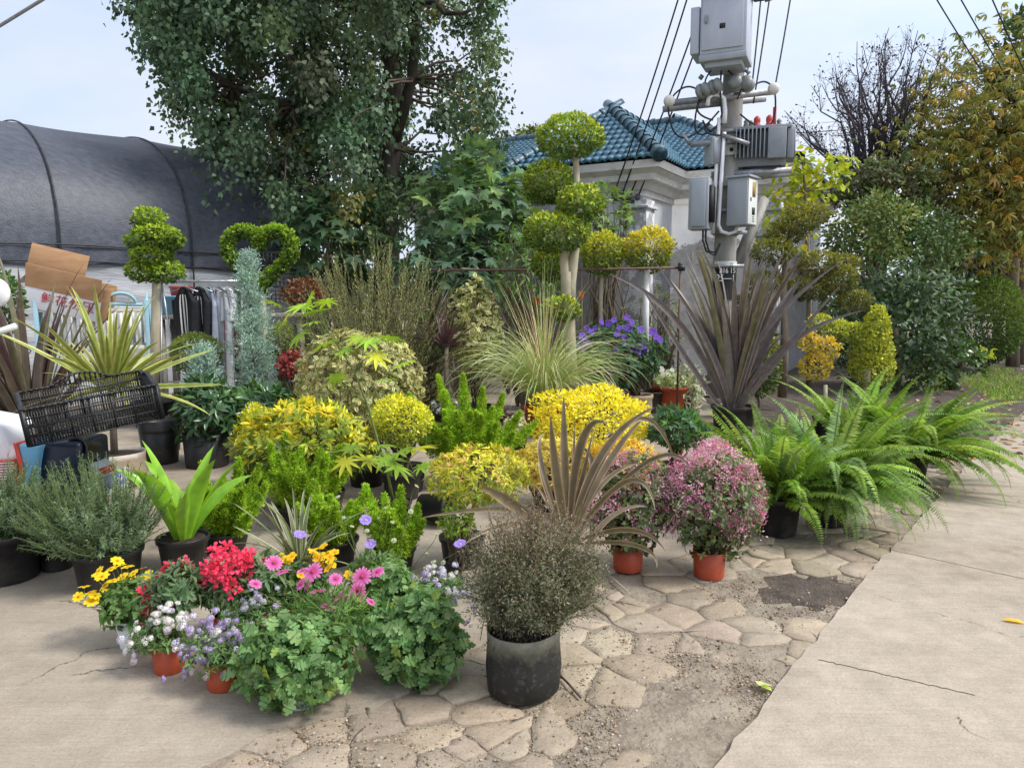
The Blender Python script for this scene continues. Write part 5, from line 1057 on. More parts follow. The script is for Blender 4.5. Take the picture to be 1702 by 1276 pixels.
flax('dark_flax', 'huge fan of grey purple sword leaves standing in front of the utility pole', 1218, 8.4, 92, (.9, 1.9), (.075, .12), (R(64), R(89)), (.05, .5), PUR, PURE, None, (.24, .3, 'black', .2), .28, lambda n: np.where(rng.random(n) < .7, np.where(rng.random(n) < .55, 0, math.pi)+rng.normal(size=n)*.7, rng.uniform(0, 6.28, n)), .6, None, .3, extra=ex_big)
BR = [((.13, .115, .065), 3), ((.16, .13, .09), 2), ((.10, .085, .06), 2)]; BRE = [((.36, .26, .17), 2), ((.28, .17, .11), 1)]
def ex_br(g, b):
    Y = 3.65; c1, c2 = np.array([.105, .085, .05]), np.array([.34, .235, .16])
    for m_, tp, w, dy in (((938, 760), (937, 655), .05, 0), ((925, 790), (915, 690), .06, -.1), ((965, 740), (1008, 704), .055, -.1), ((1000, 755), (1090, 676), .05, 0), ((1010, 770), (1075, 690), .045, .1), ((1050, 700), (1130, 790), .035, .1), ((1080, 765), (1155, 795), .03, -.1), ((1040, 800), (1090, 850), .034, -.2), ((1045, 880), (1108, 920), .032, -.25), ((1055, 905), (1092, 945), .028, -.25), ((870, 850), (690, 862), .038, -.1), ((862, 870), (770, 905), .034, -.2), ((848, 835), (800, 810), .07, -.15), ((905, 800), (900, 760), .04, .1), ((985, 790), (960, 740), .05, .1), ((900, 770), (905, 720), .03, .1), ((1005, 800), (1075, 770), .03, .1), ((955, 850), (985, 720), .05, .05), ((950, 850), (955, 700), .045, .1)):
        leaf_to(g, b, at(945, 905, Y), at(m_[0], m_[1], Y+dy), at(tp[0], tp[1], Y+dy*2), w*.8, c1*rng.uniform(.8, 1.25), c2*rng.uniform(.8, 1.1))
flax('bronze_flax', 'bronze striped flax with arching leaves rising behind the round grey bush', 945, 3.65, 9, (.25, .5), (.025, .035), (R(45), R(80)), (.4, 1.6), BR, BRE, None, (.15, .2, 'black', .12), .18, None, .5, extra=ex_br)
flax('purple_flax', 'dark purple sword leaves at the left edge behind the black crate', 60, 6.5, 54, (.8, 1.75), (.065, .10), (R(50), R(87)), (.1, .55), [((.09, .07, .06), 3), ((.10, .095, .055), 3), ((.075, .04, .05), 1.5)], [((.13, .10, .08), 1)], None, (.2, .25, 'black', .16), .23, lambda n: rng.uniform(0, 6.28, n), .6)
VG = [((.14, .17, .03), 3), ((.11, .14, .035), 2)]; VC = [((.50, .46, .18), 3), ((.42, .42, .14), 2)]
flax('striped_cordyline', 'cordyline with cream edged green sword leaves in a clear bag behind the crate', 193, 6., 64, (.45, .9), (.042, .062), (R(-8), R(84)), (.0, .6), VG, VC, [((.22, .25, .05), 1)], (.23, .27, 'clear', .21), .78, None, .5, None, .25, 'cordyline', None, True)
o_ = [o for o in scene.objects if o.get('category') == 'cordyline'][-1]; g = G(); tube(g, [np.array([-.02+.05*math.cos(a), -.21, .24+.09*math.sin(a)]) for a in np.linspace(0, math.pi, 10)], .005, 5); g.build('handle', M['white_pot'], o_, True)
flax('striped_flax', 'small flax with cream striped green leaves behind the pink snapdragons', 500, 3.9, 30, (.28, .48), (.02, .032), (R(8), R(84)), (.1, 1.0), [((.11, .15, .06), 2), ((.15, .17, .09), 1)], [((.50, .47, .30), 3), ((.42, .33, .25), 1)], [((.09, .13, .05), 1)], (.15, .13, 'black', .12), .1, lambda n: rng.uniform(0, 6.28, n), .5)
flax('red_cordyline', 'spiky dark red cordyline behind the wispy bush', 742, 8.6, 60, (.3, .55), (.02, .032), (R(0), R(85)), (.0, .5), [((.07, .035, .045), 3), ((.12, .07, .08), 1)], None, None, (.16, .2, 'black', .13), .95, None, .5, None, .3, 'cordyline', None, True)
flax('red_cordyline', 'taller thin dark cordyline standing just behind the spiky red one', 720, 9.4, 40, (.35, .7), (.016, .026), (R(10), R(85)), (.0, .5), [((.09, .06, .06), 3), ((.14, .10, .09), 1)], None, None, (.16, .2, 'black', .13), 1.15, None, .5, None, .3, 'cordyline', None, True)
# fountain grass
b = spot(905, 8.2); t_ = thing('fountain_grass', 'fountain of pale striped grass arching out of a terracotta pot', 'grass', b); pot(t_, .24, .34, 'terra', .18); g = G()
n = 620; az = rng.uniform(0, 6.283, n); straps(g, np.array([0, 0, .3])+np.c_[np.cos(az), np.sin(az), 0*az]*rng.uniform(0, .09, (n, 1)), az, R(62)+rng.uniform(-.2, .42, n), rng.uniform(.75, 1.5, n), rng.uniform(.008, .013, n), rng.uniform(1.4, 2.7, n), 12, pick([((.28, .36, .10), 3), ((.20, .30, .06), 2), ((.44, .42, .24), 2)], n), pick([((.55, .55, .34), 1)], n), None, rng.normal(size=n)*.4, 1.6, .2)
n = 70; az = rng.uniform(0, 6.283, n); straps(g, np.tile([0, 0, .3], (n, 1)), az, R(72)+rng.uniform(-.1, .3, n), rng.uniform(1.1, 1.7, n), rng.uniform(.006, .01, n), rng.uniform(.1, .9, n), 10, pick([((.42, .38, .2), 2), ((.45, .28, .16), 1), ((.28, .34, .1), 1)], n))
g.build('foliage', M['strap'], t_)
# Boston ferns
def fern(label, u, Y, fr, pots, cols=None):
    b = spot(u, Y); t_ = thing('boston_fern', label, 'fern', b, 'boston ferns'); pot(t_, *pots); h = pots[1]*.88; n0 = 0
    for (L_, a, e, dr) in fr:
        if n0 >= 98: break
        n0 += 1; seg = 22; t = (np.arange(seg)+.5)/seg; ang = e-dr*t**1.7; d = np.cos(ang)[:, None]*np.array([math.cos(a), math.sin(a), 0])+np.sin(ang)[:, None]*np.array([0, 0, 1.])
        p = np.concatenate([[[0, 0, 0]], np.cumsum(d*L_/seg, 0)])+np.array([math.cos(a)*.03, math.sin(a)*.03, h]); T = unit(np.gradient(p, axis=0)); g = G(); tube(g, p, np.linspace(.003, .001, seg+1), 4, (.12, .16, .04), cap=False)
        m = int(L_/.0155); s = np.linspace(.1, .995, m); x = s*seg; i = np.minimum(x.astype(int), seg-1); f = (x-i)[:, None]; P = p[i]*(1-f)+p[i+1]*f; TT = unit(T[i]); sd = unit(np.cross(TT, np.array([0, 0, 1.])+rng.normal(size=3)*.25)); nr = np.cross(sd, TT)
        pl = .060*np.clip((s-.02)*5, .25, 1)*np.clip((1-s)*1.9+.1, 0, 1)*rng.uniform(.85, 1.1, m)*min(1.15, L_/.62); bc = pick(cols or FERN, 1, .12)[0]
        for k in (-1, 1):
            D = sd*k+TT*.22-nr*.12+rng.normal(size=(m, 3))*.07; inst(g, LANCE, P, D, nr+rng.normal(size=(m, 3))*.12, pl, bc*(1+rng.uniform(-.1, .12, (m, 1)))*np.array([1, 1, 1]), SX=1.1*pl)
        g.build('frond', M['leaf_soft'], t_)
FERN = [((.16, .265, .035), 3), ((.105, .18, .03), 3), ((.25, .35, .075), 1.6), ((.15, .235, .085), 1.6)]
def fan(n, a0, a1, L0, L1, e0, e1, d0, d1): return [(rng.uniform(L0, L1), rng.uniform(a0, a1), rng.uniform(e0, e1), rng.uniform(d0, d1)) for _ in range(n)]
fern('big boston fern nearest the pink flowering bush, upright fronds in a black pot', 1290, 4.75, fan(24, R(0), R(360), .45, .8, R(55), R(82), .2, 1.0)+fan(26, R(0), R(360), .5, .85, R(40), R(70), .9, 2.2)+[(.75, R(170), R(62), .4), (.7, R(150), R(60), .3)]+fan(26, R(190), R(350), .4, .65, R(10), R(45), 1.0, 1.9), (.15, .24, 'black', .12))
fern('boston fern in the middle with long fronds spilling over the broken paving', 1372, 4.95, fan(16, R(0), R(360), .5, .85, R(50), R(80), .3, 1.1)+fan(34, R(180), R(385), .6, .95, R(25), R(65), 1.1, 2.4)+fan(12, R(240), R(330), .6, .85, R(20), R(55), 1.6, 2.4)+fan(24, R(190), R(350), .4, .7, R(8), R(45), 1.0, 1.9), (.15, .24, 'black', .12))
fern('boston fern on the right whose fronds arch out over the concrete road', 1505, 6.0, fan(20, R(0), R(360), .6, .95, R(40), R(75), .3, 1.2)+fan(42, R(210), R(410), .75, 1.2, R(20), R(60), .9, 2.1)+fan(24, R(190), R(360), .45, .75, R(8), R(45), 1.0, 1.9), (.16, .24, 'black', .13))
fern('boston fern at the back of the group, partly hidden by the other ferns', 1420, 6.2, fan(24, R(0), R(360), .6, .95, R(45), R(80), .2, 1.2)+fan(24, R(150), R(400), .6, .95, R(30), R(65), .8, 2.0), (.16, .24, 'black', .13))
# grey brown fine leaved bush in the grow bag
b = spot(868, 2.78); t_ = thing('coprosma_bush', 'round grey brown fine leaved bush in a mossy black grow bag at the front', 'shrub', b); pot(t_, .142, .25, 'bag', .138, soil=.8)
c = at(890, 945, 2.78)-b; R3 = np.array([.275, .25, .262]); g = G(); gl = G(); n = 760; d = rdir(n); d = d[d[:, 2] > -.75]
s0 = np.array([.0, 0, .2])
for e in d:
    tip = c+e*R3*rng.uniform(.6, 1.12); s = s0+rng.normal(size=3)*np.array([.045, .045, .0]); mid = s*.5+tip*.5; mid[2] += .04; mid[:2] = s[:2]*.6+tip[:2]*.4; t = np.linspace(0, 1, 8)[:, None]; p = s*(1-t)**2+2*mid*t*(1-t)+tip*t*t+rng.normal(size=(8, 3))*.006*t
    tube(g, p, np.linspace(.0016, .0006, 8), 3, cap=False)
    k = 85; q = rng.uniform(.3, 1, k); x = q*7; i = np.minimum(x.astype(int), 6); f = (x-i)[:, None]; P = p[i]*(1-f)+p[i+1]*f+rng.normal(size=(k, 3))*.011; zz_ = ((P[:, 2]-c[2])/R3[2])[:, None]
    C = pick([((.125, .13, .085), 3), ((.09, .11, .055), 3), ((.2, .2, .15), 1.6), ((.14, .10, .07), 1)], k); C2 = pick([((.22, .14, .10), 1), ((.15, .11, .08), 1)], k); kk = np.clip(zz_*1.2-.25+rng.normal(size=(k, 1))*.3, 0, 1)
    inst(gl, DIAN, P, unit(p[i+1]-p[i])*.5+rng.normal(size=(k, 3))*.7, rdir(k), .0145*rng.uniform(.6, 1.3, k), C*(1-kk)+C2*kk)
g.build('stems', M['twig'], t_, True); gl.build('foliage', M['leaf'], t_)
# ------------------------------------------------------------ pink flowering bushes in terracotta pots
def pinkbush(label, u, Y, uc, vc, ru, rv, pots, nl, nf, grp='pink flowering bushes'):
    b = spot(u, Y); t_ = thing('pink_bush', label, 'flowering bush', b, grp); pot(t_, *pots); c = at(uc, vc, Y)-b; R3 = np.array([m_of(ru, Y), m_of(ru, Y)*.9, m_of(rv, Y)]); g = G(); P, d = blob(60, R3*.9, .5); stems_to(g, P+c, pots[1]*.85, .005)
    g.build('stems', M['twig'], t_, True); gl = G(); rosettes(gl, c, R3, nl//4, 4, OVAL, .028, [((.075, .11, .04), 3), ((.10, .14, .05), 2), ((.09, .08, .05), 1.3), ((.15, .18, .07), .8)], None, .35, .12, (.7, 1.6)); gl.build('foliage', M['leaf'], t_)
    gf = G(); P, d = blob(nf*3, R3*1.04, .72, .14); k = (d[:, 2] > -.15-.5*rng.random(len(d))) & ((np.sin(P[:, 0]*19+1)*np.sin(P[:, 2]*23+P[:, 1]*17)+rng.normal(size=len(P))*.5) > 0.05); P = P[k][:nf]; n = len(P); i = np.repeat(np.arange(n), 7); m = len(i)
    base = pick([((.66, .24, .44), 3), ((.72, .40, .58), 2.5), ((.46, .17, .26), 1.5), ((.80, .64, .74), 1)], n, .16, False)[i]; q = P[i]+c+rng.normal(size=(m, 3))*np.array([.007, .007, .012]); inst(gf, DIA, q, rdir(m)+np.array([0, 0, .3]), rdir(m), .0150*rng.uniform(.6, 1.3, m), base*(1+rng.uniform(-.2, .2, (m, 1)))); gf.build('blossoms', M['petal'], t_)
pinkbush('bush of small pink flowers in a terracotta pot beside the ferns', 1178, 3.98, 1190, 835, 85, 92, (.088, .145, 'terra', .078, False), 4600, 1300)
pinkbush('fading pink flower bush in a terracotta pot behind the arching bronze leaves', 1043, 4.08, 1050, 838, 70, 88, (.086, .14, 'terra', .076, False), 4200, 520)
# ------------------------------------------------------------ front bedding flowers
def flower(tpl_n, L_, w, cup, col, col2, eye, eyer, mt='petal'):
    """one flower mesh: petals round an eye, facing +z"""
    g = G(); a = np.arange(tpl_n)*2*math.pi/tpl_n; D = np.stack([np.cos(a), np.sin(a), np.full(tpl_n, cup)], 1); T = outline([(w*.25, 0), (w*.5, .5), (w*.42, .85), (w*.12, 1.)], .1, .15, 0., 1.)
    inst(g, (T[0], T[1], T[0][:, 1]), D*eyer*.5, D+rng.normal(size=(tpl_n, 3))*.05, np.tile([0, 0, 1.], (tpl_n, 1)), L_*rng.uniform(.9, 1.1, tpl_n), np.tile(col, (tpl_n, 1)), np.tile(col2, (tpl_n, 1)))
    if eyer > 0: lathe(g, [(eyer, -.001), (eyer, eyer*.3), (eyer*.6, eyer*.75), (.0, eyer*.85)], 10, eye)
    return g
def place(proto, parent, p, nrm, s=1., spin=None):
    o = proto if proto.parent is None and not proto.get('used') else proto.copy()
    if o is proto: proto['used'] = 1
    else: COL.objects.link(o)
    o.parent = parent; q = Vector(nrm).to_track_quat('Z', 'Y'); o.rotation_mode = 'QUATERNION'; from mathutils import Quaternion; o.rotation_quaternion = q@Quaternion((0, 0, 1), rng.uniform(0, 6.28)); o.location = tuple(p); o.scale = (s, s, s); return o
def herb(t_, c, R3, h, n, tpl, size, pal, mt='leaf', k=4, inner=.35, th=(.6, 1.5), amp=.14, zmin=-.6, stems=40, rnd=None):
    g = G(); P, d = blob(stems, R3*.85, .5); stems_to(g, P+c, h, .003); g.build('stems', M['stem_green'], t_, True); gl = G(); (rosettes(gl, c, R3, n//k, k, tpl, size, pal, None, inner, amp, th, zmin) if rnd is None else shrub(gl, c, R3, n, tpl, size, pal, None, inner, amp, .55, .35, rnd, 2.6, zmin)); gl.build('foliage', M[mt], t_)
GRN = [((.075, .15, .04), 3), ((.055, .12, .035), 2), ((.11, .19, .055), 1.3)]
def flowers_on(t_, protos, pts, b, h, c0=None, tilt=.5, s=(.8, 1.15), stem_r=.0014, name='flower_stalks', look=None):
    g = G()
    for k, p in enumerate(pts):
        nrm = unit(np.array([rng.normal()*tilt, rng.normal()*tilt-.35, 1.])) if look is None else unit(np.asarray(look)+rng.normal(size=3)*tilt)
        s0 = np.array([p[0]*.45, p[1]*.45, h]); q = branch_path(s0, p-nrm*.002, .12, 6, .0); q[-2] = p-nrm*.03*min(1, np.linalg.norm(p-s0)/.06); tube(g, q, stem_r, 4, cap=False); place(protos[rng.integers(len(protos))], t_, p, nrm, rng.uniform(*s))
    g.build(name, M['stem_green'], t_, True)
def fproto(name, **kw): return flower(**kw).build(name, M['petal'])
# coreopsis
b = spot(226, 3.15); t_ = thing('coreopsis_pot', 'yellow daisy flowered coreopsis in a white pot at the left end of the flower row', 'potted flower', b); pot(t_, .075, .13, 'white', .06, False); Yf = 3.15; c = at(215, 1005, Yf)-b
herb(t_, c, np.array([.13, .12, .12]), .11, 1500, OVAL, .032, [((.06, .12, .03), 3), ((.09, .16, .04), 2)])
yel = [fproto('flower', tpl_n=8, L_=.024, w=.62, cup=.15, col=(.78, .52, .01), col2=(.82, .66, .02), eye=(.55, .22, .01), eyer=.006) for _ in range(3)]
pp = [at(u, v, Yf+rng.uniform(-.1, .12))-b for u, v in ((195, 932), (165, 948), (170, 958), (200, 940), (212, 942), (222, 952), (205, 958), (188, 965), (140, 975), (130, 992), (150, 985), (158, 990), (175, 972), (176, 983), (232, 960), (190, 1003), (232, 988), (178, 1015), (152, 1000), (235, 945), (185, 945), (162, 955), (143, 988), (218, 965), (246, 955), (255, 968))]
flowers_on(t_, yel, pp, b, .16, tilt=.35)
# snapdragons
def snap(label, u, Y, uc, vc, spikes, col):
    b = spot(u, Y); t_ = thing('snapdragon_pot', label, 'potted flower', b, 'pink snapdragons'); pot(t_, .075, .13, 'terra', .06, False); c = at(uc, vc, Y)-b; herb(t_, c, np.array([.12, .11, .11]), .11, 900, LANCE, .05, [((.065, .12, .05), 3), ((.09, .15, .065), 2), ((.12, .17, .08), 1)])
    g0 = G(); n = 17; z = np.linspace(0, .085, n); a = np.arange(n)*2.4; k = np.repeat(np.arange(n), 5); m = len(k); r = .016*(1-.5*z/.075); P = np.stack([np.cos(a)*r, np.sin(a)*r, z], 1)[k]+rng.normal(size=(m, 3))*.0035; D = np.stack([np.cos(a), np.sin(a), 0*a+.2], 1)[k]+rng.normal(size=(m, 3))*.6
    inst(g0, ROUND, P, D, rdir(m), .0155*rng.uniform(.7, 1.2, m), np.asarray(col)*(1+rng.uniform(-.25, .2, (m, 1)))); pr = g0.build('flower_spike', M['petal']); gs_ = G()
    for (uu, vv, s) in spikes:
        p = at(uu, vv+10, Y+rng.uniform(-.08, .08))-b; nrm = unit(np.array([rng.normal()*.45, rng.normal()*.3-.25, .9])); place(pr, t_, p-nrm*.012+np.array([0, -.02, .012]), nrm, s*1.2); tube(gs_, branch_path(np.array([p[0]*.4, p[1]*.4, .16]), p, .1, 5), .002, 4, cap=False)
    gs_.build('flower_stalks', M['stem_green'], t_, True)
RS = (.86, .09, .19)
snap('coral pink snapdragon between the yellow coreopsis and the white flowers', 275, 3.12, 290, 985, [(270, 965, 1.1), (262, 995, 1), (275, 1000, .9), (285, 995, 1), (240, 1022, .8), (292, 940, .9), (252, 1000, .9), (262, 970, .9), (282, 1008, .8), (255, 985, 1), (270, 1012, .9), (280, 955, .9), (300, 960, .8), (245, 1010, .9)], RS)
snap('coral pink snapdragon with tall flower heads in the middle of the flower row', 385, 3.2, 375, 985, [(370, 925, 1.1), (400, 918, 1.1), (408, 930, 1), (360, 935, .9), (380, 965, 1.1), (390, 975, 1.1), (345, 975, 1), (335, 982, .9), (378, 985, 1), (368, 960, 1), (395, 935, .9), (355, 970, .8), (412, 945, 1), (350, 950, .9), (366, 945, 1), (385, 950, .9), (338, 968, .9)], RS)
snap('fading salmon pink snapdragon just left of the small golden flowers', 437, 3.25, 435, 965, [(425, 938, .7), (440, 935, .7), (450, 945, .6), (420, 970, .8), (410, 975, .7), (320, 935, .7)], (.62, .18, .2))
# sweet alyssum
def alyssum(label, u, Y, uc, vc, ru, pots, cl, pal, grp='sweet alyssum pots', lab=False):
    b = spot(u, Y); t_ = thing('alyssum_pot', label, 'potted flower', b, grp); pot(t_, *pots); c = at(uc, vc, Y)-b; r = m_of(ru, Y); herb(t_, c, np.array([r, r*.9, r*.62]), pots[1]*.9, 1500, LANCE, .026, [((.10, .17, .05), 3), ((.07, .13, .04), 2)], k=5)
    protos = []
    for base in pal:
        g0 = G(); d = rdir(90); d = d[d[:, 2] > -.1]; P = d*.016*np.array([1, 1, .5])*rng.uniform(.85, 1.1, (len(d), 1)); n = len(P); k = np.repeat(np.arange(n), 4); m = len(k); q = unit(np.cross(d[k], rng.normal(size=(m, 3)))); inst(g0, ROUND, P[k], q+d[k]*.2, d[k], .0058*rng.uniform(.7, 1.3, m), np.asarray(base)*(1+rng.uniform(-.18, .15, (n, 1)))[k]); protos.append(g0.build('flower_cluster', M['petal']))
    for (uu, vv) in [(a+rng.normal()*q, e+rng.normal()*q*.8) for a, e in cl for q in (1, 9, 15, 20)]:
        p = at(uu, vv, Y+rng.uniform(-.08, .05)-.04*(vv > vc))-b; nr = unit(p-c+np.array([0, -.08, .10])); place(protos[rng.integers(len(protos))], t_, p, nr, rng.uniform(.5, .95))
    if lab: 
        gg_ = G(); a = np.linspace(R(215), R(245), 6); rr = pots[0]*.93; V = np.array([[math.cos(q)*(rr+o), math.sin(q)*(rr+o), z] for z, o in ((.03, -.009), (.085, .003)) for q in a]); k = np.arange(5); gg_.add(V, [np.stack([k, k+1, k+7, k+6], 1)], (.7, .7, .7)); gg_.build('pot_label', M['white_paint'], t_)
    return t_
WH, LV, PU = (.78, .76, .82), (.50, .43, .66), (.42, .30, .60)
def ring(u0, v0, ru, rv, n): return [(u0+rng.normal()*ru*.55, v0+rng.normal()*rv*.55) for _ in range(n)]
alyssum('white and lavender alyssum in a terracotta pot at the front left', 282, 2.93, 268, 1055, 50, (.066, .12, 'terra', .055, False), [(275, 1012), (285, 1015), (250, 1030), (262, 1032), (272, 1028), (245, 1045), (232, 1055), (240, 1062), (285, 1040), (295, 1035), (305, 1040), (225, 1070), (222, 1090), (290, 1070), (250, 1062), (310, 1045), (278, 1045), (228, 1045)], [WH, WH, (.66, .63, .8)])
alyssum('lavender and white alyssum in a labelled terracotta pot at the front', 372, 2.80, 370, 1075, 62, (.07, .115, 'terra', .058, False), [(345, 1035), (360, 1042), (372, 1038), (385, 1050), (355, 1055), (340, 1060), (370, 1062), (390, 1065), (320, 1075), (312, 1085), (330, 1070), (325, 1100), (340, 1098), (352, 1092), (365, 1110), (345, 1125), (308, 1115), (380, 1080), (400, 1075), (350, 1070), (378, 1058), (315, 1092), (395, 1055), (360, 1078), (335, 1050)], [PU, LV, LV, WH], lab=True)
alyssum('pale lavender alyssum between the snapdragon and the green chrysanthemum', 418, 3.02, 420, 1030, 50, (.065, .12, 'terra', .055, False), [(430, 990), (422, 1000), (415, 1010), (405, 1015), (428, 1008), (438, 1000), (395, 1030), (380, 1020), (440, 1030), (425, 1045), (410, 1040), (388, 1035), (455, 1040), (445, 1045)], [LV, (.58, .55, .72), (.66, .66, .78)])
alyssum('pale lavender alyssum beside the grow bag bush', 728, 3.1, 728, 980, 44, (.06, .12, 'black', .05), [(712, 945), (720, 950), (735, 948), (705, 960), (725, 962), (740, 960), (700, 975), (718, 975), (735, 972), (750, 955), (748, 980), (752, 998), (740, 990), (715, 990), (755, 1000), (750, 1022), (765, 1030), (772, 1036), (706, 985), (758, 985)], [LV, WH, (.62, .60, .80)])
# leafy chrysanthemums
def chrys(label, u, Y, uc, vc, R3, pots, n=900):
    b = spot(u, Y); t_ = thing('chrysanthemum_pot', label, 'potted plant', b, 'leafy chrysanthemums'); pot(t_, *pots); c = at(uc, vc, Y)-b; herb(t_, c, np.array(R3), pots[1]*.9, n, CHRYS, .058, [((.115, .20, .075), 3), ((.085, .16, .055), 3), ((.16, .25, .10), 1.6), ((.19, .24, .06), .4)], 'leaf_soft', 3, .3, (.3, 1.25), .2, -.95, 60, .75)
chrys('leafy green chrysanthemum without flowers in a white pot at the front', 495, 2.68, 492, 1100, (.185, .155, .16), (.078, .13, 'white', .062, False), 1150)
chrys('leafy green chrysanthemum in a white pot just left of the grow bag bush', 690, 2.86, 690, 1055, (.175, .145, .18), (.078, .14, 'white', .062, False), 1150)
chrys('leafy chrysanthemum behind the magenta daisies, no flowers', 650, 3.25, 645, 985, (.13, .12, .10), (.07, .13, 'black', .06), 560)
# golden bidens
b = spot(500, 3.3); t_ = thing('golden_flower_pot', 'small golden yellow flowers in the middle of the flower row', 'potted flower', b); pot(t_, .075, .13, 'terra', .06, False); c = at(495, 975, 3.3)-b; herb(t_, c, np.array([.15, .12, .10]), .11, 1300, OVAL, .03, [((.05, .10, .03), 3), ((.08, .14, .04), 2)])
gol = [fproto('flower', tpl_n=5, L_=.024, w=.95, cup=.3, col=(.74, .36, .01), col2=(.82, .58, .015), eye=(.5, .12, .01), eyer=.004) for _ in range(3)]
flowers_on(t_, gol, [at(u, v, 3.3+rng.uniform(-.1, .1))-b for u, v in ((455, 928), (465, 926), (478, 930), (485, 925), (475, 938), (470, 942), (520, 918), (530, 912), (538, 908), (545, 918), (515, 925), (528, 928), (548, 925), (552, 930), (540, 935), (533, 942), (545, 945), (556, 918), (440, 958), (490, 948), (482, 962), (520, 950), (579, 955), (477, 980), (500, 955), (535, 925), (550, 938), (462, 935), (505, 940))], b, .15, tilt=.5, s=(.75, 1.1))
# magenta daisies
b = spot(560, 2.98); t_ = thing('magenta_daisy_pot', 'magenta daisies above feathery leaves in a terracotta pot', 'potted flower', b); pot(t_, .075, .14, 'terra', .06, False); c = at(548, 1035, 2.98)-b; herb(t_, c, np.array([.19, .15, .14]), .12, 2600, NEEDLE, .055, [((.10, .19, .05), 3), ((.14, .24, .06), 2), ((.07, .14, .04), 1)], 'leaf_soft', 7, .3, (.4, 1.4))
mg = [fproto('flower', tpl_n=16, L_=.030, w=.32, cup=.12, col=(.50, .03, .22), col2=(.78, .25, .56), eye=(.45, .08, .12), eyer=.0075) for _ in range(3)]
flowers_on(t_, mg, [at(u, v, 2.98+rng.uniform(-.08, .08))-b for u, v in ((504, 948), (520, 950), (558, 962), (602, 958), (595, 980), (565, 994), (500, 970), (528, 982), (617, 1000), (425, 970), (548, 1008), (455, 935), (598, 992), (628, 950), (470, 950), (512, 972))], b, .2, tilt=.35, s=(.75, 1.2), look=(0, -.45, .8))
# scabious
b = spot(628, 3.45); t_ = thing('scabious_pot', 'violet scabious on tall thin stalks with white seed heads', 'potted flower', b); pot(t_, .07, .13, 'black', .06); c = at(622, 965, 3.45)-b; herb(t_, c, np.array([.14, .11, .12]), .11, 900, LANCE, .05, [((.13, .21, .08), 2), ((.10, .18, .06), 2)], 'leaf_soft', 5)
sc1 = [fproto('flower', tpl_n=15, L_=.022, w=.5, cup=.45, col=(.33, .20, .62), col2=(.42, .30, .78), eye=(.45, .38, .65), eyer=.009) for _ in range(2)]
sc2 = [fproto('seed_head', tpl_n=9, L_=.008, w=.6, cup=.3, col=(.55, .58, .40), col2=(.75, .74, .62), eye=(.42, .46, .26), eyer=.0075)]
flowers_on(t_, sc1, [at(u, v, 3.42)-b for u, v in ((498, 890), (608, 865), (616, 905))]+[at(765, 905, 3.25)-b], b, .2, tilt=.3, s=(.95, 1.15))
flowers_on(t_, sc2, [at(u, v, 3.45+rng.uniform(-.1, .1))-b for u, v in ((562, 826), (692, 808), (572, 860), (610, 882), (629, 862), (652, 868), (585, 875), (683, 850), (640, 845), (726, 888), (709, 920), (721, 934), (737, 934), (655, 898))], b, .2, tilt=.5, s=(.8, 1.2), name='seed_stalks')
# ------------------------------------------------------------ mid ground shrubs
bush('variegated_ball', 'big round shrub of cream and green variegated leaves beneath the green sapling', 597, 6.6, 597, 642, 104, 92, 5200, OVAL, .052, [((.14, .16, .05), 2), ((.06, .09, .03), 1.6), ((.10, .085, .045), 1)], (.2, .22, 'black', .16), [((.66, .62, .30), 4), ((.52, .48, .2), 1.5), ((.20, .2, .1), .9)], ros=4, cat='topiary', amp=.05, inner=.78)
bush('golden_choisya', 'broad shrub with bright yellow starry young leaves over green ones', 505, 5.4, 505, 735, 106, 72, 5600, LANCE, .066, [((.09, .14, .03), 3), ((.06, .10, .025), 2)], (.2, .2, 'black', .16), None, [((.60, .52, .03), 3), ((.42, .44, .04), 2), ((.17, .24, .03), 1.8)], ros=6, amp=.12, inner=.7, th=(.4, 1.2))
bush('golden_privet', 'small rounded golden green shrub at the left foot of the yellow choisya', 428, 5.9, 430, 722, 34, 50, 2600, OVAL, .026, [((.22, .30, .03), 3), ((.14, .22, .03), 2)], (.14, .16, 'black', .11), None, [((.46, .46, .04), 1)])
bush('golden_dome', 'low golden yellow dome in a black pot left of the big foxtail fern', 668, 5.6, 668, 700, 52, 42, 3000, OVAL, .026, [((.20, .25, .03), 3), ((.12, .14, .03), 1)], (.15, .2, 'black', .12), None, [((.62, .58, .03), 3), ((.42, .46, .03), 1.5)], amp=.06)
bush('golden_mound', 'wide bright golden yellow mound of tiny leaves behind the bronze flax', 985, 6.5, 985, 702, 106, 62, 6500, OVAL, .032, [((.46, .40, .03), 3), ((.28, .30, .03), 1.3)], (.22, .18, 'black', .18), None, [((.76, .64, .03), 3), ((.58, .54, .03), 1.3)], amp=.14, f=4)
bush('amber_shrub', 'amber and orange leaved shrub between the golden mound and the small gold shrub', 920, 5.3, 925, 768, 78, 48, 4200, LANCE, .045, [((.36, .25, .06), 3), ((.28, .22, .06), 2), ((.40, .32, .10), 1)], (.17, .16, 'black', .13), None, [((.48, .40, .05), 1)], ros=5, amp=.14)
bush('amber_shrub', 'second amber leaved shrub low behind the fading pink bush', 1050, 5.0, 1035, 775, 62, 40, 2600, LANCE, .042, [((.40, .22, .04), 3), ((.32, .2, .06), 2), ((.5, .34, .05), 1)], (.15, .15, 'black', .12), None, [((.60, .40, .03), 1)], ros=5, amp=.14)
bush('golden_spirea', 'small shrub of lime gold leaves tinged orange on a short trunk in a black pot', 768, 4.15, 795, 790, 84, 46, 3900, LANCE, .034, [((.18, .24, .03), 3), ((.26, .26, .04), 2), ((.12, .18, .03), 1)], (.125, .17, 'black', .1), None, [((.50, .48, .04), 3), ((.48, .30, .08), .8)], ros=5, trunk=.014, amp=.1)
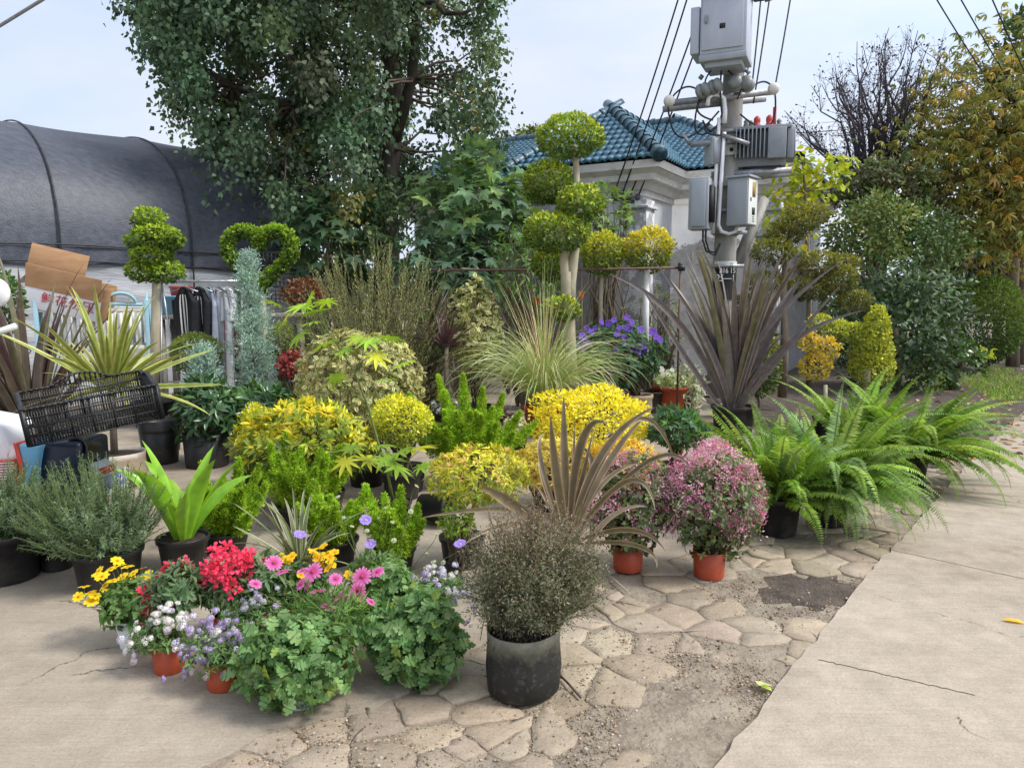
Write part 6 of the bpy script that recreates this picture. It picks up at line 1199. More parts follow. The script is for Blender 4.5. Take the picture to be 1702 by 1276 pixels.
t_ = bush('young_weed', 'tuft of small light green leaves growing beneath the gold shrub', 755, 4.0, 760, 868, 28, 26, 420, OVAL, .03, [((.16, .24, .04), 2), ((.24, .3, .05), 1)], (.05, .08, 'black', .04))
bush('dark_pittosporum', 'dark glossy leaved shrub in a square black bag behind the broad strap leaves', 345, 6.7, 345, 683, 50, 55, 900, LANCE, .11, [((.025, .06, .025), 3), ((.04, .085, .03), 2)], (.2, .3, 'black', .18, False), None, [((.07, .15, .04), 1), ((.03, .07, .03), 1.5)], 'leaf_gloss', ros=7, inner=.5)
bush('dark_pittosporum', 'second dark glossy leaved shrub behind the yellow choisya', 432, 7.0, 435, 685, 52, 48, 900, LANCE, .11, [((.025, .065, .03), 3), ((.04, .09, .03), 2)], (.2, .3, 'black', .18, False), None, [((.07, .15, .04), 1), ((.03, .07, .03), 1.5)], 'leaf_gloss', ros=7, inner=.5)
bush('clipped_ball', 'clipped dark green ball shrub beneath the hanging clothes', 325, 8.6, 325, 587, 42, 36, 3400, DIA, .03, [((.05, .085, .02), 3), ((.035, .06, .02), 2)], (.22, .42, 'black', .18), None, [((.13, .17, .03), 1)], cat='topiary', amp=.05, inner=.75)
bush('clipped_ball', 'clipped mid green ball shrub between the blue conifer and the wispy bush', 470, 9.2, 470, 575, 28, 36, 2200, DIA, .035, [((.07, .12, .03), 3), ((.05, .085, .03), 2)], (.2, .34, 'black', .16), None, [((.16, .2, .04), 1)], cat='topiary', amp=.1, inner=.7)
bush('red_heuchera', 'small crimson leaved plant between the blue conifer and the variegated ball', 485, 8.0, 485, 607, 20, 22, 300, OVAL, .06, [((.22, .03, .035), 3), ((.12, .03, .035), 2), ((.30, .08, .05), 1)], (.12, .2, 'black', .1))
bush('red_photinia', 'rusty red low shrub behind the clothes beside the blue conifer', 400, 9.6, 398, 575, 20, 30, 400, OVAL, .05, [((.12, .05, .04), 3), ((.08, .05, .04), 2)], (.12, .2, 'black', .1))
bush('copper_shrub', 'copper red twiggy shrub below the dark lobed thicket', 505, 10.2, 508, 487, 36, 24, 700, OVAL, .06, [((.16, .06, .03), 3), ((.10, .05, .03), 2)], None)
bush('variegated_euonymus', 'upright shrub with cream edged leaves left of the fountain grass', 792, 8.9, 790, 545, 42, 78, 1700, OVAL, .075, [((.10, .14, .05), 3), ((.07, .1, .04), 1)], (.18, .24, 'black', .15), [((.66, .60, .30), 3), ((.5, .5, .2), 1)], ros=5, inner=.6, amp=.15)
bush('green_shrub', 'leafy mid green shrub at the foot of the wispy bush', 720, 9.4, 715, 555, 36, 40, 700, OVAL, .07, [((.06, .12, .03), 3), ((.09, .16, .04), 1)], None, ros=4)
bush('olive_heath', 'low olive brown shrub at the left foot of the wispy bush', 560, 9.4, 560, 545, 60, 40, 2200, DIAN, .05, [((.09, .085, .05), 3), ((.12, .07, .05), 1), ((.08, .10, .04), 2)], None, out=.6)
# wispy bush
b = spot(635, 8.7); t_ = thing('wispy_bush', 'wispy olive bush of thin upright twigs behind the variegated ball', 'bush', b); g = G(); gl = G()
for k in range(420):
    s = np.array([rng.normal()*.09, rng.normal()*.06, 0.]); a = rng.normal()*.42; ln = rng.uniform(1.0, 2.3)*(1-.28*abs(a)); d = unit(np.array([math.sin(a), rng.normal()*.3, math.cos(a)])); e = s+d*ln; p = branch_path(s, e, .12, 8, .0); tube(g, p, np.linspace(.006, .0015, 8), 3, cap=False); needles(gl, p[2:], .012, .05, [((.19, .21, .09), 3), ((.24, .25, .11), 2), ((.14, .16, .07), 2), ((.34, .33, .19), 1)], 1.9, .5)
g.build('stems', M['twig'], t_, True); gl.build('foliage', M['leaf_soft'], t_)
# blue conifers
def conifer(label, u, Y, vt, ru, k, pots):
    b = spot(u, Y); t_ = thing('blue_conifer', label, 'conifer', b, 'blue conifers'); pot(t_, *pots); H = zat(u, vt, Y); rr = m_of(ru, Y); g = G(); gl = G(); h = pots[1]; tube(g, [(0, 0, h*.8), (0.01, 0, H*.5), (0, 0, H*.97)], [.02, .014, .004], 6)
    for i in range(k):
        z = h+(H-h)*(i/k)**.9; f = (z-h)/(H-h); rad = (rr*min(1, .55+1.6*f)*(1-f)**.75+.03)*rng.uniform(.6, 1.35); a = rng.uniform(0, 6.28); e = np.array([math.cos(a)*rad, math.sin(a)*rad, z+rad*.75]); s = np.array([0, 0, z-.02]); p = branch_path(s, e, .2, 6, .03); tube(g, p, np.linspace(.006, .002, 6), 3, cap=False)
        n = int(60+60*rad/rr); q = rng.uniform(.15, 1, n); x = q*5; j = np.minimum(x.astype(int), 4); ff = (x-j)[:, None]; P = p[j]*(1-ff)+p[j+1]*ff+rng.normal(size=(n, 3))*.042; inst(gl, NEEDLE, P, unit(e-s)*.6+rng.normal(size=(n, 3))*.6+np.array([0, 0, .2]), rdir(n), rng.uniform(.035, .075, n), pick([((.25, .35, .33), 3), ((.18, .27, .25), 2), ((.34, .44, .40), 1)], n), SX=.1)
    g.build('trunk', M['twig'], t_, True); gl.build('foliage', M['leaf_soft'], t_)
conifer('feathery powder blue conifer in front of the clothes rack', 425, 8.4, 425, 42, 80, (.16, .22, 'black', .13))
conifer('small powder blue conifer beside the clipped dark ball', 342, 7.9, 582, 24, 60, (.12, .2, 'black', .1))
# sapling with big lobed leaves
b = spot(655, 5.0); t_ = thing('lobed_sapling', 'slender sapling with big jagged lime green leaves rising above the variegated ball', 'sapling', b); pot(t_, .12, .14, 'black', .1); W5 = lambda u, v, Y=5.0: at(u, v, Y)-b; g = G()
st = [np.array([0, 0, .12]), W5(645, 790), W5(630, 740), W5(610, 670), W5(590, 620), W5(572, 590), W5(548, 555)]; tube(g, st, [.012, .011, .009, .008, .006, .005, .003], 7)
for a, e in ((4, (640, 565)), (4, (612, 562)), (5, (535, 518)), (5, (500, 560)), (5, (520, 530)), (6, (470, 535)), (6, (525, 500)), (5, (655, 600)), (3, (560, 640)), (1, (700, 745)), (1, (610, 765)), (1, (690, 770)), (2, (585, 745)), (2, (660, 765)), (6, (465, 500)), (6, (500, 500))): tube(g, branch_path(st[a], W5(*e, 4.95), .15, 5, .05), np.linspace(.0035, .0015, 5), 4, cap=False)
g.build('stem', M['stem_green'], t_, True); gl = G()
lv = [(645, 562, .12), (612, 565, .12), (665, 605, .11), (545, 568, .12), (575, 580, .1), (625, 590, .12), (595, 560, .1), (470, 535, .11), (500, 555, .12), (530, 515, .13), (505, 508, .12), (545, 500, .12), (460, 505, .09), (480, 520, .1), (520, 535, .1), (515, 495, .11), (560, 625, .1), (640, 630, .09), (610, 765, .16), (690, 745, .15), (640, 760, .16), (585, 745, .13), (700, 775, .13), (660, 775, .14), (575, 765, .12), (630, 740, .12), (665, 750, .12)]
P = np.array([W5(u, v, 4.95+rng.uniform(-.12, .1)) for u, v, s in lv]); n = len(lv); s5 = np.array([x[2] for x in lv]); dd = P-np.array([W5(600, 620)]) ; dd[:, 2] = 0; D = unit(dd)*.9+rng.normal(size=(n, 3))*.4+np.array([0, -.25, -.3])
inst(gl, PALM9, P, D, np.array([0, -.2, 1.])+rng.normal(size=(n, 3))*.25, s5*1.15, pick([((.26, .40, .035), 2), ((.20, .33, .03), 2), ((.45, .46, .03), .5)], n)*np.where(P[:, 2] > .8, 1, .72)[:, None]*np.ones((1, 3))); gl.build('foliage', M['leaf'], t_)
# tibouchina
b = spot(1058, 9.4); t_ = thing('purple_flower_shrub', 'round shrub covered with violet flowers in a tan clay pot', 'flowering shrub', b); pot(t_, .19, .3, 'tan', .15); c = at(1030, 590, 9.4)-b; R3 = np.array([.50, .46, .42]); g = G(); P, d = blob(40, R3*.8, .4); stems_to(g, P+c, .27, .012); g.build('stems', M['twig'], t_, True); gl = G(); rosettes(gl, c, R3, 330, 5, OVAL, .085, [((.06, .12, .065), 3), ((.085, .155, .09), 2), ((.045, .09, .045), 1)], None, .5, .12, (.6, 1.5)); gl.build('foliage', M['leaf_soft'], t_)
vio = [fproto('flower', tpl_n=5, L_=.05, w=.95, cup=.25, col=(.16, .06, .42), col2=(.20, .10, .58), eye=(.5, .45, .5), eyer=.006) for _ in range(3)]
for u, v in ((968, 560), (975, 545), (983, 552), (1000, 535), (1012, 538), (1020, 532), (1030, 545), (1042, 528), (1050, 535), (1025, 555), (1038, 560), (1065, 548), (1085, 552), (1092, 562), (1068, 575), (1072, 582), (1060, 585), (975, 570), (970, 578), (1008, 568), (1034, 575), (1026, 580), (990, 545), (1097, 565), (962, 575), (1045, 545), (1015, 618), (1055, 578)): place(vio[rng.integers(3)], t_, at(u, v, 9.4-.35*rng.uniform(.6, 1.1))-b, unit(np.array([rng.normal()*.4, -1, .5])), rng.uniform(.7, 1.15))
# red bowl with white flowers
b = spot(1112, 10.0); t_ = thing('red_bowl', 'wide red plastic bowl pot planted with white edged leaves near the rail post', 'flower pot', b); pot(t_, .24, .33, 'terra', .17); gl = G(); rosettes(gl, np.array([0, 0, .38]), np.array([.22, .2, .12]), 90, 5, LANCE, .09, [((.2, .28, .08), 2), ((.4, .45, .2), 1)], [((.6, .62, .45), 1)], .4); gl.build('foliage', M['leaf'], t_)
gf = [fproto('flower', tpl_n=6, L_=.03, w=.8, cup=.2, col=(.8, .8, .7), col2=(.85, .85, .8), eye=(.6, .6, .3), eyer=.006)]
for k in range(14): place(gf[0], t_, np.array([rng.normal()*.1-.08, rng.normal()*.08, .5+rng.normal()*.04]), unit(np.array([0, -.8, .6])+rng.normal(size=3)*.3), 1.)
bush('silver_edged_plant', 'white edged ribbon leaved plant spilling beside the red bowl', 1145, 10.1, 1140, 650, 28, 40, 420, LANCE, .12, [((.25, .3, .2), 1)], None, [((.72, .72, .62), 3), ((.4, .42, .3), 1)], cat='plant', out=.6)
bush('green_cranesbill', 'low dark green lobed plant behind the pink bush', 1125, 6.2, 1125, 712, 45, 34, 260, PALM5, .075, [((.05, .10, .05), 3), ((.07, .14, .06), 2), ((.10, .22, .03), .7)], (.14, .13, 'black', .11), cat='plant', mt='leaf')
# ------------------------------------------------------------ topiary
def clouds(name, label, u, Y, trunk, balls, leaf=DIA, size=.035, pal=None, top=None, potk=None, den=1., bark='bark_pale', group=None, flat=True):
    b = spot(u, Y); t_ = thing(name, label, 'topiary', b, group)
    if potk: pot(t_, *potk)
    g = G()
    for pts, r0, r1 in trunk: p = [at(x, y, Y+(q[0] if q else 0))-b if y is not None else np.zeros(3) for x, y, *q in pts]; tube(g, np.array(p), np.linspace(r0, r1, len(p)), 10)
    g.build('trunk', M[bark], t_, True)
    for (x, y, ru, rv, dy) in balls:
        c = at(x, y, Y+dy)-b; R3 = np.array([m_of(ru, Y), m_of(ru, Y)*.92, m_of(rv, Y)]); gl = G(); n = int(3.2e4*den*(R3[0]*R3[2])); shrub(gl, c, R3, n, leaf, size, pal, None, .72, .10, 1., .5, .7, 4., top=top); gl.build('leaf_ball', M['leaf'], t_)
    return t_
LG = [((.055, .10, .02), 3), ((.08, .13, .025), 2), ((.04, .07, .02), 1)]; LT = [((.42, .42, .03), 2), ((.24, .33, .03), 2), ((.14, .23, .03), 2.5)]
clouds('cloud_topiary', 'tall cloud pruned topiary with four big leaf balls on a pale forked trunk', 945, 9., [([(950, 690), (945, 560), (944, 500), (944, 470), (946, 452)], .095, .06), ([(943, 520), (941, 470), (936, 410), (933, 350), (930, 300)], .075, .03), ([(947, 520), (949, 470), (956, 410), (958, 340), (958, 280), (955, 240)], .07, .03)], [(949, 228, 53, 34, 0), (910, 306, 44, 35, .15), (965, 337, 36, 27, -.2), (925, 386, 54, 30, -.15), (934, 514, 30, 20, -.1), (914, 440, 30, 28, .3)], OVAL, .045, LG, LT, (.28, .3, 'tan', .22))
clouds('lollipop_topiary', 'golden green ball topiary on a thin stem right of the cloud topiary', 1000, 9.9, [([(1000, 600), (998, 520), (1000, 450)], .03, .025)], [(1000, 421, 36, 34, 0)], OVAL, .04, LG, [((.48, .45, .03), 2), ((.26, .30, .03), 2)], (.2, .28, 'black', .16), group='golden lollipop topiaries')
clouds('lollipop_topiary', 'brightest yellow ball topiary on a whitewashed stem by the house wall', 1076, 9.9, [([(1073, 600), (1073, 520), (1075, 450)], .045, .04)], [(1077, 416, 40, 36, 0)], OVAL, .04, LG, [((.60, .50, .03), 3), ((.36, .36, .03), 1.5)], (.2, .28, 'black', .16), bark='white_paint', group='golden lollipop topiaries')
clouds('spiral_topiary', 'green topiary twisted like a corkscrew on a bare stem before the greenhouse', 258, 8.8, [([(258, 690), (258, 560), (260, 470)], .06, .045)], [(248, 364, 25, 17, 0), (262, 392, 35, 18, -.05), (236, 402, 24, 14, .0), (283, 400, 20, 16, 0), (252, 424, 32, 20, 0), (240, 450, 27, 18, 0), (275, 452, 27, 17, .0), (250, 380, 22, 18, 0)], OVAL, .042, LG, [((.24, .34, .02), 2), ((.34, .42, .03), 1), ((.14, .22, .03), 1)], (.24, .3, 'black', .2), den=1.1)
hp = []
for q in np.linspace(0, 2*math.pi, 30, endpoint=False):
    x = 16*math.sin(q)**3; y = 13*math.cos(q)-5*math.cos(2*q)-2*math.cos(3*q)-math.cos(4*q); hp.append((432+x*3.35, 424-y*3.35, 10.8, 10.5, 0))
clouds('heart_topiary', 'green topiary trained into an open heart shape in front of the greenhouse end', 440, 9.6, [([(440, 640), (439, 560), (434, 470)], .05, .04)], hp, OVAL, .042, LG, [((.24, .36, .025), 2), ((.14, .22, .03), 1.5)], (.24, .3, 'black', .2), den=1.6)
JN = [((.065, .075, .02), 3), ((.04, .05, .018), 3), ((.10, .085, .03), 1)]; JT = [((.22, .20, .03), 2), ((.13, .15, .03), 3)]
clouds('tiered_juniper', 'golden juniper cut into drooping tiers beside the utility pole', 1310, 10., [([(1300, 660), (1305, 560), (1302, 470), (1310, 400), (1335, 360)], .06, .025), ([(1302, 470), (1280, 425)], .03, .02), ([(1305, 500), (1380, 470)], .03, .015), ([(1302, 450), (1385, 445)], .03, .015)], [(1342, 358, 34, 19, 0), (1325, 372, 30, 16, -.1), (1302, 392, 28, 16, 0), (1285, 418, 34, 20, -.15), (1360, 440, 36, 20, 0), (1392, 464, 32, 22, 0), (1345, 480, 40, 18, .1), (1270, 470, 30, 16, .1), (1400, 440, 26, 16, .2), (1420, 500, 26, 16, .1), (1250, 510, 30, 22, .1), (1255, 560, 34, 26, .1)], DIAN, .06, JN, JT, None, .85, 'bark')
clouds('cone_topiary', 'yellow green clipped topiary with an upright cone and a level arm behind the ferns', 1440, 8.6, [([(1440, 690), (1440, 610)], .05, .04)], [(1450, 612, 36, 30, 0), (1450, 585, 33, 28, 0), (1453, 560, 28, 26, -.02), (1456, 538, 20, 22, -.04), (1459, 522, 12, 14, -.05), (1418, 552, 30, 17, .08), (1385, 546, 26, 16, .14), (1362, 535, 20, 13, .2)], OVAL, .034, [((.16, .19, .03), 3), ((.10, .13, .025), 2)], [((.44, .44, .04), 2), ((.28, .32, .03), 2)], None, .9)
clouds('golden_cushion', 'small golden ball shrub at the right foot of the dark flax', 1372, 8.0, [([(1372, 700), (1372, 640)], .02, .02)], [(1374, 580, 20, 20, 0), (1345, 570, 18, 18, .15), (1355, 610, 26, 22, .1)], OVAL, .034, [((.26, .22, .03), 3), ((.14, .14, .03), 2)], [((.52, .38, .03), 1)], (.14, .25, 'black', .11), .8)
bush('round_boxwood', 'dark green box shrub behind the right edge of the dark flax', 1260, 9.2, 1258, 600, 40, 60, 2600, OVAL, .045, [((.05, .085, .02), 3), ((.08, .11, .03), 1)], None, None, [((.15, .17, .03), 1)], trunk=.02)
# ------------------------------------------------------------ rail in front of the house
M['rust'] = mat('rusty_pipe', (.09, .05, .035), (.18, .11, .08), 14, .7, .3, 60)
a_ = at(715, 449, 10.1); b_ = at(1131, 445, 9.5); b = np.array([b_[0], b_[1], 0]); t_ = thing('pipe_rail', 'rusty horizontal pipe rail on thin posts crossing behind the lollipop topiaries', 'rail', b)
g = G(); tube(g, [a_, (a_+b_)/2+np.array([0, 0, -.015]), b_], .015, 8); g.build('top_pipe', M['rust'], t_, True, b)
for q in (b_, a_+(b_-a_)*.19, a_+(b_-a_)*.62): g = G(); tube(g, [np.array([q[0], q[1], 0]), q], .014, 8); g.build('post', M['rust'], t_, True, b)
g = G(); tube(g, [b_+[-.03, 0, 0], b_+[.05, -.01, .0]], .04, 8); tube(g, [b_, b_+[0, 0, .06]], .03, 8); g.build('clamp', M['dark_steel'], t_, True, b)
# ------------------------------------------------------------ child's cot used as a plant bench
M['white_wood'] = mat('white_wood', (.66, .66, .60), (.78, .77, .72), 7, .5, .1, 40, spots=((.45, .4, .32), 9, .62, .8), stretch=(1, 1, .4))
M['blue_wood'] = mat('pale_blue_wood', (.28, .50, .60), (.36, .58, .68), 6, .5, .1, 40, spots=((.5, .55, .55), 9, .62, .8))
Yc = 9.1; q0 = at(66, 560, Yc-.1); q1 = at(243, 560, Yc+.35); b = np.array([q0[0], q0[1], 0]); ex = unit(np.array([q1[0]-q0[0], q1[1]-q0[1], 0])); Lc = np.linalg.norm((q1-q0)[:2]); ey = np.array([-ex[1], ex[0], 0]); zt = zat(150, 515, Yc); zb = zat(150, 580, Yc)
t_ = thing('slatted_cot', 'old slatted cot with white bars and pale blue arched end boards', 'cot', b)
for z, nm in ((zt, 'top_rail'), (zb, 'bottom_rail')):
    for d in (0, .62): g = G(); bar(g, ey*d+np.array([0, 0, z]), ex*Lc+ey*d+np.array([0, 0, z]), .035, .05); g.build(nm, M['white_wood'], t_, False, None, .004)
for k in range(11):
    for d in (0, .62): p = ex*(Lc*(k+.7)/11.4)+ey*d; g = G(); bar(g, p+[0, 0, zb], p+[0, 0, zt], .04, .018, up=ey); g.build('bar', M['white_wood'], t_)
for e in (-.02, Lc+.02):
    for d in (-.01, .63): g = G(); p = ex*e+ey*d; bar(g, p, p+[0, 0, zt+.12], .055, .05, up=ex); g.build('leg', M['blue_wood'], t_, False, None, .006)
    g = G(); o = ex*e; w_ = .62; nn = 20; ys = np.linspace(0, w_, nn); tops_ = zt+.05+.16*np.clip(np.sin(math.pi*(ys/w_-.12)/.76), 0, 1)**.7*((ys/w_ > .12) & (ys/w_ < .88)); V = []
    for s_ in (-.012, .012): V += [o+ex*s_+ey*y+[0, 0, zb] for y in ys]+[o+ex*s_+ey*y+[0, 0, z] for y, z in zip(ys, tops_)]
    k = np.arange(nn-1); F = [np.stack([k, k+1, k+1+nn, k+nn], 1), np.stack([k+2*nn, k+3*nn, k+1+3*nn, k+1+2*nn], 1), np.stack([k+nn, k+1+nn, k+1+3*nn, k+3*nn], 1)]; g.add(np.array(V), F, (.3, .5, .6)); g.build('end_board', M['blue_wood'], t_)
g = G(); V = []; p0 = ex*(Lc-.02)-ey*.02
an = np.linspace(0, math.pi, 14); arch = [p0-ex*.48+[0, 0, zt-.02], p0-ex*.48+[0, 0, zt+.06]]+[p0-ex*(.24+.17*math.cos(q))+[0, 0, zt+.07+.13*math.sin(q)] for q in an[::-1]]+[p0+[0, 0, zt+.06]]; tube(g, arch, .02, 6); g.build('arched_top', M['blue_wood'], t_, True)
g = G(); box(g, ex*Lc/2+ey*.31+[0, 0, zb-.02], (Lc, .6, .02), np.stack([ex, ey, [0, 0, 1]])); g.build('base_board', M['white_wood'], t_)
# cardboard box with an open flap, on the cot
M['card'] = mat('cardboard', lin('b48a63', .9), lin('c49c76', .95), 3, .8, .1, 60, stretch=(1, 1, 4))
M['card_white'] = mat('white_card', (.62, .63, .66), (.72, .73, .75), 3, .6, .1, 40, spots=((.4, .42, .5), 7, .62, .7))
M['red_ink'] = mat('red_ink', (.42, .02, .03), (.5, .03, .04), 20, .6)
Yb = 8.95; c0 = at(37, 508, Yb); c1 = at(163, 536, Yb+.1); bx = unit(c1-c0); Lb = np.linalg.norm(c1-c0); bz = unit(np.array([.12, -.06, 1.])-bx*np.dot(bx, [.12, -.06, 1.])); by = np.cross(bz, bx); hb = m_of(62, Yb); wb = .40
t_ = thing('cardboard_box', 'open cardboard box with red Chinese characters lying tilted on the cot', 'box', c0)
def panel(name, o, u_, v_, th, m, bev=.002):
    g = G(); u_, v_ = np.asarray(u_), np.asarray(v_); n = unit(np.cross(u_, v_)); box(g, o+(u_+v_)/2, (np.linalg.norm(u_), np.linalg.norm(v_), th), np.stack([unit(u_), unit(np.cross(n, unit(u_))), n])); return g.build(name, M[m], t_, False, None, bev)
panel('front_panel', Z0, bx*Lb, bz*hb*.55, .008, 'card_white'); panel('back_panel', by*wb, bx*Lb, bz*hb*.95, .008, 'card'); panel('side_panel', Z0, by*wb, bz*hb*.9, .008, 'card'); panel('side_panel', bx*Lb, by*wb, bz*hb*.9, .008, 'card'); panel('bottom_panel', Z0, bx*Lb, by*wb, .008, 'card')
panel('front_flap', bz*hb*.55-by*.006, bx*Lb*.99, bz*hb*.62-by*.06, .007, 'card'); panel('back_flap', by*wb*.2+bz*hb*1.12-bx*.05, bx*Lb*.76, bz*hb*.55+by*.04, .007, 'card'); panel('side_flap', bz*hb*.9-bx*.0, -bx*.12-bz*.16, by*.3, .007, 'card_white')
text('鲜花勿压', .135, c0+bx*Lb*.58+bz*hb*.33-by*.012, bx, bz, M['red_ink'], t_, c0, 'lettering', 1.12)
# ------------------------------------------------------------ clothes rack
M['chrome'] = mat('chrome_tube', (.42, .43, .45), (.55, .56, .58), 9, .3, metal=.6); M['black_cloth'] = mat('black_cloth', (.010, .010, .013), (.022, .022, .026), 5, .9, .4, 12); M['grey_cloth'] = mat('grey_cloth', (.34, .35, .38), (.44, .45, .48), 6, .9, .4, 12); M['blue_cloth'] = mat('blue_grey_cloth', (.25, .29, .36), (.33, .37, .44), 6, .9, .4, 12); M['white_cloth'] = mat('white_cloth', (.66, .66, .70), (.74, .74, .78), 6, .9, .4, 12); M['stripe'] = mat('white_stripe', (.7, .7, .66), (.76, .76, .72), 9, .85); M['red_stripe'] = mat('red_stripe', (.30, .02, .05), (.4, .04, .07), 9, .85)
Yr = 9.0; r0 = at(268, 468, Yr); r1 = at(402, 467, Yr+.1); b = np.array([r0[0], r0[1], 0]); t_ = thing('clothes_rack', 'thin metal clothes rack with splayed legs in front of the greenhouse', 'clothes rack', b)
g = G(); tube(g, [r0+[-.06, 0, 0], r1+[.06, 0, 0]], .014, 8); g.build('rail', M['chrome'], t_, True, b)
for p, s in ((r0, -1), (r1, 1)):
    for d in (-.32, .32): g = G(); tube(g, [p, np.array([p[0]+s*.04+(.1 if s < 0 else -.0), p[1]+d, 0])], .012, 6); g.build('leg', M['chrome'], t_, True, b)
g = G(); tube(g, [np.array([r0[0]-.02, r0[1], .5]), np.array([r1[0]+.02, r1[1], .5])], .01, 6); g.build('cross_bar', M['chrome'], t_, True, b)
def garment(name, label, u, width, length, m, top_w=.6, folds=3., deep=.05, stripes=None, sleeve=0, turn=.9):
    p = r0+(r1-r0)*((u-268)/134.); t2 = thing(name, label, 'clothing', p, None); nx, nz_ = 26, 20; g = G()
    exx = np.array([math.cos(turn), math.sin(turn)*-1, 0]); eyy = np.array([math.sin(turn), math.cos(turn), 0]); V = []
    def surf(s, q, side):
        w_ = width*(top_w+(1-top_w)*min(1, q*5)) if q < .2 else width*(1+.06*math.sin(q*5))
        x = (s-.5)*w_; y = deep*math.sin(s*folds*6.28+q*1.5)*(.3+.7*q)*.6+side*(.5*deep*math.sin(math.pi*s)**.5+.004); z = -.06-.05*abs(s-.5)*2*(q < .2)-q*length
        return exx*x+eyy*y+np.array([0, 0, z])
    for side in (-1, 1): V += [surf(i/(nx-1), j/(nz_-1), side) for j in range(nz_) for i in range(nx)]
    k = (np.arange(nz_-1)[:, None]*nx+np.arange(nx-1)[None]).ravel(); F = np.stack([k, k+1, k+nx+1, k+nx], 1); o2 = nx*nz_; rim = []
    for j in range(nz_-1):
        for i in (0, nx-1): a = j*nx+i; rim.append((a, a+nx, a+nx+o2, a+o2))
    for i in range(nx-1):
        for j in (0, nz_-1): a = j*nx+i; rim.append((a, a+1, a+1+o2, a+o2))
    g.add(np.array(V), [np.concatenate([F, F+o2, np.array(rim)])], (.3, .3, .3)); g.build('cloth', M[m], t2, True)
    g = G(); tube(g, [(0, 0, -.07), (0, 0, -.02), (0, .02, .015), (0, .0, .03), (0, -.02, .015)], .005, 5); tube(g, [exx*-.18+[0, 0, -.12], np.array([0, 0, -.06]), exx*.18+[0, 0, -.12]], .006, 5); g.build('hanger', M['chrome'], t2, True)
    for (s, wid, mm, q0_, q1_) in stripes or []:
        g = G(); V = []
        for j in range(24):
            q = q0_+(q1_-q0_)*j/23
            for e in (-wid/2, wid/2): V.append(surf(s+e, q, -1)-eyy*.004)
        k = np.arange(23)*2; g.add(np.array(V), [np.stack([k, k+1, k+3, k+2], 1)], (.7, .7, .7)); g.build('stripe', M[mm], t2)
    return t2
garment('track_jacket', 'black track jacket with white stripes down the sleeve on the rack', 306, .36, .74, 'black_cloth', .45, 2, .07, [(.42, .035, 'stripe', .12, .95), (.50, .035, 'stripe', .12, .95), (.58, .035, 'stripe', .12, .95)], turn=.25)
garment('track_jacket', 'second black jacket with short white stripes hanging right of the striped one', 331, .30, .74, 'black_cloth', .5, 2, .07, [(.40, .035, 'stripe', .15, .6), (.50, .035, 'stripe', .15, .6), (.60, .035, 'stripe', .15, .6)], turn=.3)
garment('sweatshirt', 'blue grey sweatshirt hanging between the black jackets and the grey hoodie', 349, .20, .92, 'blue_cloth', .6, 2, .06, turn=.5)
garment('grey_hoodie', 'long light grey garment with a dark red side stripe, longest on the rack', 366, .26, 1.32, 'grey_cloth', .6, 2, .06, [(.66, .07, 'red_stripe', .3, .98)], turn=.25)
garment('white_shirt', 'short white shirt hanging at the right end of the rack', 376, .24, .42, 'white_cloth', .7, 2, .05, turn=.2)
# low bench with basins behind the rack
M['basin_blue'] = mat('blue_plastic', (.16, .36, .52), (.2, .42, .58), 6, .4); M['basin_red'] = mat('red_plastic', (.40, .05, .05), (.46, .07, .06), 6, .4); M['basin_green'] = mat('green_plastic', (.16, .28, .2), (.2, .33, .24), 6, .4); M['grey_wood'] = mat('weathered_wood', (.20, .18, .16), (.32, .29, .26), 6, .85, .3, 40, stretch=(.3, 3, 3))
Yw = 9.75; w0 = at(262, 527, Yw); w1 = at(520, 522, Yw+.4); b = np.array([w0[0], w0[1], 0]); t_ = thing('plank_bench', 'low grey plank bench behind the clothes rack', 'bench', b); ex = unit(w1-w0); g = G(); bar(g, Z0+[0, 0, w0[2]], w1-b, .5, .05); g.build('plank', M['grey_wood'], t_, False, None, .006)
for f in (.06, .5, .94):
    for d in (-.18, .18): p = (w1-w0)*f; p = np.array([p[0], p[1]+d, 0]); g = G(); bar(g, p, p+[0, 0, w0[2]-.02], .07, .07, up=(1, 0, 0)); g.build('leg', M['grey_wood'], t_)
def basin(name, label, u, v, r, h, m, soil=True):
    p = w0+(w1-w0)*((u-262)/258.)+[0, 0, .027]; t2 = thing(name, label, 'basin', p); g = G(); lathe(g, [(r*.7, 0), (r*.72, 0), (r*.95, h*.9), (r*1.06, h*.95), (r*1.06, h), (r*.92, h), (r*.68, .02), (0, .02)], 24); g.build('bowl', M[m], t2, True)
basin('plastic_basin', 'sky blue plastic basin on the plank bench', 284, 510, .17, .24, 'basin_blue'); basin('plastic_basin', 'red plastic basin behind the black jackets', 302, 495, .14, .36, 'basin_red'); basin('plastic_basin', 'dull green wide basin under the rack end', 385, 500, .22, .3, 'basin_green')
basin('plastic_basin', 'orange red stacked basins at the right of the white shirt', 408, 505, .2, .34, 'basin_red')
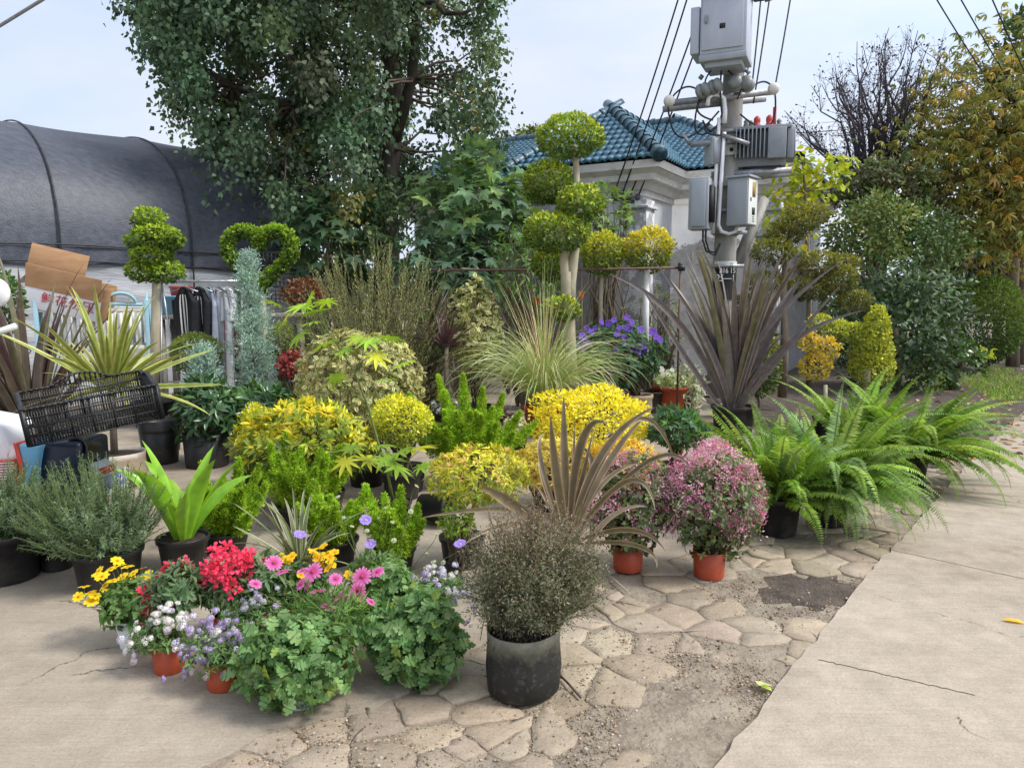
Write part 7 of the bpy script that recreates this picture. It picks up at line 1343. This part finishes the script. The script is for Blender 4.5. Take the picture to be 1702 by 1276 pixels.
# black shade crates stacked at the greenhouse end
for k, (u, v) in enumerate(((452, 490), (452, 462), (452, 434))):
    p = at(u, v, 11.6); t_ = thing('wire_crate', ('bottom wire crate of the stack behind the heart topiary', 'middle wire crate of the stack behind the heart topiary', 'top wire crate of the stack behind the heart topiary')[k], 'crate', p, 'dark wire crates'); g = G()
    for x in np.linspace(-.3, .3, 11): bar(g, (x, -.2, -.12), (x, -.2, .12), .012)
    for z in np.linspace(-.12, .12, 5): bar(g, (-.31, -.2, z), (.31, -.2, z), .012)
    for x in (-.31, .31):
        for z in np.linspace(-.12, .12, 5): bar(g, (x, -.2, z), (x, .2, z), .012)
    bar(g, (-.31, .2, -.12), (.31, .2, -.12), .02); bar(g, (-.31, .2, .12), (.31, .2, .12), .02); g.build('wire_frame', M['dark_steel'], t_); g = G(); box(g, (0, 0, -.122), (.6, .38, .01)); g.build('base', M['dark_steel'], t_)
# ------------------------------------------------------------ scooter with a crate
M['sc_blue'] = mat('scooter_blue', (.10, .30, .48), (.13, .34, .52), 4, .3, spec=.5, spots=((.25, .35, .42), 8, .66, .9)); M['sc_red'] = mat('scooter_red', (.52, .05, .035), (.58, .07, .05), 4, .35); M['sc_white'] = mat('scooter_white', (.72, .74, .76), (.8, .81, .82), 4, .3); M['sc_navy'] = mat('scooter_navy', (.006, .010, .025), (.012, .018, .04), 4, .35); M['rubber_t'] = mat('tyre_rubber', (.012, .012, .012), (.03, .03, .03), 12, .85); M['tail_red'] = mat('tail_lens', (.38, .015, .02), (.45, .03, .03), 9, .2); M['plate_blue'] = mat('plate_blue', (.15, .17, .32), (.2, .22, .38), 8, .45); M['mirror'] = mat('mirror_shell', (.8, .8, .82), (.85, .85, .86), 4, .15)
Ys = 4.45; b = spot(60, Ys); t_ = thing('electric_scooter', 'blue, red and white electric scooter parked at the left edge, mostly outside the picture', 'scooter', b); S = lambda u, v, dy=0.: at(u, v, Ys+dy)-b
def prism(name, uv, dy0, dy1, m, bev=.01):
    g = G(); n = len(uv); V = [S(u, v, dy0) for u, v in uv]+[S(u, v, dy0)+np.array([0, dy1-dy0, 0]) for u, v in uv]; k = np.arange(n); k2 = (k+1) % n; g.add(np.array(V), [np.stack([k, k2, n+k2, n+k], 1), np.array([k[::-1]]), np.array([n+k])], (.3, .3, .3)); return g.build(name, M[m], t_, False, None, bev)
prism('side_cover', [(28, 738), (66, 740), (60, 775), (54, 880), (36, 880), (38, 775)], -.05, .25, 'sc_blue', .015); prism('trim_stripe', [(20, 736), (28, 738), (38, 775), (36, 880), (30, 880), (31, 778)], -.055, .24, 'sc_red', .008)
prism('front_apron', [(-90, 690), (-6, 705), (12, 742), (24, 765), (24, 870), (-110, 870)], .05, .4, 'sc_white', .03); prism('foot_mat', [(-90, 770), (20, 765), (28, 800), (-90, 800)], -.03, .04, 'sc_red', .01)
for k in range(7): prism('mat_rib', [(-80, 774+k*4), (22, 768+k*4.5), (22, 770+k*4.5), (-80, 776+k*4)], -.038, -.028, 'sc_white', 0)
prism('seat_box', [(62, 738), (132, 735), (136, 800), (120, 880), (58, 880)], .0, .34, 'sc_navy', .03)
prism('rear_fender', [(128, 770), (150, 772), (170, 786), (176, 800), (150, 805), (128, 850)], .08, .28, 'cab2', .02)
g = G(); c = S(112, 905, .18); an = np.arange(28)*2*math.pi/28
for i in range(28):
    a1, a2 = an[i], an[(i+1) % 28]
wv = [c+np.array([math.cos(a)*.2, 0, math.sin(a)*.2]) for a in np.r_[an, an[:1]]]; tube(g, wv, .045, 8, cap=False); g.build('wheel', M['rubber_t'], t_, True); g = G(); tube(g, [c-[0, .05, 0], c+[0, .05, 0]], .06, 14); [bar(g, c, c+np.array([math.cos(a)*.17, 0, math.sin(a)*.17]), .02, .03) for a in an[::6]]; g.build('wheel_rim', M['galv'], t_)
tl = S(176, 782, .12); g = G(); box(g, tl, (.11, .05, .05), rotz(.35)@np.array([[.94, 0, .34], [0, 1, 0], [-.34, 0, .94]])); g.build('tail_light', M['tail_red'], t_, False, None, .012)
pex = unit(S(206, 783)-S(152, 806)); pez = unit(np.array([.25, .45, .9])-pex*np.dot(pex, [.25, .45, .9])); pc = S(184, 803, .05); pn = np.cross(pex, pez)
g = G(); box(g, pc, (.215, .14, .006), np.stack([pex, pez, pn])); g.build('number_plate', M['cab_white'], t_, False, None, .003)
g = G(); box(g, pc+pn*.004+pez*.012, (.195, .10, .003), np.stack([pex, pez, pn])); g.build('plate_field', M['plate_blue'], t_)
for s, x in (('B1', -.06), ('27', .06)): text(s, .075, pc+b+pn*.006+pex*x+pez*.0, pex, pez, M['white_paint'], t_, b, 'plate_lettering', .85)
g = G(); tube(g, [S(-60, 560, .1), S(-20, 558, .1), S(26, 542, .1)], .02, 12); g.build('handlebar_grip', M['cab_white'], t_, True)
g = G(); tube(g, [S(-40, 560, .12), S(-25, 520, .12), S(-12, 500, .1)], .007, 8); tube(g, [S(-50, 560, .1), S(-62, 640, .15), S(-60, 740, .2)], .035, 10); g.build('steering_column', M['dark_steel'], t_, True)
g = G(); mc = S(-2, 486, .08); V = []; nn = 20; pr = [(.0, -.02), (.055, -.018), (.066, 0), (.055, .03), (.0, .045)]; a = np.arange(nn)*2*math.pi/nn; V = np.concatenate([mc+np.stack([np.cos(a)*r*.95, np.full(nn, y), np.sin(a)*r*1.25], 1) for r, y in pr]); k = np.arange(nn); k2 = (k+1) % nn; g.add(V, [np.concatenate([np.stack([i*nn+k, i*nn+k2, (i+1)*nn+k2, (i+1)*nn+k], 1) for i in range(4)])], (.8, .8, .8)); g.build('mirror', M['mirror'], t_, True)
g = G(); bar(g, S(55, 728, .2), S(200, 690, .35), .03, .02); bar(g, S(60, 732, .4), S(200, 694, .5), .03, .02); bar(g, S(90, 745, .2), S(85, 725, .25), .02); g.build('rear_rack', M['dark_steel'], t_)
# tilted black harvest crate on the rack
Yk = 4.1; n0 = at(50, 742, Yk); n1 = at(270, 695, Yk+.38); ex = unit(n1-n0); Lk = np.linalg.norm(n1-n0); ez = unit(np.array([-.0, -.1, 1.])-ex*np.dot(ex, [0, -.1, 1.])); ey = np.cross(ez, ex); hk = .205; wk = .52; t_ = thing('harvest_crate', 'empty black slatted plastic crate tilted on the scooter rack', 'crate', n0); A3 = np.stack([ex, ey, ez])
def cside(name, o, d, L_, wave):
    g = G(); nrm = np.cross(d, ez); n = int(L_/.0135)
    for k in range(n+1):
        x = L_*k/n; big = k % 8 == 0; bar(g, o+d*x, o+d*x+ez*hk, .006 if not big else .012, .005 if not big else .012, up=d)
    for z in (0, .055, .105, .155, hk): bar(g, o+ez*z, o+d*L_+ez*z, .012, .007, up=ez)
    for x in (0, L_): bar(g, o+d*x, o+d*x+ez*hk, .03, .012, up=d if x else d)
    xs = np.linspace(0, L_, 25); top = hk+.004+wave*np.clip(np.cos((xs/L_-.5)*math.pi*2.2), 0, 1)**.8
    for i in range(24): 
        p0_, p1_ = o+d*xs[i]+ez*top[i], o+d*xs[i+1]+ez*top[i+1]; bar(g, p0_, p1_, .024, .008, up=ez)
        if top[i] > hk+.012: bar(g, o+d*xs[i]+ez*hk, p0_, .008, .01, up=d)
    return g.build(name, M['black_pot'], t_)
cside('side_panel', Z0, ex, Lk, .0); cside('side_panel', ey*wk, ex, Lk, .055); cside('end_panel', Z0, ey, wk, .03); cside('end_panel', ex*Lk, ey, wk, .03)
g = G(); [bar(g, ex*Lk*k/26, ex*Lk*k/26+ey*wk, .008, .006) for k in range(27)]; [bar(g, ey*wk*k/14, ex*Lk+ey*wk*k/14, .008, .006) for k in range(15)]; g.build('base_grid', M['black_pot'], t_)
g = G(); box(g, ex*-.004+ey*wk*.5+ez*.07, (.008, .16, .11), A3); g.build('end_plate', M['black_pot'], t_)
# ------------------------------------------------------------ loose pots and small things between the plants
def lone(name, label, u, v, r, h, kind, cat='flower pot', group=None, soil=.9, rim=True, Y=None, fol=None):
    b = gnd(u, v) if Y is None else spot(u, Y); t2 = thing(name, label, cat, b, group); pot(t2, r, h, kind, None, rim, None, soil)
    if fol: gl = G(); rosettes(gl, np.array([0, 0, h+fol[1]*.3]), np.array([fol[0], fol[0]*.9, fol[1]]), fol[2]//5, 5, fol[3], fol[4], fol[5], fol[6] if len(fol) > 6 else None, .3); gl.build('foliage', M['leaf'], t2)
    return t2
lone('plant_bag', 'big black grow bag behind the crate, beside the clear bag', 268, 768, .185, .40, 'black', 'grow bag', soil=.75, rim=False)
lone('black_pot', 'empty wide black nursery pot beneath the foxtail fern and sapling', 675, 815, .16, .2, 'black', fol=(.12, .08, 60, LANCE, .1, DKL) if False else None)
g = None
t2 = thing('fallen_pot', 'black nursery pot lying on its side beneath the gold shrub', 'flower pot', gnd(700, 868)+[0, 0, .11]); t2.rotation_euler = (R(90), 0, R(70)); g = G(); lathe(g, [(.08, 0), (.085, 0), (.105, .19), (.115, .19), (.115, .215), (.1, .215), (.08, .01), (0, .01)], 24); g.build('pot', M['black_pot'], t2, True)
t2 = thing('fallen_pot', 'black round pot lying open towards the viewer under the tilted crate', 'flower pot', at(128, 748, 4.5)); t2.rotation_euler = (R(80), R(8), R(-10)); g = G(); lathe(g, [(0, -.15), (.06, -.15), (.07, 0), (.078, 0), (.078, .015), (.066, .015), (.05, -.13), (0, -.13)], 24); g.build('pot', M['black_pot'], t2, True)
SMALL = [((.07, .12, .04), 2), ((.10, .16, .05), 1)]
lone('terracotta_pot', 'terracotta pot with a ridged rim between the variegated ball and the euonymus', 715, 0, .15, .28, 'terra', Y=10.2, fol=(.12, .08, 80, LANCE, .1, [((.2, .2, .07), 1)]))
lone('terracotta_pot', 'small terracotta pot with dark greenery at the right edge of the variegated ball', 712, 0, .1, .2, 'terra', Y=8.9, fol=(.13, .08, 160, OVAL, .05, SMALL))
lone('terracotta_pot', 'terracotta pot holding white sweet alyssum above the big foxtail fern', 738, 0, .1, .2, 'terra', Y=8.7, fol=(.16, .12, 500, ROUND, .03, [((.7, .7, .75), 2), ((.12, .2, .06), 1.2)]))
lone('terracotta_pot', 'tiny terracotta pot with pale leaves left of the fountain grass', 786, 0, .07, .17, 'terra', Y=8.2, fol=(.1, .09, 160, OVAL, .04, [((.3, .32, .12), 1)], [((.6, .55, .3), 1)]))
lone('terracotta_pot', 'terracotta pot of variegated greenery just right of the fountain grass pot', 960, 0, .12, .24, 'terra', Y=8.6, fol=(.16, .12, 260, OVAL, .05, [((.25, .28, .1), 1)], [((.6, .58, .32), 1)]))
lone('purple_foliage_pot', 'little pot of dark purple leaves in front of the fountain grass', 842, 0, .1, .2, 'black', 'potted plant', Y=7.6, fol=(.12, .14, 300, OVAL, .05, [((.07, .03, .05), 3), ((.14, .06, .08), 1)]))
lone('cream_foliage_pot', 'pot of small cream speckled leaves under the right side of the fountain grass', 860, 0, .1, .2, 'black', 'potted plant', Y=7.2, fol=(.14, .16, 420, OVAL, .035, [((.2, .24, .08), 1)], [((.65, .62, .4), 1)]))
lone('pink_flower_pot', 'small black pot of lilac flowers behind the big black grow bag', 285, 0, .1, .2, 'black', 'potted plant', Y=7.4, fol=(.15, .1, 260, OVAL, .045, [((.10, .15, .05), 3), ((.45, .3, .5), .5)]))
for k, (u, Y, lb) in enumerate(((95, 4.1, 'narrow black pot squeezed between the two rosemary pots'), (372, 9.0, 'wide shallow black pot standing empty below the grey hoodie'), (350, 9.3, 'black pot leaning open beneath the clipped dark ball'), (1278, 5.3, 'black pot at the back of the ferns beside the pink bush'), (610, 6.0, 'black pot in shade beneath the variegated ball'), (540, 5.2, 'low black pot behind the pointed foxtail plumes'))): lone('black_pot', lb, u, 0, (.1, .2, .17, .13, .16, .14)[k], (.2, .16, .25, .2, .2, .16)[k], 'black', Y=Y, soil=.7)
# white sign board, white tub, flower spikes behind
p = spot(688, 9.8); t2 = thing('white_board', 'plain white board leaning among the pots beside the variegated ball', 'board', p); g = G(); box(g, (0, 0, .36), (.24, .03, .5), np.array([[.95, .3, 0], [-.3, .93, .2], [.06, -.2, .98]])); g.build('panel', M['white_paint'], t2, False, None, .01)
for k, (u, v, lb) in enumerate(((892, 503, 'orange red trumpet flower on a thin stalk left of the cloud topiary trunk'), (967, 492, 'faded orange trumpet flower right of the cloud topiary trunk'))):
    Yf = 9.3; b = spot(u, Yf); t2 = thing('trumpet_flower', lb, 'flower', b); p = at(u, v, Yf)-b; g = G(); tube(g, branch_path(Z0, p, .03, 6), .006, 5); g.build('stalk', M['stem_green'], t2, True); g = G(); lathe(g, [(.006, -.06), (.02, -.02), (.03, .03), (.045, .055)], 10); V = g.V[0]; g.V[0] = V+p; g.C[0][:] = ((.6, .07, .02), (.5, .16, .08))[k]; g.build('bloom', M['petal'], t2, True)
# brick and stone slab at the foot of the dark flax, planks
p = gnd(1160, 705); t2 = thing('stone_slab', 'flat pale concrete slab in front of the red bowl', 'slab', p); g = G(); box(g, (0, 0, .03), (.9, .5, .06), rotz(.15)); g.build('slab_block', M['stone'], t2, False, None, .01)
p = gnd(400, 735); t2 = thing('wooden_board', 'tan wooden board lying on the ground behind the dark leaved shrubs', 'board', gnd(395, 700)); g = G(); box(g, (0, 0, .02), (.8, .28, .03), rotz(.2)); g.build('plank', M['card'], t2, False, None, .004)
# dry twigs and sticks near the grow bag
t2 = thing('dry_stick', 'thin dry stick lying right of the grow bag', 'stick', gnd(945, 1140)); g = G(); q = gnd(972, 1168)-gnd(932, 1125); tube(g, [-q*.5+[0, 0, .008], Z0+[0, .002, .01], q*.5+[0, 0, .008]], .005, 6); g.build('wood', M['twig'], t2, True)
t2 = thing('dry_stick', 'pale dry leaf stalk lying below the bronze flax', 'stick', gnd(1022, 968)); g = G(); q = gnd(1042, 985)-gnd(1002, 952); tube(g, [-q*.5+[0, 0, .01], Z0+[0, .002, .014], q*.5+[0, 0, .008]], .004, 6); g.build('wood', M['bark_pale'], t2, True)

bush('green_shrub', 'small leafy plant behind the scooter mirror at the left picture edge', 8, 6.9, 8, 500, 24, 48, 420, OVAL, .06, [((.06, .12, .04), 3), ((.1, .17, .05), 1)], (.14, .2, 'black', .11))
for o in [o for o in scene.objects if o.type == 'MESH' and o.parent is None and 'label' not in o and 'kind' not in o]: bpy.data.objects.remove(o)
